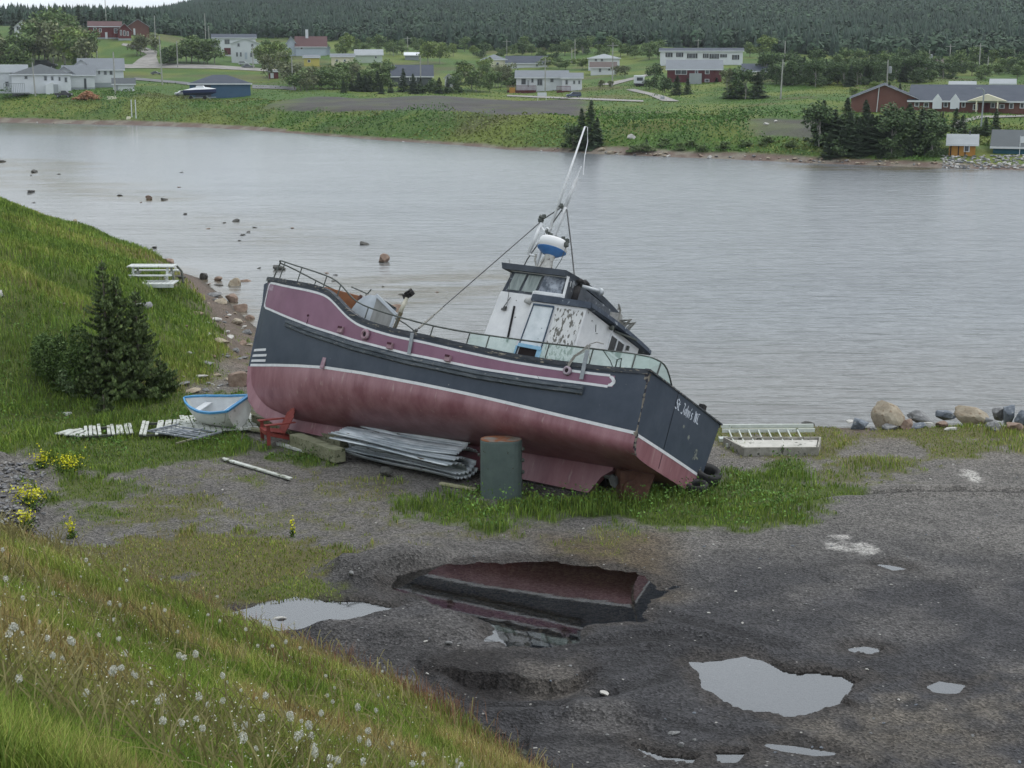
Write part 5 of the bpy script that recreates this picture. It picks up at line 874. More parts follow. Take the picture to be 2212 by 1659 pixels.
    # far shore stones
    for k in range(135):
        u = random.uniform(1180, 2212) if k < 108 else random.uniform(60, 1180); P0 = place(u, np.interp(u, FU, [FT[q][0][0] for q in FU])-random.uniform(1.5, 10 if u > 1180 else 4)); s = random.uniform(2.5, 9 if u > 1250 else 4)/px(P0); rock(P0, s, s*.8, s*.55, random.choice(['tan', 'brown', 'pale', 'grey', 'tan']), 'shore stone along the far waterline below the green bank', 'stones along the far waterline', far=True)
    pts = []
    for k in range(420): P = place(random.uniform(2035, 2300), random.uniform(336, 365)); pts.append((P, random.uniform(3, 7)/px(P)))
    rock_stuff('armour_stone', pts, [(.2, .2, .2), (.32, .31, .3), (.15, .16, .17), (.42, .41, .39)], 'bank of pale armour stones below the orange shed')
    for u, v, w, a, t, lab in [(1364, 300, 14, .7, 'pale', 'large square pale rock on the far green bank'), (1320, 332, 12, .5, 'tan', 'tan slab at the far shore right of the dark spruce'), (1300, 325, 12, .6, 'tan', 'leaning tan rock right of the spruce on the far shore'), (1655, 270, 8, .7, 'pale', 'white rock on the bare patch of the far bank'), (1675, 264, 7, .7, 'pale', 'smaller white rock on the bare patch of the far bank'), (1345, 158, 0, 0, 0, 0), (1430, 345, 9, .5, 'tan', 'tan stone sticking up at the far waterline, center right')]:
        if w: P = place(u, v); s = w/px(P); rock(P, s, s*.8, s*a*1.2, t, lab, far=True)
rocks()
# ---------------------------------------------------------------- vegetation
LEAF = mat('leaf', (.75, .75, .75), (1.25, 1.25, 1.25), scale=.6, rough=.7, spec=.2, attr='col')
BARK = mat('bark', (.10, .085, .07), (.17, .15, .125), scale=6, rough=.9)
BARKG = mat('bark_pale', (.22, .21, .19), (.33, .31, .28), scale=6, rough=.9)
def blades(name, P, hgt_, wid, col, label, lean=.35, rng=RNG, droop=None):
    n = len(P); a = rng.uniform(0, 2*np.pi, n); d = np.stack([np.cos(a), np.sin(a)], 1); b = rng.uniform(0, 2*np.pi, n); ld = np.stack([np.cos(b), np.sin(b)], 1)*(rng.uniform(.1, 1, n)*lean*hgt_)[:, None]
    V = np.zeros((n, 5, 3)); w = (wid/2)[:, None]*d
    V[:, 0, :2] = P[:, :2]-w; V[:, 1, :2] = P[:, :2]+w; V[:, 0, 2] = V[:, 1, 2] = P[:, 2]-.02
    V[:, 2, :2] = P[:, :2]-w*.75+ld*.3; V[:, 3, :2] = P[:, :2]+w*.75+ld*.3; V[:, 2, 2] = V[:, 3, 2] = P[:, 2]+hgt_*.6; V[:, 4, :2] = P[:, :2]+ld; V[:, 4, 2] = P[:, 2]+hgt_*(1-.25*rng.uniform(0, 1, n))
    k = np.arange(n)[:, None]*5; F = np.concatenate([k+[0, 1, 3], k+[0, 3, 2], k+[2, 3, 4]], 1).reshape(-1, 3)
    o = mesh_np(name, V.reshape(-1, 3), F, LEAF, col=np.repeat(col, 5, 0)); return tag(o, label, kind='stuff')
GC = np.array([(.095, .165, .03), (.155, .235, .038), (.225, .30, .05), (.30, .30, .085), (.42, .34, .15), (.27, .155, .075)])
def gcol(n, hue, rng=RNG):
    # hue 0 lush .. 1 dry
    k = np.clip(hue*3.2+rng.normal(0, .75, n)+.7, 0, 5); i = np.minimum(k.astype(int), 4); f = (k-i)[:, None]; c = GC[i]*(1-f)+GC[i+1]*f
    return c*rng.uniform(.7, 1.25, n)[:, None]
def scatter_xy(n, y0, y1, r0, r1, p=1., rng=RNG):
    u = rng.uniform(0, 1, n); e = 2-p; y = (y0**e+u*(y1**e-y0**e))**(1/e) if abs(e) > 1e-6 else y0*(y1/y0)**u
    return y*rng.uniform(r0, r1, n), y
def zs(x, y): return np.concatenate([hgt(x[i:i+200000], y[i:i+200000]) for i in range(0, len(x), 200000)])
def grass():
    rng = np.random.default_rng(3)
    # embankment in front
    x, y = scatter_xy(400000, 4.6, 36, -.56, .12, 2.0, rng); db = sdist(BANK, x, y); g, hue = gmask(x, y); keep = (db > -.3)&(g > rng.uniform(.1, 1, len(x))); x, y, hue = x[keep], y[keep], hue[keep]
    cl_ = fbm(x, y, 1.7, 3, 81); h_ = (.13+.24*cl_**1.3)*np.where(y < 9, .8, 1)*rng.uniform(.6, 1.3, len(x))*np.where(y > 20, .8, 1); P = np.stack([x, y, zs(x, y)], 1)
    hue = np.clip(hue+.15+.55*(fbm(x, y, .9, 3, 83)-.5)*2, 0, 1); blades('foreground_grass', P, h_, np.clip(.0055*(y/9)**.7, .005, .02), gcol(len(x), hue, rng), 'green and straw grass covering the foreground slope', .5, rng)
    # pale arching dead stems
    n = 7000; x, y = scatter_xy(n, 6.2, 27, -.48, .08, 1.7, rng); k = (sdist(BANK, x, y) > .1)&(fbm(x, y, .5, 3, 84) > .40+.2*rng.uniform(0, 1, n)); x, y = x[k], y[k]; z = zs(x, y); B_v = []; F_ = []; c_ = []
    for i in range(len(x)):
        a = rng.uniform(0, 6.28); L_ = rng.uniform(.25, .5); w = .0022+.00022*y[i]; el = rng.uniform(1.15, 1.55) if rng.uniform() < .72 else rng.uniform(.5, 1.1); pts = []
        for t in np.linspace(0, 1, 6): r_ = L_*(t*math.cos(el)+.35*t*t); pts.append((x[i]+math.cos(a)*r_, y[i]+math.sin(a)*r_*.4, z[i]+L_*(t*math.sin(el)-(.45 if el < 1.12 else .08)*t**3)))
        b0 = len(B_v)
        for p in pts: B_v += [(p[0]-w, p[1], p[2]-w*.6), (p[0]+w, p[1], p[2]+w*.6)]
        F_ += [(b0+2*j, b0+2*j+1, b0+2*j+3, b0+2*j+2) for j in range(5)]; cc = np.array((.34, .30, .14))*rng.uniform(.7, 1.15); c_ += [cc]*12
    tag(mesh_np('dead_stems', B_v, F_, LEAF, col=np.array(c_)), 'pale dry flower stems arching through the foreground grass', kind='stuff')
    # brown sorrel stalks in clumps along the slope edge
    cl2 = [gp(u, v, z) for u, v, z in ((375, 1262, .5), (470, 1340, .4), (700, 1430, .3), (905, 1500, .3), (640, 1560, 1.5), (1000, 1590, .2), (60, 1180, .6), (1090, 1655, .2), (930, 1545, .3), (300, 1300, 1.))]; x = np.concatenate([rng.normal(c[0], .45, 190) for c in cl2]); y = np.concatenate([rng.normal(c[1], .35, 190) for c in cl2]); k = sdist(BANK, x, y) > -.25; x, y = x[k], y[k]
    blades('brown_stalks', np.stack([x, y, zs(x, y)], 1), rng.uniform(.18, .5, len(x)), np.full(len(x), .009), np.array([.24, .125, .075])*rng.uniform(.6, 1.5, (len(x), 1)), 'brown seeding stalks in clumps along the edge of the foreground slope', .45, rng)
    # flats around the boat
    x, y = scatter_xy(420000, 24, 62, -.5, .46, 1.2, rng); g, hue = gmask(x, y); k = (g > rng.uniform(.15, 1.1, len(x)))&(sdist(BANK, x, y) < .2)&(sdist(MOUND, x, y) < 1.5); x, y, hue, g = x[k], y[k], hue[k], g[k]
    tall = sstep(.45, .75, fbm(x, y, .7, 3, 91)); h_ = (.07+.2*tall*g)*rng.uniform(.6, 1.3, len(x))*np.where(hue < .2, 1.25, .8); P = np.stack([x, y, zs(x, y)], 1)
    hue = np.clip(hue+.5*(fbm(x, y, .6, 3, 92)-.5)-.1*tall, 0, 1); blades('grass', P, h_, .016+.012*rng.uniform(0, 1, len(x))*(y/40), gcol(len(x), hue, rng), 'grass and weeds growing around the boat and along the lot edges', .6, rng)
    # left slope
    x, y = scatter_xy(420000, 34, 135, -.5, -.08, 1.3, rng); g, hue = gmask(x, y); k = (g > rng.uniform(.15, 1.05, len(x)))&(sdist(MOUND, x, y) > .3); x, y, hue = x[k], y[k], hue[k]
    h_ = (.12+.25*fbm(x, y, .8, 3, 93))*rng.uniform(.6, 1.3, len(x)); P = np.stack([x, y, zs(x, y)], 1)
    blades('slope_grass', P, h_, .02*(y/45)**1.1*rng.uniform(.7, 1.4, len(x)), gcol(len(x), np.clip(hue-.1, 0, 1), rng), 'long grass over the slope on the left shore', .6, rng)
    # leafy weeds in lush patches (stern tuft, under the spruces)
    x, y = scatter_xy(60000, 28, 50, -.42, .3, 1., rng); g, hue = gmask(x, y); k = (g > .85)&(hue < .2)&(fbm(x, y, .55, 3, 94) > .50)&(sdist(BANK, x, y) < 0); x, y = x[k], y[k]; top = .1+.42*sstep(.5, .72, fbm(x, y, .55, 3, 94)); z = zs(x, y)+top*rng.uniform(.2, 1, len(x))
    leafcards('leafy_weeds', np.stack([x, y, z], 1), .034, np.array([.10, .19, .04])*rng.uniform(.6, 1.5, (len(x), 1)), 'leafy green weeds in clumps around the stranded boat')
def leafquads(P, s, rng=RNG):
    n = len(P); a = rng.normal(size=(n, 3)); a /= np.linalg.norm(a, axis=1)[:, None]; b = rng.normal(size=(n, 3)); b -= (b*a).sum(1)[:, None]*a; b /= np.linalg.norm(b, axis=1)[:, None]; s = np.broadcast_to(s, n)*rng.uniform(.6, 1.4, n)
    a = a*s[:, None]; b = b*s[:, None]*.6; V = np.stack([P-a, P-b, P+a, P+b], 1).reshape(-1, 3); F = np.arange(n*4).reshape(-1, 4); return V, F
def leafcards(name, P, s, col, label=None, m=None, parent=None):
    V, F = leafquads(P, s); o = mesh_np(name, V, F, m or LEAF, parent, col=np.repeat(np.broadcast_to(col, (len(P), 3)), 4, 0)); return tag(o, label, kind='stuff' if label else None)
grass()
def dandelions():
    STEM = mat('stem', (.22, .2, .08), (.3, .27, .12), scale=9); CLK = mat('seed_head', (.5, .5, .44), (.7, .7, .64), scale=30, rough=.9, alpha=.75)
    protos = []
    for q in range(4):
        d = empty('dandelion', label='white dandelion seed head on a bare stem in the foreground grass', cat='dandelion', group='dandelions gone to seed on the foreground slope'); h_ = .3+.05*q; lx = .05*(q-1.5)
        B = MB(); B.tube([(0, 0, 0), (lx*.4, 0, h_*.5), (lx, .01, h_)], .003, 5); B.build('stem', STEM, d)
        V = []; c = np.array((lx, .01, h_+.012)); rng = np.random.default_rng(q); dirs = rng.normal(size=(110, 3)); dirs /= np.linalg.norm(dirs, axis=1)[:, None]; P = c+dirs*.024; Vq, F = leafquads(P, .0062, rng); Vs, Fs = leafquads(c+dirs[:60]*.014, .006, rng)
        mesh_np('seed_head', np.vstack([Vq, Vs]), np.vstack([F, Fs+len(Vq)]), CLK, d); protos.append(d)
    rng = np.random.default_rng(12); used = [0]*4; n = 0
    while n < 190:
        x, y = scatter_xy(1, 6.6, 25, -.40, .06, 2.0, rng); f = fbm(x, y, .45, 3, 84)[0]
        if sdist(BANK, x, y)[0] < .05 or f < .40+.12*rng.uniform(): continue
        q = n % 4; o = protos[q] if not used[q] else copy_tree(protos[q]); used[q] = 1; o.location = (x[0], y[0], gz(x[0], y[0])); o.rotation_euler = (0, rng.uniform(-.15, .15), rng.uniform(0, 6.28)); s = rng.uniform(.45, .95); o.scale = (s, s, s*rng.uniform(.9, 1.5)); n += 1
    # small white buds and flower heads, uncountable
    x, y = scatter_xy(6000, 6.5, 30, -.44, .08, 1.8, rng); k = (sdist(BANK, x, y) > .05)&(fbm(x, y, .45, 3, 84) > .42+.1*rng.uniform(0, 1, 6000)); x, y = x[k], y[k]; z = zs(x, y)+rng.uniform(.14, .42, len(x))
    Vq, F = leafquads(np.stack([x, y, z], 1), .0065, rng); o = mesh_np('seed_buds', Vq, F, mat('bud_white', (.45, .45, .36), (.68, .68, .6), scale=9)); tag(o, 'tiny white buds dotted through the foreground grass', kind='stuff')
    for u, v, w, lab in [(62, 1090, 36, 'clump of yellow flowers on the rubble at the left edge'), (148, 1020, 28, 'clump of yellow flowers in the grass at left'), (155, 1162, 9, 'small yellow flower clump at the gravel edge'), (55, 1140, 18, 'low yellow flower clump above the foreground slope'), (632, 1160, 5, 'tiny yellow flower clump in the middle of the gravel'), (90, 1010, 16, 'sparse yellow flowers left of the boardwalk')]:
        P = place(u, v); r = w/px(P); n = int(260*w/30); q = rng.normal(size=(n, 3))*np.array([r*.6, r*.45, .11])+np.array([P.x, P.y, P.z+.28]); e = empty('flower_clump', P, 0, lab, 'flowers')
        o = leafcards('blossoms', q-np.array(P), .03, np.array([.62, .60, .03])*rng.uniform(.7, 1.3, (n, 1)), parent=e)
        q = rng.normal(size=(n*2, 3))*np.array([r*.55, r*.45, .07])+np.array([0, 0, .07]); leafcards('leaves', q, .03, np.array([.07, .12, .02])*rng.uniform(.7, 1.3, (n*2, 1)), parent=e)
dandelions()
# --- near spruces
def spruce(P, h_, R_, seed, label, dens=1.):
    rng = np.random.default_rng(seed); e = empty('spruce_tree', P, 0, label, 'spruce', 'spruces on the left shore'); B = MB(); B.tube([(0, 0, -.1), (.02, 0, h_*.5), (0, 0, h_)], .055, 7, .01); V = []; T = []
    nw = int(h_/.13)
    for i in range(nw):
        z = .12+(h_-.15)*(i/nw)**.95; q = 1-z/h_; Rr = R_*(q**.85)*rng.uniform(.8, 1.1)+.06
        for k in range(int(6+7*q)):
            a = rng.uniform(0, 6.28); L_ = Rr*rng.uniform(.5, 1.12); rise = .25*(1-q)+.02; pts = [(math.cos(a)*L_*t, math.sin(a)*L_*t, z+L_*(rise*t-.28*t*(1-t)*1.2+.12*t*t)) for t in np.linspace(0, 1, 5)]
            if rng.uniform() < .35: B.tube(pts, .009, 3, .004)
            m = int(max(5, L_*34)*dens)
            for j in range(m):
                t = .15+.85*(j+rng.uniform())/m; p = np.array(pts[min(int(t*4), 3)])*(1-(t*4) % 1)+np.array(pts[min(int(t*4)+1, 4)])*((t*4) % 1); side = rng.choice([-1, 1]); w = (.07+.14*L_*(1-t))*rng.uniform(.6, 1.2)
                dx = np.array([math.cos(a)*.6-side*math.sin(a)*.8, math.sin(a)*.6+side*math.cos(a)*.8, rng.uniform(-.22, .12)])*w; up = np.array([rng.uniform(-.5, .5), rng.uniform(-.5, .5), 1])*.026*(1+rng.uniform()*1.3)
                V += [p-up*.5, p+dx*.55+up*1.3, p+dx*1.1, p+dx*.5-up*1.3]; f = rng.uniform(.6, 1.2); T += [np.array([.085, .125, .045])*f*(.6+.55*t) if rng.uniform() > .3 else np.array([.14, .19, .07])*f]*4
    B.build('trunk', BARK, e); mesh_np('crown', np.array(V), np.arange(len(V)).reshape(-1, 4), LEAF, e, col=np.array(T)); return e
def shrub(name, P, rx, ry, rz_, n, s, cols, label, cat='shrub', group=None, seed=0, stem=True):
    rng = np.random.default_rng(seed+50); e = empty(name, P, 0, label, cat, group); k = 9; C_ = rng.normal(size=(k, 3))*np.array([rx*.42, ry*.42, rz_*.25])+np.array([0, 0, rz_*.55]); i = rng.integers(0, k, n); d = rng.normal(size=(n, 3)); d /= np.linalg.norm(d, axis=1)[:, None]
    q = C_[i]+d*(rng.uniform(.5, 1, n)**.5)[:, None]*np.array([rx, ry, rz_])*.42; q[:, 2] = np.abs(q[:, 2]); c = np.array(cols)[rng.integers(0, len(cols), n)]*rng.uniform(.7, 1.25, (n, 1)); leafcards('foliage', q, s, c, parent=e)
    if stem:
        B = MB()
        for j in range(6): B.tube([(0, 0, -.05), tuple(C_[j]*.5), tuple(C_[j])], .02*rx, 4, .006*rx)
        B.build('stems', BARK, e)
    return e
def near_trees():
    for u, v, vt, w, sd, lab in [(236, 858, 560, 62, 1, 'tallest dark spruce on the left shore'), (262, 850, 590, 50, 2, 'spruce just behind the tallest one on the left shore'), (303, 856, 622, 60, 3, 'right-hand spruce of the left shore group'), (350, 856, 770, 44, 4, 'low young spruce at the right foot of the group'), (206, 860, 740, 40, 5, 'low spruce at the left foot of the tallest one'), (225, 900, 852, 26, 6, 'tiny spruce in the grass before the group')]:
        P = place(u, v); s = px(P); spruce(P, (v-vt)/s, w/s*1.22, sd, lab, 1.2)
    g1 = [(.075, .125, .032), (.05, .09, .024), (.11, .17, .05)]
    for u, v, w, h_, lab, sd in [(125, 838, 60, 110, 'dark leafy shrub left of the spruces', 1), (165, 850, 50, 90, 'lower dark shrub touching the spruces on the left', 2), (110, 800, 34, 60, 'small shrub on the slope behind the dark leafy one', 3)]:
        P = place(u, v); s = px(P); shrub('shrub', P, w/s, w/s*.8, h_/s, 5200, .045, g1, lab, seed=sd, group='shrubs on the left shore')
    P = place(118, 838); s = px(P); shrub('shrub', Vector(P)+Vector((.5, -.5, 0)), 22/s, 18/s, 34/s, 700, .045, [(.11, .17, .07), (.15, .2, .1)], 'pale-leaved little shrub in front of the dark ones', seed=9)
    P = place(250, 870); B = MB()
    rng = np.random.default_rng(5)
near_trees()
# --- far trees: prototypes, then copies
def far_conifer(seed, dark=1.):
    rng = np.random.default_rng(seed); e = empty('spruce_tree'); B = MB(); B.tube([(0, 0, -.3), (0, 0, .95)], .012, 5, .003); V = []; C_ = []
    n = 900; z = rng.uniform(0, 1, n)**1.25; a = rng.uniform(0, 6.28, n); lay = .75+.25*np.sin(z*42+a*2); R_ = .24*(1-z)**.8*lay*rng.uniform(.55, 1.1, n)+.006; P = np.stack([np.cos(a)*R_, np.sin(a)*R_, .05+z*.95-R_*.18], 1)
    s = .022+.02*(1-z); d = np.stack([np.cos(a), np.sin(a), -.25+0*a], 1)*s[:, None]*1.4; t = np.stack([-np.sin(a), np.cos(a), rng.uniform(-.3, .3, n)], 1)*s[:, None]*.9; V = np.stack([P-d, P-t, P+d, P+t], 1).reshape(-1, 3)
    c = np.array([.055, .085, .045])*dark*rng.uniform(.6, 1.5, (n, 1)); mesh_np('crown', V, np.arange(n*4).reshape(-1, 4), LEAF, e, col=np.repeat(c, 4, 0)); B.build('trunk', BARK, e); return e
def far_broad(seed, cols, wide=.38, n=1300, low=.18):
    rng = np.random.default_rng(seed); e = empty('leafy_tree'); B = MB(); k = 13; C_ = np.stack([rng.normal(0, wide*.42, k), rng.normal(0, wide*.42, k), rng.uniform(low+.12, .86, k)], 1); C_[:, :2] *= (1.15-C_[:, 2:]*.6); r = rng.uniform(.10, .19, k); i = rng.integers(0, k, n); d = rng.normal(size=(n, 3)); d /= np.linalg.norm(d, axis=1)[:, None]
    P = C_[i]+d*(r[i]*rng.uniform(.4, 1.05, n))[:, None]; c = np.array(cols)[rng.integers(0, len(cols), n)]*rng.uniform(.6, 1.4, (n, 1)); Vq, F = leafquads(P, .031, rng); mesh_np('crown', Vq, F, LEAF, e, col=np.repeat(c, 4, 0))
    B.tube([(0, 0, -.1), (.01, 0, .3), (0, .01, .6)], .016, 5, .006)
    for j in range(6): B.tube([(0, 0, .22+.05*j), tuple(C_[j]*np.array([.5, .5, .9])), tuple(C_[j])], .007, 4, .003)
    B.build('trunk', BARKG if seed % 2 else BARK, e); return e
PR = {}
def protos():
    PR['c'] = [far_conifer(i) for i in range(4)]
    PR['a'] = [far_broad(10+i, [(.125, .185, .07), (.095, .15, .055), (.165, .22, .085)]) for i in range(3)]      # mid green alder
    PR['y'] = [far_broad(20+i, [(.16, .22, .065), (.2, .25, .08), (.13, .19, .055)], .3) for i in range(2)]          # yellow-green
    PR['b'] = [far_broad(30+i, [(.15, .17, .085), (.18, .19, .1), (.12, .145, .075)], .36, 800) for i in range(2)]    # brownish sparse
    PR['d'] = [far_broad(40+i, [(.075, .12, .05), (.1, .145, .06), (.055, .09, .04)], .42, 1500, .02) for i in range(2)]   # dark dense
USED = set(); KN = {'c': 'spruce', 'a': 'tree', 'y': 'tree', 'b': 'tree', 'd': 'tree'}
def tree(k, u, v, hp, lab, group=None, wf=1., P=None):
    p = random.choice(PR[k]); o = p if p not in USED else copy_tree(p); USED.add(p); P = P or place(u, v); s = hp/px(P); o.location = P-Vector((0, 0, .3)); o.rotation_euler = (0, 0, random.uniform(0, 6.28)); o.scale = (s*wf, s*wf, s); return tag(o, lab, KN[k], group)
def trees():
    protos(); R = random.Random(4)
    def row(n, u0, u1, v0, v1, h0, h1, kinds, lab, wf=1.):
        for i in range(n): u = u0+(u1-u0)*(i+R.uniform(.1, .9))/n; tree(R.choice(kinds), u, R.uniform(v0, v1), R.uniform(h0, h1), lab, lab.split(' ', 1)[1], R.uniform(.85, 1.2)*wf)
    row(6, -30, 55, 148, 160, 66, 88, 'aab', 'leafy tree of the grove in front of the tall white gable at top left', 1.2)
    row(16, 55, 205, 128, 165, 75, 122, 'aaby', 'leafy tree of the tall grove above the grey-roofed white house', 1.1)
    row(10, 20, 200, 66, 84, 36, 62, 'cca', 'dark tree of the line against the sky at top left', 1.1)
    row(6, 215, 345, 60, 70, 38, 52, 'cc', 'dark spruce behind the two red houses', 1.1)
    row(4, 285, 345, 108, 122, 40, 58, 'ab', 'leafy tree right of the farther red house', 1.2)
    row(9, 352, 470, 128, 142, 45, 72, 'aad', 'bushy tree between the gravel road and the two-storey white house', 1.3)
    row(5, 560, 620, 120, 150, 40, 75, 'ay', 'leafy tree right of the two-storey white house', 1.1)
    row(4, 570, 640, 165, 195, 45, 70, 'bb', 'thin brownish tree beside the small red shed', 1.2)
    row(34, 635, 850, 180, 200, 38, 62, 'aaab', 'bushy tree in the thicket below the yellow house', 1.3)
    row(8, 735, 850, 196, 203, 26, 46, 'c', 'small spruce along the front of the thicket', 1.5)
    row(9, 868, 985, 198, 204, 30, 58, 'ccd', 'dark spruce in front of the low blue-roofed house', 1.5)
    row(16, 985, 1112, 172, 200, 38, 60, 'aaby', 'leafy tree left of the white bungalow with red decks', 1.2)
    row(18, 700, 1030, 108, 122, 26, 42, 'aaay', 'leafy tree on the rise behind the pale gabled house', 1.3)
    tree('y', 746, 128, 62, 'tall yellow-green tree rising behind the thicket'); tree('y', 925, 140, 60, 'tall yellow-green tree behind the low blue-roofed house', wf=1.3); tree('y', 950, 138, 55, 'second tall yellow-green tree behind the low blue-roofed house')
    row(24, 1030, 1430, 112, 130, 26, 44, 'ada', 'leafy tree on the slope behind the row of white houses', 1.4)
    row(5, 1170, 1270, 140, 152, 20, 34, 'ay', 'low bush behind the white bungalow with red decks', 1.6)
    tree('b', 1350, 168, 34, 'ragged bush beside the house with the rockery', wf=1.6); tree('b', 1330, 165, 30, 'smaller ragged bush beside the house with the rockery', wf=1.6)
    for u, v, h_, k, w, lab in [(1412, 192, 56, 'd', 1.2, 'dark bushy tree left of the grey-roofed red house'), (1436, 200, 50, 'd', 1.2, 'second dark bushy tree left of the grey-roofed red house'), (1462, 206, 46, 'c', 1.7, 'broad spruce before the grey-roofed red house'), (1485, 204, 38, 'c', 1.5, 'smaller spruce before the grey-roofed red house'), (1298, 192, 26, 'b', 1.4, 'thin bush on the lawn beside the parked car'), (1320, 190, 22, 'b', 1.2, 'little bush near the pale driveway'), (1586, 212, 66, 'c', 1.9, 'dark broad spruce before the yellow house at right'), (1610, 214, 72, 'd', 1.3, 'large dark tree on the green field right of the red house'), (1636, 212, 60, 'c', 1.9, 'dark spruce at the right of the large dark tree'), (1570, 195, 58, 'b', 1.2, 'brownish tree touching the red house on its right'), (1548, 178, 14, 'c', 2, 'tiny spruce in front of the red house'),
                              (1648, 128, 58, 'y', 1.5, 'bright yellow-green tree above the yellow house at right'), (1620, 124, 40, 'a', 1.3, 'green tree left of the bright yellow-green one'), (1846, 212, 30, 'y', 1.5, 'light green bush at the left gable of the brick building'), (1885, 196, 26, 'y', 1.6, 'light green bush behind the gable of the brick building'), (1994, 238, 42, 'y', 1.2, 'round light green tree in front of the brick building'), (1918, 240, 66, 'c', 1.0, 'thin dark spruce before the brick gable'), (1942, 236, 60, 'c', .9, 'second thin spruce before the brick gable'), (2062, 240, 18, 'd', 2, 'dark shrub under the windows of the brick building'), (2088, 238, 40, 'b', 1., 'dark red-brown tree by the brick building door'), (2160, 238, 40, 'b', 1.1, 'purple-leaved tree near the right end of the brick building'),
                              (1256, 322, 92, 'c', 1.1, 'tall dark spruce on the far shore behind the mast tip'), (1276, 318, 105, 'c', 1.1, 'tallest dark spruce on the far shore behind the mast tip'), (1290, 312, 62, 'c', 1.3, 'shorter dark spruce right of the mast tip'), (1238, 320, 58, 'd', 1.2, 'dark bush left of the spruces behind the mast tip'), (1397, 322, 28, 'c', 1.4, 'small spruce on the far bank above the rocks'), (2036, 272, 36, 'c', 1.2, 'spruce beside the path to the brick building'), (2064, 285, 56, 'c', 1.4, 'spruce behind the orange shed'), (2078, 288, 44, 'c', 1.6, 'second spruce behind the orange shed'), (2128, 294, 46, 'c', 1.5, 'spruce between the orange shed and the teal building'), (2150, 288, 58, 'c', 1.2, 'spruce at the left corner of the teal building'), (2112, 292, 34, 'd', 1.5, 'bush right of the orange shed')]:
        tree(k, u, v, h_, lab, wf=w)
    row(42, 1640, 1990, 165, 188, 44, 62, 'dddca', 'dark tree of the dense belt behind the green field', 1.25)
    row(22, 1700, 2230, 145, 165, 38, 56, 'dda', 'tree of the belt up the hill from the brick building', 1.3)
    row(26, 1985, 2240, 150, 178, 24, 40, 'aady', 'light leafy tree around the white roofs at far right', 1.5)
    row(30, 1765, 2025, 300, 335, 66, 104, 'ccdcd', 'dark spruce of the dense stand on the far point', 1.4)
    row(7, 1765, 2020, 336, 340, 40, 60, 'cd', 'low spruce at the rocky foot of the far point', 1.6)
    row(12, 1340, 1760, 300, 330, 16, 26, 'da', 'low green bush on the far bank', 2.2)
trees()
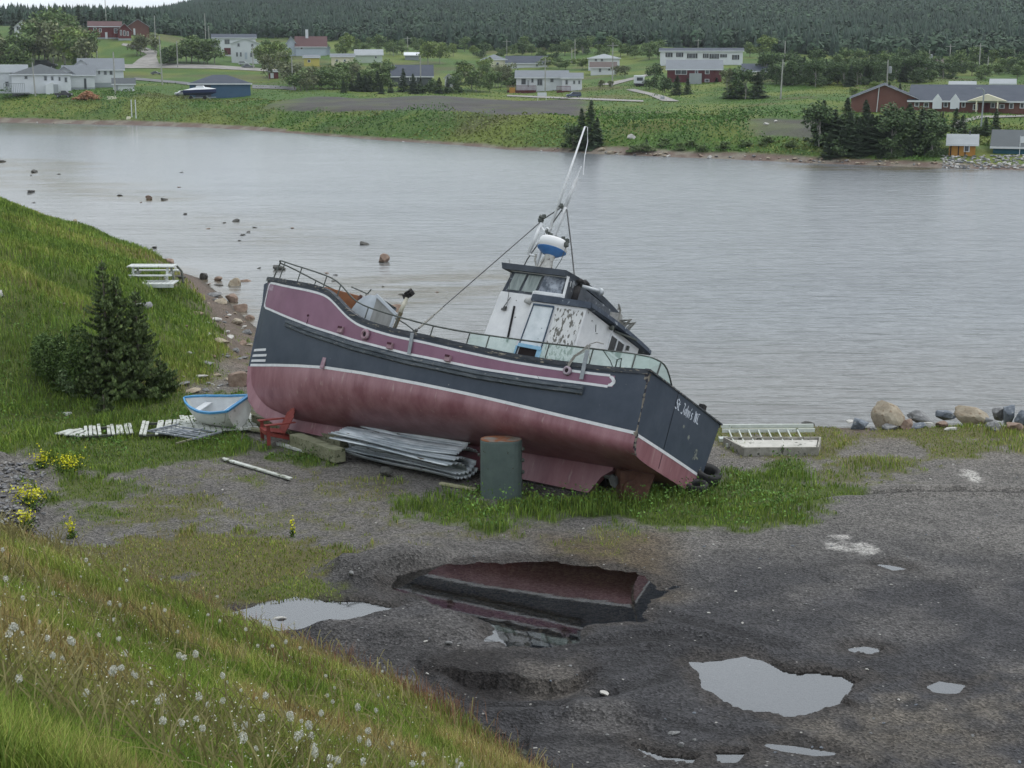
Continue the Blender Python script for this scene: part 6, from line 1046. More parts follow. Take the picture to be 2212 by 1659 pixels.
def far_cover():
    rng = np.random.default_rng(8); n = 260000; y = rng.uniform(158, 345, n); x = y*rng.uniform(-.37, .37, n); g, e, u, s = farmask(x, y); k = (g > .5)&(e < .3)&~((u > 2030)&(s < 13))&(s < np.where(rng.uniform(0, 1, n) < .75, 34, 200)); x, y, s = x[k], y[k], s[k]
    t = fbm(x, y, .11, 4, 101); sc_ = np.where(s < 34, .9, .14)*np.where(s > 4, 1, .3); z = zs(x, y)+rng.uniform(0, 1, len(x))*(.15+sstep(.45, .7, t)*1.3)*sc_
    c = np.array([.085, .165, .032])*np.ones((len(x), 1)); c = np.where((fbm(x, y, .06, 3, 103) > .52)[:, None], np.array([.15, .18, .05]), c); c = np.where((t > .58)[:, None], np.array([.07, .14, .035]), c)*rng.uniform(.8, 1.25, (len(x), 1))
    leafcards('bank_scrub', np.stack([x, y, z], 1), .17*np.where(s < 34, 1, .8), c, 'green scrub and weeds over the far bank')
    # wooded hillside
    def cone(seed):
        r = np.random.default_rng(seed); V = []; F = []
        for L_ in range(4):
            z0 = .12+.2*L_; z1 = z0+.38; R_ = .26*(1-L_*.2); b = len(V); m = 8
            for k in range(m): a = k*2*math.pi/m+r.uniform(-.2, .2); q = R_*(1.15 if k % 2 else .6)*r.uniform(.8, 1.2); V.append((math.cos(a)*q, math.sin(a)*q, z0-.05*(k % 2)))
            V.append((r.uniform(-.02, .02), 0, min(z1, 1.)))
            F += [(b+k, b+(k+1) % m, b+m) for k in range(m)]
        return np.array(V), np.array(F)
    def blob(seed):
        r = np.random.default_rng(seed); n = 66; d = r.normal(size=(n, 3)); d /= np.linalg.norm(d, axis=1)[:, None]; P = d*np.array([.33, .33, .36])*r.uniform(.75, 1.1, (n, 1))+np.array([0, 0, .55]); V = []; F = []
        for i in range(n):
            a = np.cross(d[i], r.normal(size=3)); a /= np.linalg.norm(a); b_ = np.cross(d[i], a); s = .10*r.uniform(.7, 1.3); k = len(V); V += [P[i]+a*s-d[i]*.04, P[i]-a*s*.6+b_*s-d[i]*.04, P[i]-a*s*.6-b_*s+d[i]*.03]; F.append((k, k+1, k+2))
        return np.array(V), np.array(F)
    cs = [cone(i) for i in range(4)]; bs_ = [blob(i) for i in range(5)]; V = []; F = []; C_ = []; nb = 0
    N_ = 120000; y = rng.uniform(0, 1, N_)**.8*(1150-430)+430; x = y*rng.uniform(-.40, .40, N_); u = CX+FP*x/(y*CF[1]); lim = np.interp(u, [-200, 0, 250, 330, 560, 1000, 1600, 1700, 2300], [560, 540, 520, 500, 560, 510, 480, 440, 440]); z = zs(x, y); vv = CY-FP*((z+6-H)*CU[2]+y*CU[1])/((z-H)*CF[2]+y*CF[1]); k = (y > lim+rng.uniform(-15, 15, N_))&(vv > -22); x, y, z = x[k], y[k], z[k]
    dark = fbm(x, y, .012, 3, 111); con = rng.uniform(0, 1, len(x)) < np.where((dark > .5)|(x < -60), .55, .12); var = rng.integers(0, 4, len(x)); h_ = rng.uniform(2.8, 6.2, len(x))*(.7+.6*fbm(x, y, .03, 3, 115))*np.where(con, 1.3, 1.05); w = h_*rng.uniform(.8, 1.2, len(x))*np.where(con, .75, 1.2); an = rng.uniform(0, 6.28, len(x)); tone = rng.uniform(.75, 1.3, len(x))*(.8+.45*fbm(x, y, .02, 3, 113))
    for cc in (True, False):
        for q in range(4):
            i = np.where((con == cc)&(var == q))[0]; v, f = (cs if cc else bs_)[q]; ca, sa = np.cos(an[i])[:, None], np.sin(an[i])[:, None]
            Q = np.stack([(v[:, 0]*ca-v[:, 1]*sa)*w[i][:, None]+x[i][:, None], (v[:, 0]*sa+v[:, 1]*ca)*w[i][:, None]+y[i][:, None], v[:, 2]*h_[i][:, None]+z[i][:, None]-.8], 2)
            V.append(Q.reshape(-1, 3)); F.append((f[None]+(np.arange(len(i))*len(v))[:, None, None]+nb).reshape(-1, 3)); nb += len(i)*len(v); C_.append(np.repeat((np.array([.024, .044, .030]) if cc else np.array([.036, .066, .036]))*tone[i][:, None], len(v), 0))
    o = mesh_np('forest', np.vstack(V), np.vstack(F), LEAF, col=np.vstack(C_)); tag(o, 'dense dark green woods covering the far hillside', kind='stuff')
far_cover()
# ---------------------------------------------------------------- houses, poles, vehicles on the far shore
def HM(n, c, c2=None, **k): return mat('h_'+n, c, c2 or tuple(min(1, q*1.12) for q in c), scale=k.pop('scale', .6), rough=k.pop('rough', .8), **k)
WHT = HM('white', (.54, .56, .58), (.61, .63, .65)); GLS = mat('h_glass', (.03, .035, .04), (.08, .09, .1), scale=.8, rough=.15, spec=.6)
CLR = {'white': WHT, 'paleblue': HM('paleblue', (.36, .41, .46)), 'red': HM('red', (.12, .03, .03)), 'brick': HM('brick', (.125, .055, .045), (.15, .07, .055)), 'maroon': HM('maroon', (.09, .025, .028)), 'blue': HM('blue', (.045, .095, .16)), 'teal': HM('teal', (.02, .085, .12)), 'yellow': HM('yellow', (.48, .42, .12)), 'cream': HM('cream', (.58, .55, .42)), 'orange': HM('orange', (.38, .19, .045)), 'grey': HM('grey', (.28, .31, .32)), 'dkgrey': HM('dkgrey', (.075, .085, .09)), 'slate': HM('slateblue', (.045, .055, .075), (.06, .07, .09)), 'rgrey': HM('rgrey', (.15, .165, .18)), 'rlight': HM('rlight', (.26, .28, .29)), 'rred': HM('rred', (.085, .045, .045)), 'rbrown': HM('rbrown', (.095, .075, .068)), 'black': HM('black', (.02, .02, .022)), 'green': HM('palegreen', (.40, .46, .38))}
def house(u0, u1, vr, ve, vb, wall, roofc, kind, label, cat='house', depth=8., name='house', wins=(), doors=(), trim=True, found=0, yaw=0., over=.35, gables=(), wtrim='white', extra=None, sink=.6, shut=False, P=None):
    uc = (u0+u1)/2; P = P or place(uc, vb); k = px(P); wd = (u1-u0)/k; hw = (vb-ve)/k; hr = (ve-vr)/k; yaw = yaw-math.atan2(P.x, P.y); e = empty(name, P, yaw, label, cat)
    X = lambda u: (u-uc)/k; Z = lambda v: (vb-v)/k
    W_ = MB(); x0, x1 = -wd/2, wd/2; y0, y1 = 0, depth; f0 = found/k
    if kind in ('side', 'hip', 'flat'): W_.box((0, depth/2, (hw+f0-sink)/2), (wd, depth, hw+sink-f0 if 0 else hw+sink+0*f0)) if False else W_.prism([(x0, y0, f0), (x1, y0, f0), (x1, y1, f0), (x0, y1, f0)], (0, 0, hw-f0))
    if kind == 'side':
        for x in (x0+.001, x1-.001): W_.add([(x, y0, hw), (x, y1, hw), (x, depth/2, hw+hr*.97)], [(0, 1, 2)])
    if kind == 'front': W_.prism([(x0, y0, f0), (x1, y0, f0), (x1, y0, hw), (0, y0, hw+hr*.97), (x0, y0, hw)], (0, depth, 0))
    if kind == 'gambrel': W_.prism([(x0, y0, f0), (x1, y0, f0), (x1, y0, hw), (x1*.72, y0, hw+hr*.6), (0, y0, hw+hr*.96), (x0*.72, y0, hw+hr*.6), (x0, y0, hw)], (0, depth, 0))
    wl = W_.build('wall', CLR[wall], e)
    B = MB(); B.box((0, depth/2, (f0-sink*3)/2), (wd*.995, depth*.995, f0+sink*3)); B.build('foundation', CLR['grey'] if found else CLR[wall], e)
    R_ = MB(); t = .14; o = over
    if kind == 'side':
        sl_ = hr/(depth/2); a = [(-.0-o, hw-o*sl_), (depth/2, hw+hr), (depth+o, hw-o*sl_)]
        R_.prism([(x0-o, y, z) for y, z in a]+[(x0-o, y, z-t) for y, z in a[::-1]], (wd+2*o, 0, 0))
    elif kind == 'front':
        sl_ = hr/(wd/2); a = [(x0-o, hw-o*sl_), (0, hw+hr), (x1+o, hw-o*sl_)]; R_.prism([(x, -o, z) for x, z in a]+[(x, -o, z-t) for x, z in a[::-1]], (0, depth+2*o, 0))
    elif kind == 'gambrel':
        a = [(x0-.1, hw-.05), (x0*.74, hw+hr*.62), (0, hw+hr), (x1*.74, hw+hr*.62), (x1+.1, hw-.05)]; R_.prism([(x, -.1, z) for x, z in a]+[(x*.97, -.1, z-t) for x, z in a[::-1]], (0, depth+.2, 0))
    elif kind == 'hip':
        rx = max(wd/2-depth/2, .1); V = [(x0-o, -o, hw-.02), (x1+o, -o, hw-.02), (x1+o, depth+o, hw-.02), (x0-o, depth+o, hw-.02), (-rx, depth/2, hw+hr), (rx, depth/2, hw+hr)]; V2 = [(x, y, z-t) for x, y, z in V[:4]]
        R_.add(V+V2, [(0, 1, 5, 4), (1, 2, 5), (2, 3, 4, 5), (3, 0, 4), (9, 8, 7, 6), (0, 6, 7, 1), (1, 7, 8, 2), (2, 8, 9, 3), (3, 9, 6, 0)])
    else: R_.box((0, depth/2, hw+hr/2), (wd+2*o, depth+2*o, max(hr, .2)))
    rf = R_.build('roof', CLR[roofc], e)
    if trim and kind != 'flat':
        B = MB()
        if kind in ('side', 'hip'): z = hw-(o*hr/(depth/2) if kind == 'side' else .02)-t/2; B.beam((x0-o, -o-.03, z), (x1+o, -o-.03, z), .05, .22)
        if kind == 'front':
            for s in (-1, 1): B.beam((0, -o-.03, hw+hr-t*.6), (s*(wd/2+o), -o-.03, hw-o*hr/(wd/2)-t*.6), .05, .25, (0, 1, 0))
        B.build('fascia', CLR[wtrim], e)
    for i, (u, v, w, h_) in enumerate(wins):
        x, z, ww, hh = X(u), Z(v), w/k, h_/k; B = MB(); B.box((x, -.04, z), (ww+.16, .08, hh+.16)); wo_ = B.build('window', CLR[wtrim] if wall != 'white' else CLR['rlight'], e); B = MB(); n = 2 if ww > .9 else 1
        for q in range(n): B.box((x+(q-(n-1)/2)*ww/n, -.085, z), (ww/n-.07, .02, hh))
        B.build('pane', GLS, wo_)
        if shut:
            for s in (-1, 1): B = MB(); B.box((x+s*(ww/2+.28), -.05, z), (.36, .06, hh+.12)); B.build('shutter', CLR['black'], e)
    for u, v0, v1, w, c in doors: B = MB(); B.box((X(u), -.05, (Z(v0)+Z(v1))/2), (w/k, .08, abs(Z(v0)-Z(v1)))); B.build('door', CLR[c], e)
    if extra: extra(e, X, Z, k)
    return e
def houses():
    def deckf(c, items):
        def f(e, X, Z, k):
            for u0, u1, vt, vb in items:
                B = MB(); x0, x1, z0, z1 = X(u0), X(u1), Z(vb), Z(vt); B.box(((x0+x1)/2, -1.2, (z0+z1)/2-.35), (x1-x0, 2.4, .12)); B.beam((x0, -2.4, z1), (x1, -2.4, z1), .07, .08)
                n = max(3, int((x1-x0)/.25))
                for j in range(n+1): x = x0+(x1-x0)*j/n; B.beam((x, -2.4, (z0+z1)/2-.35), (x, -2.4, z1), .05, .09, (1, 0, 0))
                B.beam((x0, -2.38, z0), (x1, -2.38, z0), .04, max(.1, (z1-z0)*.55)); B.build('porch', CLR[c], e)
        return f
    house(-40, 58, 141, 158, 200, 'white', 'white', 'flat', 'flat white annexe at the left edge of the far shore', depth=7, wins=[(16, 182, 6, 9), (30, 182, 6, 9)])
    def porch(e, X, Z, k):
        B = MB(); x0, x1 = X(99), X(126); B.prism([(x0, -2.2, -.5), (x1, -2.2, -.5), (x1, -2.2, Z(184)), ((x0+x1)/2, -2.2, Z(177)), (x0, -2.2, Z(184))], (0, 2.2, 0)); p = B.build('porch', CLR['white'], e); B = MB(); B.box((X(120), -2.24, Z(193)), (.9, .06, 2)); B.build('door', CLR['rlight'], p)
        B = MB(); B.box((X(35), -1.3, Z(200)), (5.5, 2.6, .15)); B.beam((X(14), -2.6, Z(180)), (X(56), -2.6, Z(180)), .08, .1)
        for j in range(12): x = X(14)+(X(56)-X(14))*j/11; B.beam((x, -2.6, Z(200)), (x, -2.6, Z(180)), .07, .1, (1, 0, 0))
        B.build('veranda', CLR['rlight'], e)
    house(30, 152, 140, 161, 203, 'white', 'dkgrey', 'hip', 'white bungalow with a dark hipped roof at far left', depth=11, wins=[(60, 168, 5, 5), (100, 170, 5, 8), (114, 170, 4, 7), (129, 171, 3, 7), (142, 173, 4, 9)], extra=porch, found=0)
    house(174, 267, 127, 150, 189, 'white', 'rgrey', 'side', 'long side of the white house with grey roof beside the gambrel shed', depth=10, wins=[(216, 157, 3, 7), (229, 158, 5, 7), (241, 158, 5, 7)], found=10)
    house(150, 206, 127, 150, 189, 'white', 'rgrey', 'front', 'taller grey-roofed white gable left of the gambrel shed', depth=9, found=6, P=place(178, 191))
    house(140, 205, 138, 157, 190, 'white', 'rgrey', 'side', 'low white side wing with a door between the two gables', depth=6, doors=[(185, 166, 188, 5, 'dkgrey')], found=5, P=place(172, 194))
    house(113, 168, 138, 156, 190, 'white', 'rgrey', 'front', 'lower left white gable beside the hip-roofed bungalow', depth=7, found=5, P=place(141, 196))
    house(246, 290, 169, 180, 197, 'white', 'dkgrey', 'side', 'white garden shed with dark curved roof at far left', 'shed', 4, 'shed', doors=[(253, 184, 196, 5, 'rlight')])
    house(412, 541, 163, 181, 212, 'blue', 'slate', 'hip', 'blue garage with low dark hipped roof on the far lawn', 'garage', 9, 'garage', doors=[(440, 184, 210, 34, 'slate')])
    house(194, 262, 46, 57, 84, 'red', 'rred', 'side', 'dark red house with red roof on the hill at top left', depth=9, wins=[(207, 64, 6, 6), (218, 66, 4, 7), (250, 67, 6, 9)], doors=[(230, 70, 84, 5, 'white')], found=3)
    house(257, 284, 48, 61, 84, 'red', 'rred', 'front', 'red front wing of the dark red hilltop house', depth=9, wins=[(263, 68, 3, 10), (270, 69, 3, 10), (277, 70, 3, 8)], found=4, P=place(270, 87))
    house(276, 322, 42, 57, 78, 'brick', 'dkgrey', 'front', 'brick-red gabled house behind the dark red hilltop house', depth=9, doors=[(291, 62, 76, 4, 'white')])
    house(-20, 29, 20, 32, 44, 'red', 'rgrey', 'side', 'red house half cut off at the top left corner', depth=8, wins=[(3, 27, 6, 4)])
    house(34, 66, 44, 58, 96, 'white', 'dkgrey', 'front', 'tall white gable among the trees at top left', depth=12, wins=[(41, 62, 4, 7), (58, 63, 4, 7), (60, 80, 4, 6)])
    house(461, 553, 74, 82, 122, 'white', 'slate', 'side', 'two-storey white house above the far road', depth=8, wins=[(470, 96, 4, 6), (492, 91, 10, 9)], doors=[(492, 104, 118, 14, 'maroon')])
    house(501, 560, 83, 94, 137, 'white', 'white', 'front', 'white gabled wing of the two-storey house by the parked cars', depth=8, wins=[(517, 98, 4, 6), (546, 99, 4, 5), (513, 118, 3, 8), (521, 118, 3, 8), (543, 119, 3, 8), (551, 119, 3, 8)], doors=[(532, 114, 128, 5, 'paleblue')])
    house(640, 705, 79, 100, 120, 'paleblue', 'rred', 'side', 'grey house with dull red roof in front of the woods', depth=9, wins=[(652, 104, 5, 5)], extra=lambda e, X, Z, k: [MB().box((X(664), 4, Z(76)), (.8, .8, 3)).build('chimney', CLR['white'], e)])
    house(616, 643, 79, 97, 121, 'paleblue', 'rgrey', 'front', 'pale blue gable end at the left of the grey house', depth=8)
    house(686, 713, 92, 102, 119, 'paleblue', 'rgrey', 'front', 'small pale gable at the right of the grey house', depth=6, wins=[(699, 107, 6, 5)])
    house(657, 690, 119, 124, 143, 'yellow', 'rgrey', 'side', 'bright yellow house half hidden by bushes', depth=8, wins=[(668, 132, 5, 5)])
    house(716, 765, 116, 122, 142, 'cream', 'rgrey', 'side', 'pale house showing through the bushes right of the yellow one', depth=8, wins=[(728, 131, 4, 4), (745, 131, 4, 4)])
    house(768, 826, 107, 118, 136, 'green', 'rlight', 'side', 'pale green house with white gable behind the thicket', depth=9, gables=[], wins=[(812, 124, 4, 4)])
    house(847, 934, 141, 164, 186, 'dkgrey', 'slate', 'side', 'low dark house with blue-black roof behind small spruces', depth=10, wins=[(867, 170, 5, 8), (887, 170, 4, 8), (897, 170, 4, 8)])
    house(961, 978, 160, 167, 188, 'white', 'rgrey', 'front', 'tiny white gabled hut right of the low dark house', 'hut', 5, 'hut', doors=[(969, 172, 186, 5, 'dkgrey')])
    house(875, 905, 113, 119, 130, 'rlight' if 'rlight' in CLR else 'grey', 'white', 'side', 'pale roof glimpsed over trees behind the dark house', depth=7)
    house(1040, 1094, 118, 129, 147, 'cream', 'rgrey', 'hip', 'cream hip-roofed house among trees left of the dark-roofed one', depth=9, wins=[(1052, 138, 5, 5), (1075, 138, 5, 5)])
    house(1094, 1182, 121, 136, 146, 'white', 'slate', 'side', 'long house with dark roof behind the white bungalow', depth=9, wins=[(1110, 141, 4, 4), (1160, 141, 4, 4)])
    house(580, 601, 152, 156, 170, 'red', 'white', 'flat', 'small red shed with white trim by the far road', 'shed', 4, 'shed', doors=[(588, 158, 169, 7, 'white')])
    def h7(e, X, Z, k):
        deckf('maroon', [(1096, 1158, 185, 199)])(e, X, Z, k)
        B = MB(); B.box((X(1107), -2.5, Z(195)), (1.2, .08, 1.2)); B.build('lifebuoy_board', CLR['orange'], e)
    house(1115, 1226, 153, 167, 197, 'white', 'rgrey', 'side', 'white bungalow with grey roof and red decks on the far shore', depth=9, wins=[(1131, 176, 9, 12), (1150, 174, 4, 8), (1166, 178, 10, 12), (1192, 174, 6, 6)], doors=[(1141, 174, 188, 4, 'rlight')], extra=h7, shut=False)
    house(1214, 1257, 158, 168, 196, 'white', 'rgrey', 'side', 'white right wing of the bungalow with red decks', depth=8, wins=[(1224, 178, 4, 8), (1240, 178, 3, 6), (1251, 178, 3, 6)], extra=deckf('maroon', [(1203, 1232, 186, 200)]))
    house(1271, 1338, 117, 126, 152, 'white', 'rlight', 'hip', 'two-tiered white house beside the rockery driveway', depth=9, wins=[(1287, 130, 4, 4), (1300, 130, 4, 4)])
    house(1276, 1330, 132, 143, 160, 'white', 'rbrown', 'side', 'lower white front wing of the two-tiered house', depth=6, wins=[(1296, 149, 4, 8), (1316, 148, 4, 4)], P=place(1303, 162))
    house(1426, 1603, 104, 110, 140, 'white', 'slate', 'side', 'long white house with black shutters above the red one', depth=8, wins=[(1445, 119, 7, 8), (1468, 119, 7, 8), (1495, 121, 14, 9), (1524, 121, 4, 8), (1542, 122, 12, 9), (1562, 121, 6, 6), (1588, 124, 7, 9)], shut=True)
    house(1441, 1558, 130, 149, 178, 'maroon', 'rgrey', 'side', 'dark red house with broad grey metal roof', depth=10, wins=[(1471, 156, 24, 9), (1504, 156, 5, 7), (1527, 155, 8, 9), (1527, 174, 8, 5)], extra=lambda e, X, Z, k: [MB().box((X(1502), -1.2, Z(170)), (2.6, 2.4, 2.2)).build('steps', CLR['rlight'], e)])
    house(1604, 1664, 138, 153, 171, 'cream', 'slate', 'side', 'cream house with blue-black roof right of the red house', depth=8, wins=[(1620, 158, 8, 4)])
    # long brick building: gable end plus long roof
    def school(e, X, Z, k):
        for u in (2028, 2065): B = MB(); x = X(u); B.prism([(x-.62, -.55, Z(236)), (x+.62, -.55, Z(236)), (x+.62, -.55, Z(217)), (x, -.55, Z(204)), (x-.62, -.55, Z(217))], (0, .5, 0)); B.build('dormer_panel', CLR['white'], e)
        B = MB(); x = X(2132); B.prism([(x-2.6, -2.2, Z(218)), (x+2.6, -2.2, Z(218)), (x, -2.2, Z(204))], (0, 3.5, 0)); 
        for s in (-1, 1): B.beam((x+s*1.4, -2, Z(246)), (x+s*1.4, -2, Z(218)), .2, .2, (1, 0, 0))
        B.build('entrance_porch', CLR['cream'], e)
    house(1972, 2330, 186, 217, 244, 'brick', 'slate', 'side', 'long low brick building with dark roof at far right', 'building', 15, 'brick_building', wins=[(1985, 227, 8, 7), (2005, 228, 9, 8), (2029, 226, 9, 9), (2046, 227, 7, 9), (2065, 227, 9, 10), (2083, 227, 6, 9), (2108, 232, 8, 10), (2144, 228, 7, 9), (2163, 230, 8, 7), (2182, 229, 7, 9), (2204, 228, 7, 9)], doors=[(2132, 224, 244, 8, 'maroon')], extra=school, found=0, over=.5)
    house(1836, 1974, 184, 212, 243, 'brick', 'slate', 'front', 'brick gable end with white-edged roof left of the long brick building', 'building', 16, 'brick_building', extra=lambda e, X, Z, k: [MB().beam((X(1891), -.08, Z(243)), (X(1894), -.08, Z(190)), .25, .1, (1, 0, 0)).build('corner_board', CLR['white'], e)], P=place(1908, 242))
    house(2015, 2099, 127, 138, 145, 'brick', 'rbrown', 'side', 'low house with brown roof on the hill at right', depth=9, wins=[(2085, 141, 6, 3)])
    house(2053, 2104, 176, 182, 192, 'white', 'rlight', 'side', 'white house with pale roof behind the long brick building', depth=9)
    house(2141, 2190, 171, 180, 192, 'green', 'rlight', 'side', 'pale green house showing behind trees at far right', depth=9)
    house(1733, 1756, 9, 13, 18, 'white', 'white', 'side', 'white cluster building high on the wooded hill', depth=10, wins=[], sink=3)
    def shed(e, X, Z, k):
        for u in (2054, 2070, 2084, 2103): B = MB(); B.box((X(u), -.04, Z(323)), (.12, .08, (336-310)/k)); B.build('corner_board', CLR['black'] if u < 2090 else CLR['orange'], e)
        B = MB(); B.tube([(X(2092), 1.2, Z(292)), (X(2092), 1.2, Z(284))], .12, 6); B.build('chimney', CLR['dkgrey'], e)
    house(2050, 2105, 292, 309, 337, 'orange', 'rlight', 'side', 'small orange shed with pale roof on the far rocky shore', 'shed', 4.5, 'shed', wins=[(2087, 321, 9, 11)], extra=shed, sink=1.2)
    house(2148, 2300, 285, 316, 334, 'teal', 'dkgrey', 'side', 'teal building with grey roof at the right edge', 'building', 9, 'boathouse', sink=1.2)
    P = place(2197, 334); e = empty('flag', P-Vector((0, .8, 0)), 0, 'small white flag on a pole before the teal building', 'flag'); B = MB(); B.tube([(0, 0, -.5), (0, 0, 2.1)], .04, 5); B.build('pole', CLR['white'], e); B = MB(); B.box((.45, 0, 1.7), (.8, .03, .7)); B.build('cloth', CLR['white'], e)
houses()
def poles():
    WD = mat('pole_wood', (.26, .26, .24), (.36, .36, .33), scale=2, rough=.9)
    def pole(u, vt, vb, lab, lean=0, arm=False, tr=False, thick=.16):
        P = place(u, vb); k = px(P); h_ = (vb-vt)/k; e = empty('utility_pole', P, 0, lab, 'pole', None); B = MB(); B.tube([(0, 0, -1), (lean*h_, 0, h_)], thick, 6, thick*.7); B.build('pole', WD, e)
        if arm: B = MB(); B.beam((lean*h_-1.2, 0, h_-.6), (lean*h_+1.2, 0, h_-.6), .12, .12); B.build('crossarm', WD, e)
        if tr: B = MB(); B.lathe((.5, 0, h_-2.6), [(.3, 0), (.34, .1), (.34, 1.2), (.2, 1.35)], 10); B.build('transformer', CLR['rlight'], e)
    for a in [(77, 137, 207, 'leaning grey pole in front of the white bungalow at far left', -.04), (249.5, 114, 208, 'dark pole between the white house and the gambrel shed', 0), (210, 89, 130, 'pole above the grey-roofed white house', 0), (230, 2, 60, 'pole rising above the red hilltop house', 0), (337, 36, 115, 'tall pale pole right of the red hilltop houses', 0), (351, 80, 183, 'bare tall pole standing on the far lawn', -.02), (384, 90, 146, 'pole beside the bushy trees above the road', 0), (444.5, 31, 92, 'tallest pole left of the two-storey white house', 0), (452, 57, 92, 'shorter pole next to the tallest one by the white house', 0), (547, 100, 148, 'dark pole in front of the parked cars', 0), (632.7, 124, 194, 'bare pole left of the thicket', -.01), (745, 70, 111, 'pole among the trees behind the yellow house', 0), (909, 122, 199, 'pole in front of the low dark house', 0), (1235, 104, 137, 'thinner of the pair of poles behind the white bungalow', 0), (1241.8, 86, 139, 'taller of the pair of poles behind the white bungalow', 0), (1685.8, 130, 214, 'pale pole on the green field', .03), (1693, 90, 155, 'tall pole above the green field', .02), (2189.6, 107, 143, 'pole near the right edge on the hill', 0), (2133, 123, 159, 'pole right of the brown-roofed house', 0)]:
        pole(*a[:4], lean=a[4])
    for a in [(880.6, 79.5, 113, 'pole with crossarm behind the low dark house'), (1094.7, 86, 122, 'pole with crossarm left of the white bungalow'), (1177.6, 127, 199, 'pole with crossarm right in front of the white bungalow'), (1322.8, 94, 187, 'pole with crossarm by the two-tiered white house'), (1508, 84, 104, 'pole with crossarm behind the long white house'), (2051, 96, 143, 'pole with crossarm at the brown-roofed house'), (2114, 95, 164, 'tallest pole with crossarm on the right hill'), (504.6, 51, 76, 'pole behind the roof of the two-storey white house')]: pole(*a, arm=True)
    pole(1915.8, 130.5, 184, 'pole with grey transformer behind the brick gable', tr=True); pole(2007, 107, 134, 'pole with transformer left of the brown-roofed house', tr=True)
    P = place(2119, 276); k = px(P); h_ = (276-192)/k; e = empty('street_lamp', P, 0, 'street lamp with pale post before the brick building', 'street lamp'); B = MB(); B.tube([(0, 0, -.5), (.1, 0, h_-.3), (-.3, 0, h_)], .11, 6, .08); B.build('post', CLR['rlight'], e); B = MB(); B.box((-.55, 0, h_), (.7, .25, .14)); B.build('lamp_head', CLR['grey'], e)
    for u, vt, vb, lab in ((285, 216, 253, 'left one of two thin white stakes on the far bank'), (294, 216, 256, 'right one of two thin white stakes on the far bank')):
        P = place(u, vb); k = px(P); B = MB(); B.tube([P-Vector((0, 0, .5)), P+Vector((0, 0, (vb-vt)/k))], .09, 6); tag(B.build('stake', WHT), lab, 'stake')
    P = place(1171, 217); k = px(P); e = empty('sign_board', P, 0, 'white sign board on legs in front of the white bungalow', 'sign'); B = MB(); B.box((0, 0, 13/k), (20/k, .08, 8/k)); B.build('panel', WHT, e)
    for s in (-1, 1): B = MB(); B.beam((s*8/k, 0, 12/k), (s*10/k, 0, -.3), .12, .08, (1, 0, 0)); B.build('leg', WHT, e)
    # roads and drives as sheets on the land
    def road(name, L_, R_, m):
        V = []; n = len(L_)
        for i in range(n-1):
            for t in np.linspace(0, 1, 14, endpoint=(i == n-2)):
                a = place(L_[i][0]*(1-t)+L_[i+1][0]*t, L_[i][1]*(1-t)+L_[i+1][1]*t); b = place(R_[i][0]*(1-t)+R_[i+1][0]*t, R_[i][1]*(1-t)+R_[i+1][1]*t)
                V.append([(a.x*(1-q)+b.x*q, a.y*(1-q)+b.y*q, gz(a.x*(1-q)+b.x*q, a.y*(1-q)+b.y*q)+.12) for q in np.linspace(0, 1, 7)])
        B = MB(); B.grid(V); tag(B.build(name, m), kind='structure')
    GRV = mat('road_gravel', (.20, .19, .175), (.30, .285, .265), scale=.5, rough=.9); ASP = mat('road_asphalt', (.11, .11, .112), (.15, .15, .15), scale=.3)
    road('road', [(265, 140), (360, 138), (460, 141), (620, 152), (740, 164)], [(258, 148), (360, 148), (460, 149), (620, 157), (740, 168)], GRV)
    road('road', [(255, 126), (280, 136), (300, 142)], [(320, 112), (345, 124), (350, 140)], GRV) if False else road('road', [(283, 142), (300, 128), (318, 118), (285, 104), (262, 98)], [(345, 142), (338, 124), (340, 112), (300, 98), (266, 94)], GRV)
    road('road', [(290, 168), (380, 176), (420, 180)], [(286, 173), (380, 181), (420, 186)], ASP); road('road', [(545, 184), (600, 186), (640, 190)], [(545, 192), (600, 193), (640, 196)], ASP)
    road('driveway', [(1352, 195), (1400, 206), (1430, 219)], [(1370, 193), (1430, 207), (1468, 220)], GRV); road('driveway', [(1095, 206), (1300, 214), (1390, 218)], [(1095, 209), (1300, 218), (1390, 221)], GRV); road('driveway', [(1290, 184), (1350, 172), (1400, 160)], [(1320, 186), (1368, 173), (1412, 162)], GRV)
    road('driveway', [(2058, 276), (2068, 262), (2110, 252), (2230, 250)], [(2085, 276), (2085, 266), (2118, 257), (2230, 253)], GRV)
poles()
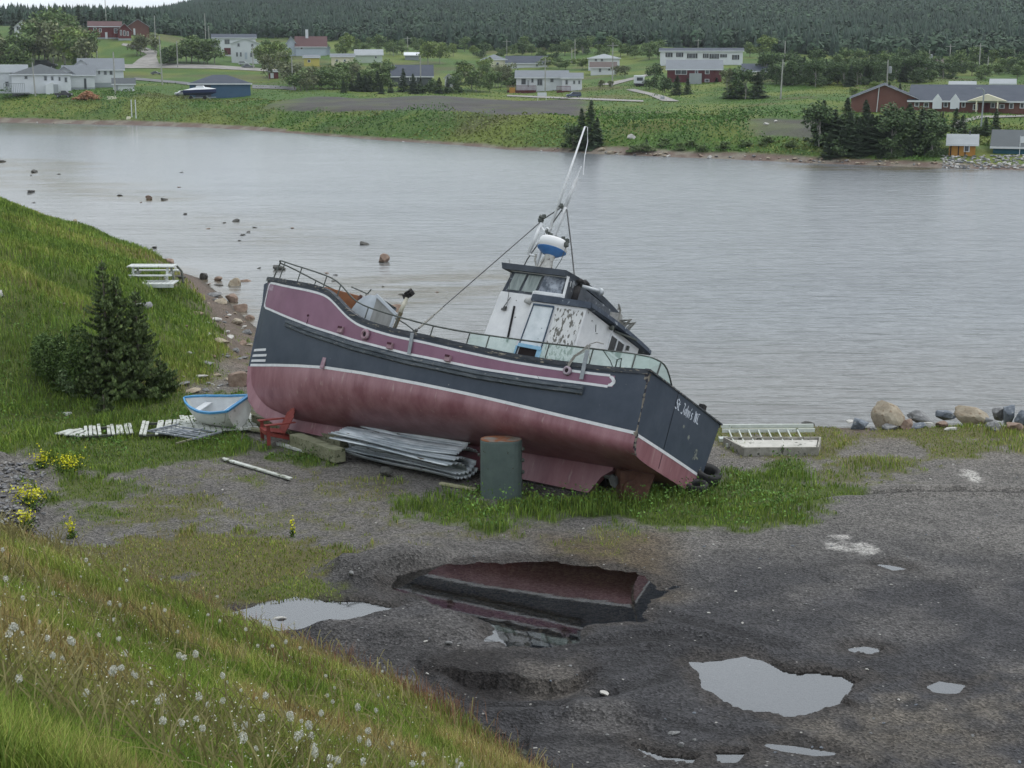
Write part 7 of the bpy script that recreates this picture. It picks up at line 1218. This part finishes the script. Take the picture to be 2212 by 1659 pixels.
def vehicles():
    def car(u, vb, wpx, body, kind, lab, flip=1, yaw=0., name='parked_car', cat='car'):
        P = place(u, vb); L_ = wpx/px(P); e = empty(name, P, yaw, lab, cat); s = L_/4.6; PR_ = {'suv': [(-2.3, .4), (-2.3, 1.0), (-2.15, 1.65), (-1.9, 1.78), (.3, 1.78), (1.05, 1.15), (2.15, 1.0), (2.3, .75), (2.3, .4)], 'pickup': [(-2.3, .5), (-2.3, 1.15), (-.5, 1.15), (-.45, 1.8), (.8, 1.8), (1.35, 1.2), (2.2, 1.1), (2.3, .8), (2.3, .5)], 'sedan': [(-2.3, .35), (-2.3, .95), (-1.6, 1.02), (-1.0, 1.42), (.3, 1.42), (1.0, .98), (2.2, .82), (2.3, .6), (2.3, .35)]}[kind]
        c = mat('car_'+body, *{'black': ((.012, .012, .014), (.02, .02, .022)), 'blue': ((.03, .05, .09), (.05, .07, .12)), 'silver': ((.35, .37, .38), (.45, .46, .47)), 'grey': ((.1, .11, .12), (.14, .15, .16)), 'white': ((.5, .5, .5), (.6, .6, .6))}[body], scale=2, rough=.3, spec=.6)
        B = MB(); B.prism([(x*flip*s, -.88*s, z*s) for x, z in PR_], (0, 1.76*s, 0)); B.build('body', c, e, bevel=.06*s)
        zt = max(z for _, z in PR_); xs = [x for x, z in PR_ if z == zt]; B = MB(); a, b = min(xs), max(xs); B.prism([((a+.1)*flip*s, -.9*s, (zt-.12)*s), (b*flip*s, -.9*s, (zt-.12)*s), ((b+.5)*flip*s, -.9*s, (zt-.55)*s), ((a-.05)*flip*s, -.9*s, (zt-.55)*s)], (0, 1.8*s, 0)); B.build('window', GLS, e)
        for x in (-1.4, 1.45):
            for y in (-.86, .86): B = MB(); B.lathe((x*flip*s, y*s, .34*s), [(.34*s, -.1*s), (.34*s, .1*s)], 14, (0, 1, 0)); w = B.build('wheel', mat('rubber', (.012, .012, .013)), e); B = MB(); B.lathe((x*flip*s, y*s, .34*s), [(.18*s, -.115*s), (.18*s, .115*s)], 10, (0, 1, 0)); B.build('rim', CLR['grey'], w)
        for y in (-.6, .6): B = MB(); B.box((2.29*flip*s, y*s, .8*s), (.06, .3*s, .15*s)); B.build('headlight', WHT, e)
        return e
    car(1239, 211, 32, 'blue', 'suv', 'dark blue car parked by the white bungalow with red decks', -1, .1); car(138, 210, 36, 'black', 'pickup', 'black pickup parked before the far-left bungalow', 1); car(391, 206, 26, 'silver', 'suv', 'silver pickup nose-on behind the covered boat', -1, .6); car(527, 141, 22, 'silver', 'suv', 'silver vehicle beside the gable of the two-storey house', 1); car(536, 147, 27, 'grey', 'sedan', 'dark grey car on the road before the two-storey house', 1); car(100, 148, 46, 'black', 'suv', 'dark car half hidden by trees on the road at left', 1); car(337, 161, 22, 'grey', 'sedan', 'old dull vehicle left on the lawn below the road', 1)
    # camper on a dark truck
    P = place(1382, 186); k = px(P); e = empty('camper', P, 0, 'white camper with dark window parked on the driveway', 'camper'); B = MB(); B.box((0, 2, 14/k), (20/k, 4, 17/k)); B.build('body', WHT, e, bevel=.08); B = MB(); B.box((0, -.02, 15/k), (13/k, .06, 7/k)); B.build('window', GLS, e); B = MB(); B.box((0, 1.6, 3.6/k), (19/k, 4.5, 3.5/k)); B.build('chassis', CLR['black'], e)
    for s in (-1, 1): B = MB(); B.lathe((s*7/k, -.4, 2/k), [(.36, -.15), (.36, .15)], 12, (1, 0, 0)); B.build('wheel', mat('rubber', (.012, .012, .013)), e)
    # boat on its trailer by the blue garage
    P = place(433, 215); k = px(P); e = empty('boat_trailer', P, 0, 'pale boat trailer on the lawn before the blue garage', 'trailer'); B = MB()
    B.beam((-34/k, 0, 3/k), (34/k, 0, 5/k), .15, .15); [B.beam((x/k, 0, 0), (y/k, 0, 8/k), .1, .1) for x, y in ((-26, -18), (-10, -18), (6, 14), (22, 14))]; B.build('frame', CLR['rlight'], e)
    for s in (-20, 10): B = MB(); B.lathe((s/k, -.2, .35), [(.35, -.1), (.35, .1)], 12, (0, 1, 0)); B.build('wheel', mat('rubber', (.012, .012, .013)), e)
    e = empty('motor_boat', P+Vector((0, 0, 8/k)), 0, 'dark blue and white motorboat on the trailer by the blue garage', 'boat'); w = 35/k; G = []
    for i in range(15): t = i/14; x = -w+2*w*t; b = 1.1*(1-max(0, (t-.45)/.55)**2.2)+.02; zk = .1+.5*max(0, (t-.6)/.4)**2; G.append([(x, -b, 1.05+.25*t), (x, -b*.85, .5+.2*t), (x, 0, zk), (x, b*.85, .5+.2*t), (x, b, 1.05+.25*t)])
    B = MB(); B.grid(G); B.add(G[0], [tuple(range(5))]); B.build('hull', mat('car_navy', (.02, .03, .09)), e)
    B = MB(); B.grid([[g[0], (g[0][0], g[0][1]*.6, g[0][2]+.35*math.sin(i/14*3.1)), (g[0][0], 0, g[0][2]+.45*math.sin(i/14*3.1)), (g[0][0], -g[0][1]*.6, g[0][2]+.35*math.sin(i/14*3.1)), g[4]] for i, g in enumerate(G)]); B.build('deck', WHT, e); B = MB(); B.prism([(-.25*w, -.7, 1.3), (.35*w, -.6, 1.35), (.2*w, -.5, 1.9), (-.2*w, -.5, 1.9)], (0, 1.2, 0)); B.build('cabin', WHT, e)
    # firewood, small things
    P = place(190, 213); rng = np.random.default_rng(6); k = px(P); V = []; F = []; B = MB()
    for i in range(420): q = (rng.normal()*11/k, rng.normal()*.8, 0); h_ = max(0, (16-abs(q[0]*k)*.6)/k)*rng.uniform(0, 1); B.box((P.x+q[0], P.y+q[1], P.z+h_), (.6, .2, .2), R=Euler(rng.uniform(-1, 1, 3)).to_matrix())
    tag(B.build('firewood', mat('firewood', (.22, .10, .05), (.36, .19, .10), scale=1.5)), 'heap of orange split firewood before the gambrel shed', kind='stuff')
    for u, v, w_, h_, c, lab, nm in [(242, 213, 22, 5, 'cream', 'stack of pale lumber right of the firewood heap', 'lumber_stack'), (905, 202, 12, 3, 'white', 'pale upturned skiff by the pole in front of the dark house', 'skiff'), (278, 256, 9, 4, 'cream', 'pale stone-like tub beside the two thin stakes', 'tub'), (1431, 215, 10, 7, 'rlight', 'grey utility box on the green field', 'utility_box'), (425, 103+8, 10, 5, 'white', 'small white boat among the junk above the road', 'skiff') if 0 else (205, 112, 10, 5, 'white', 'small white boat in the yard below the red house', 'skiff')]:
        P = place(u, v); k = px(P); B = MB(); B.box((P.x, P.y, P.z+h_/2/k-.1), (w_/k, .9, h_/k+.2), taper=.8); tag(B.build(nm, CLR[c], bevel=.05), lab, nm.replace('_', ' '))
vehicles()

def haze():
    B = MB(); B.box((0, 620, 60), (3500, 1420, 132)); o = B.build('haze', None); m = bpy.data.materials.new('haze'); m.use_nodes = True; t = m.node_tree; t.nodes.remove(t.nodes['Principled BSDF'])
    v = N(t, 'ShaderNodeVolumePrincipled'); v.inputs['Color'].default_value = (.86, .92, 1, 1); v.inputs['Density'].default_value = .00011; v.inputs['Anisotropy'].default_value = .2; t.links.new(v.outputs[0], t.nodes['Material Output'].inputs['Volume']); o.data.materials.append(m); tag(o, kind='stuff'); o['label'] = 'thin pale haze over the bay and far hillside'
haze()
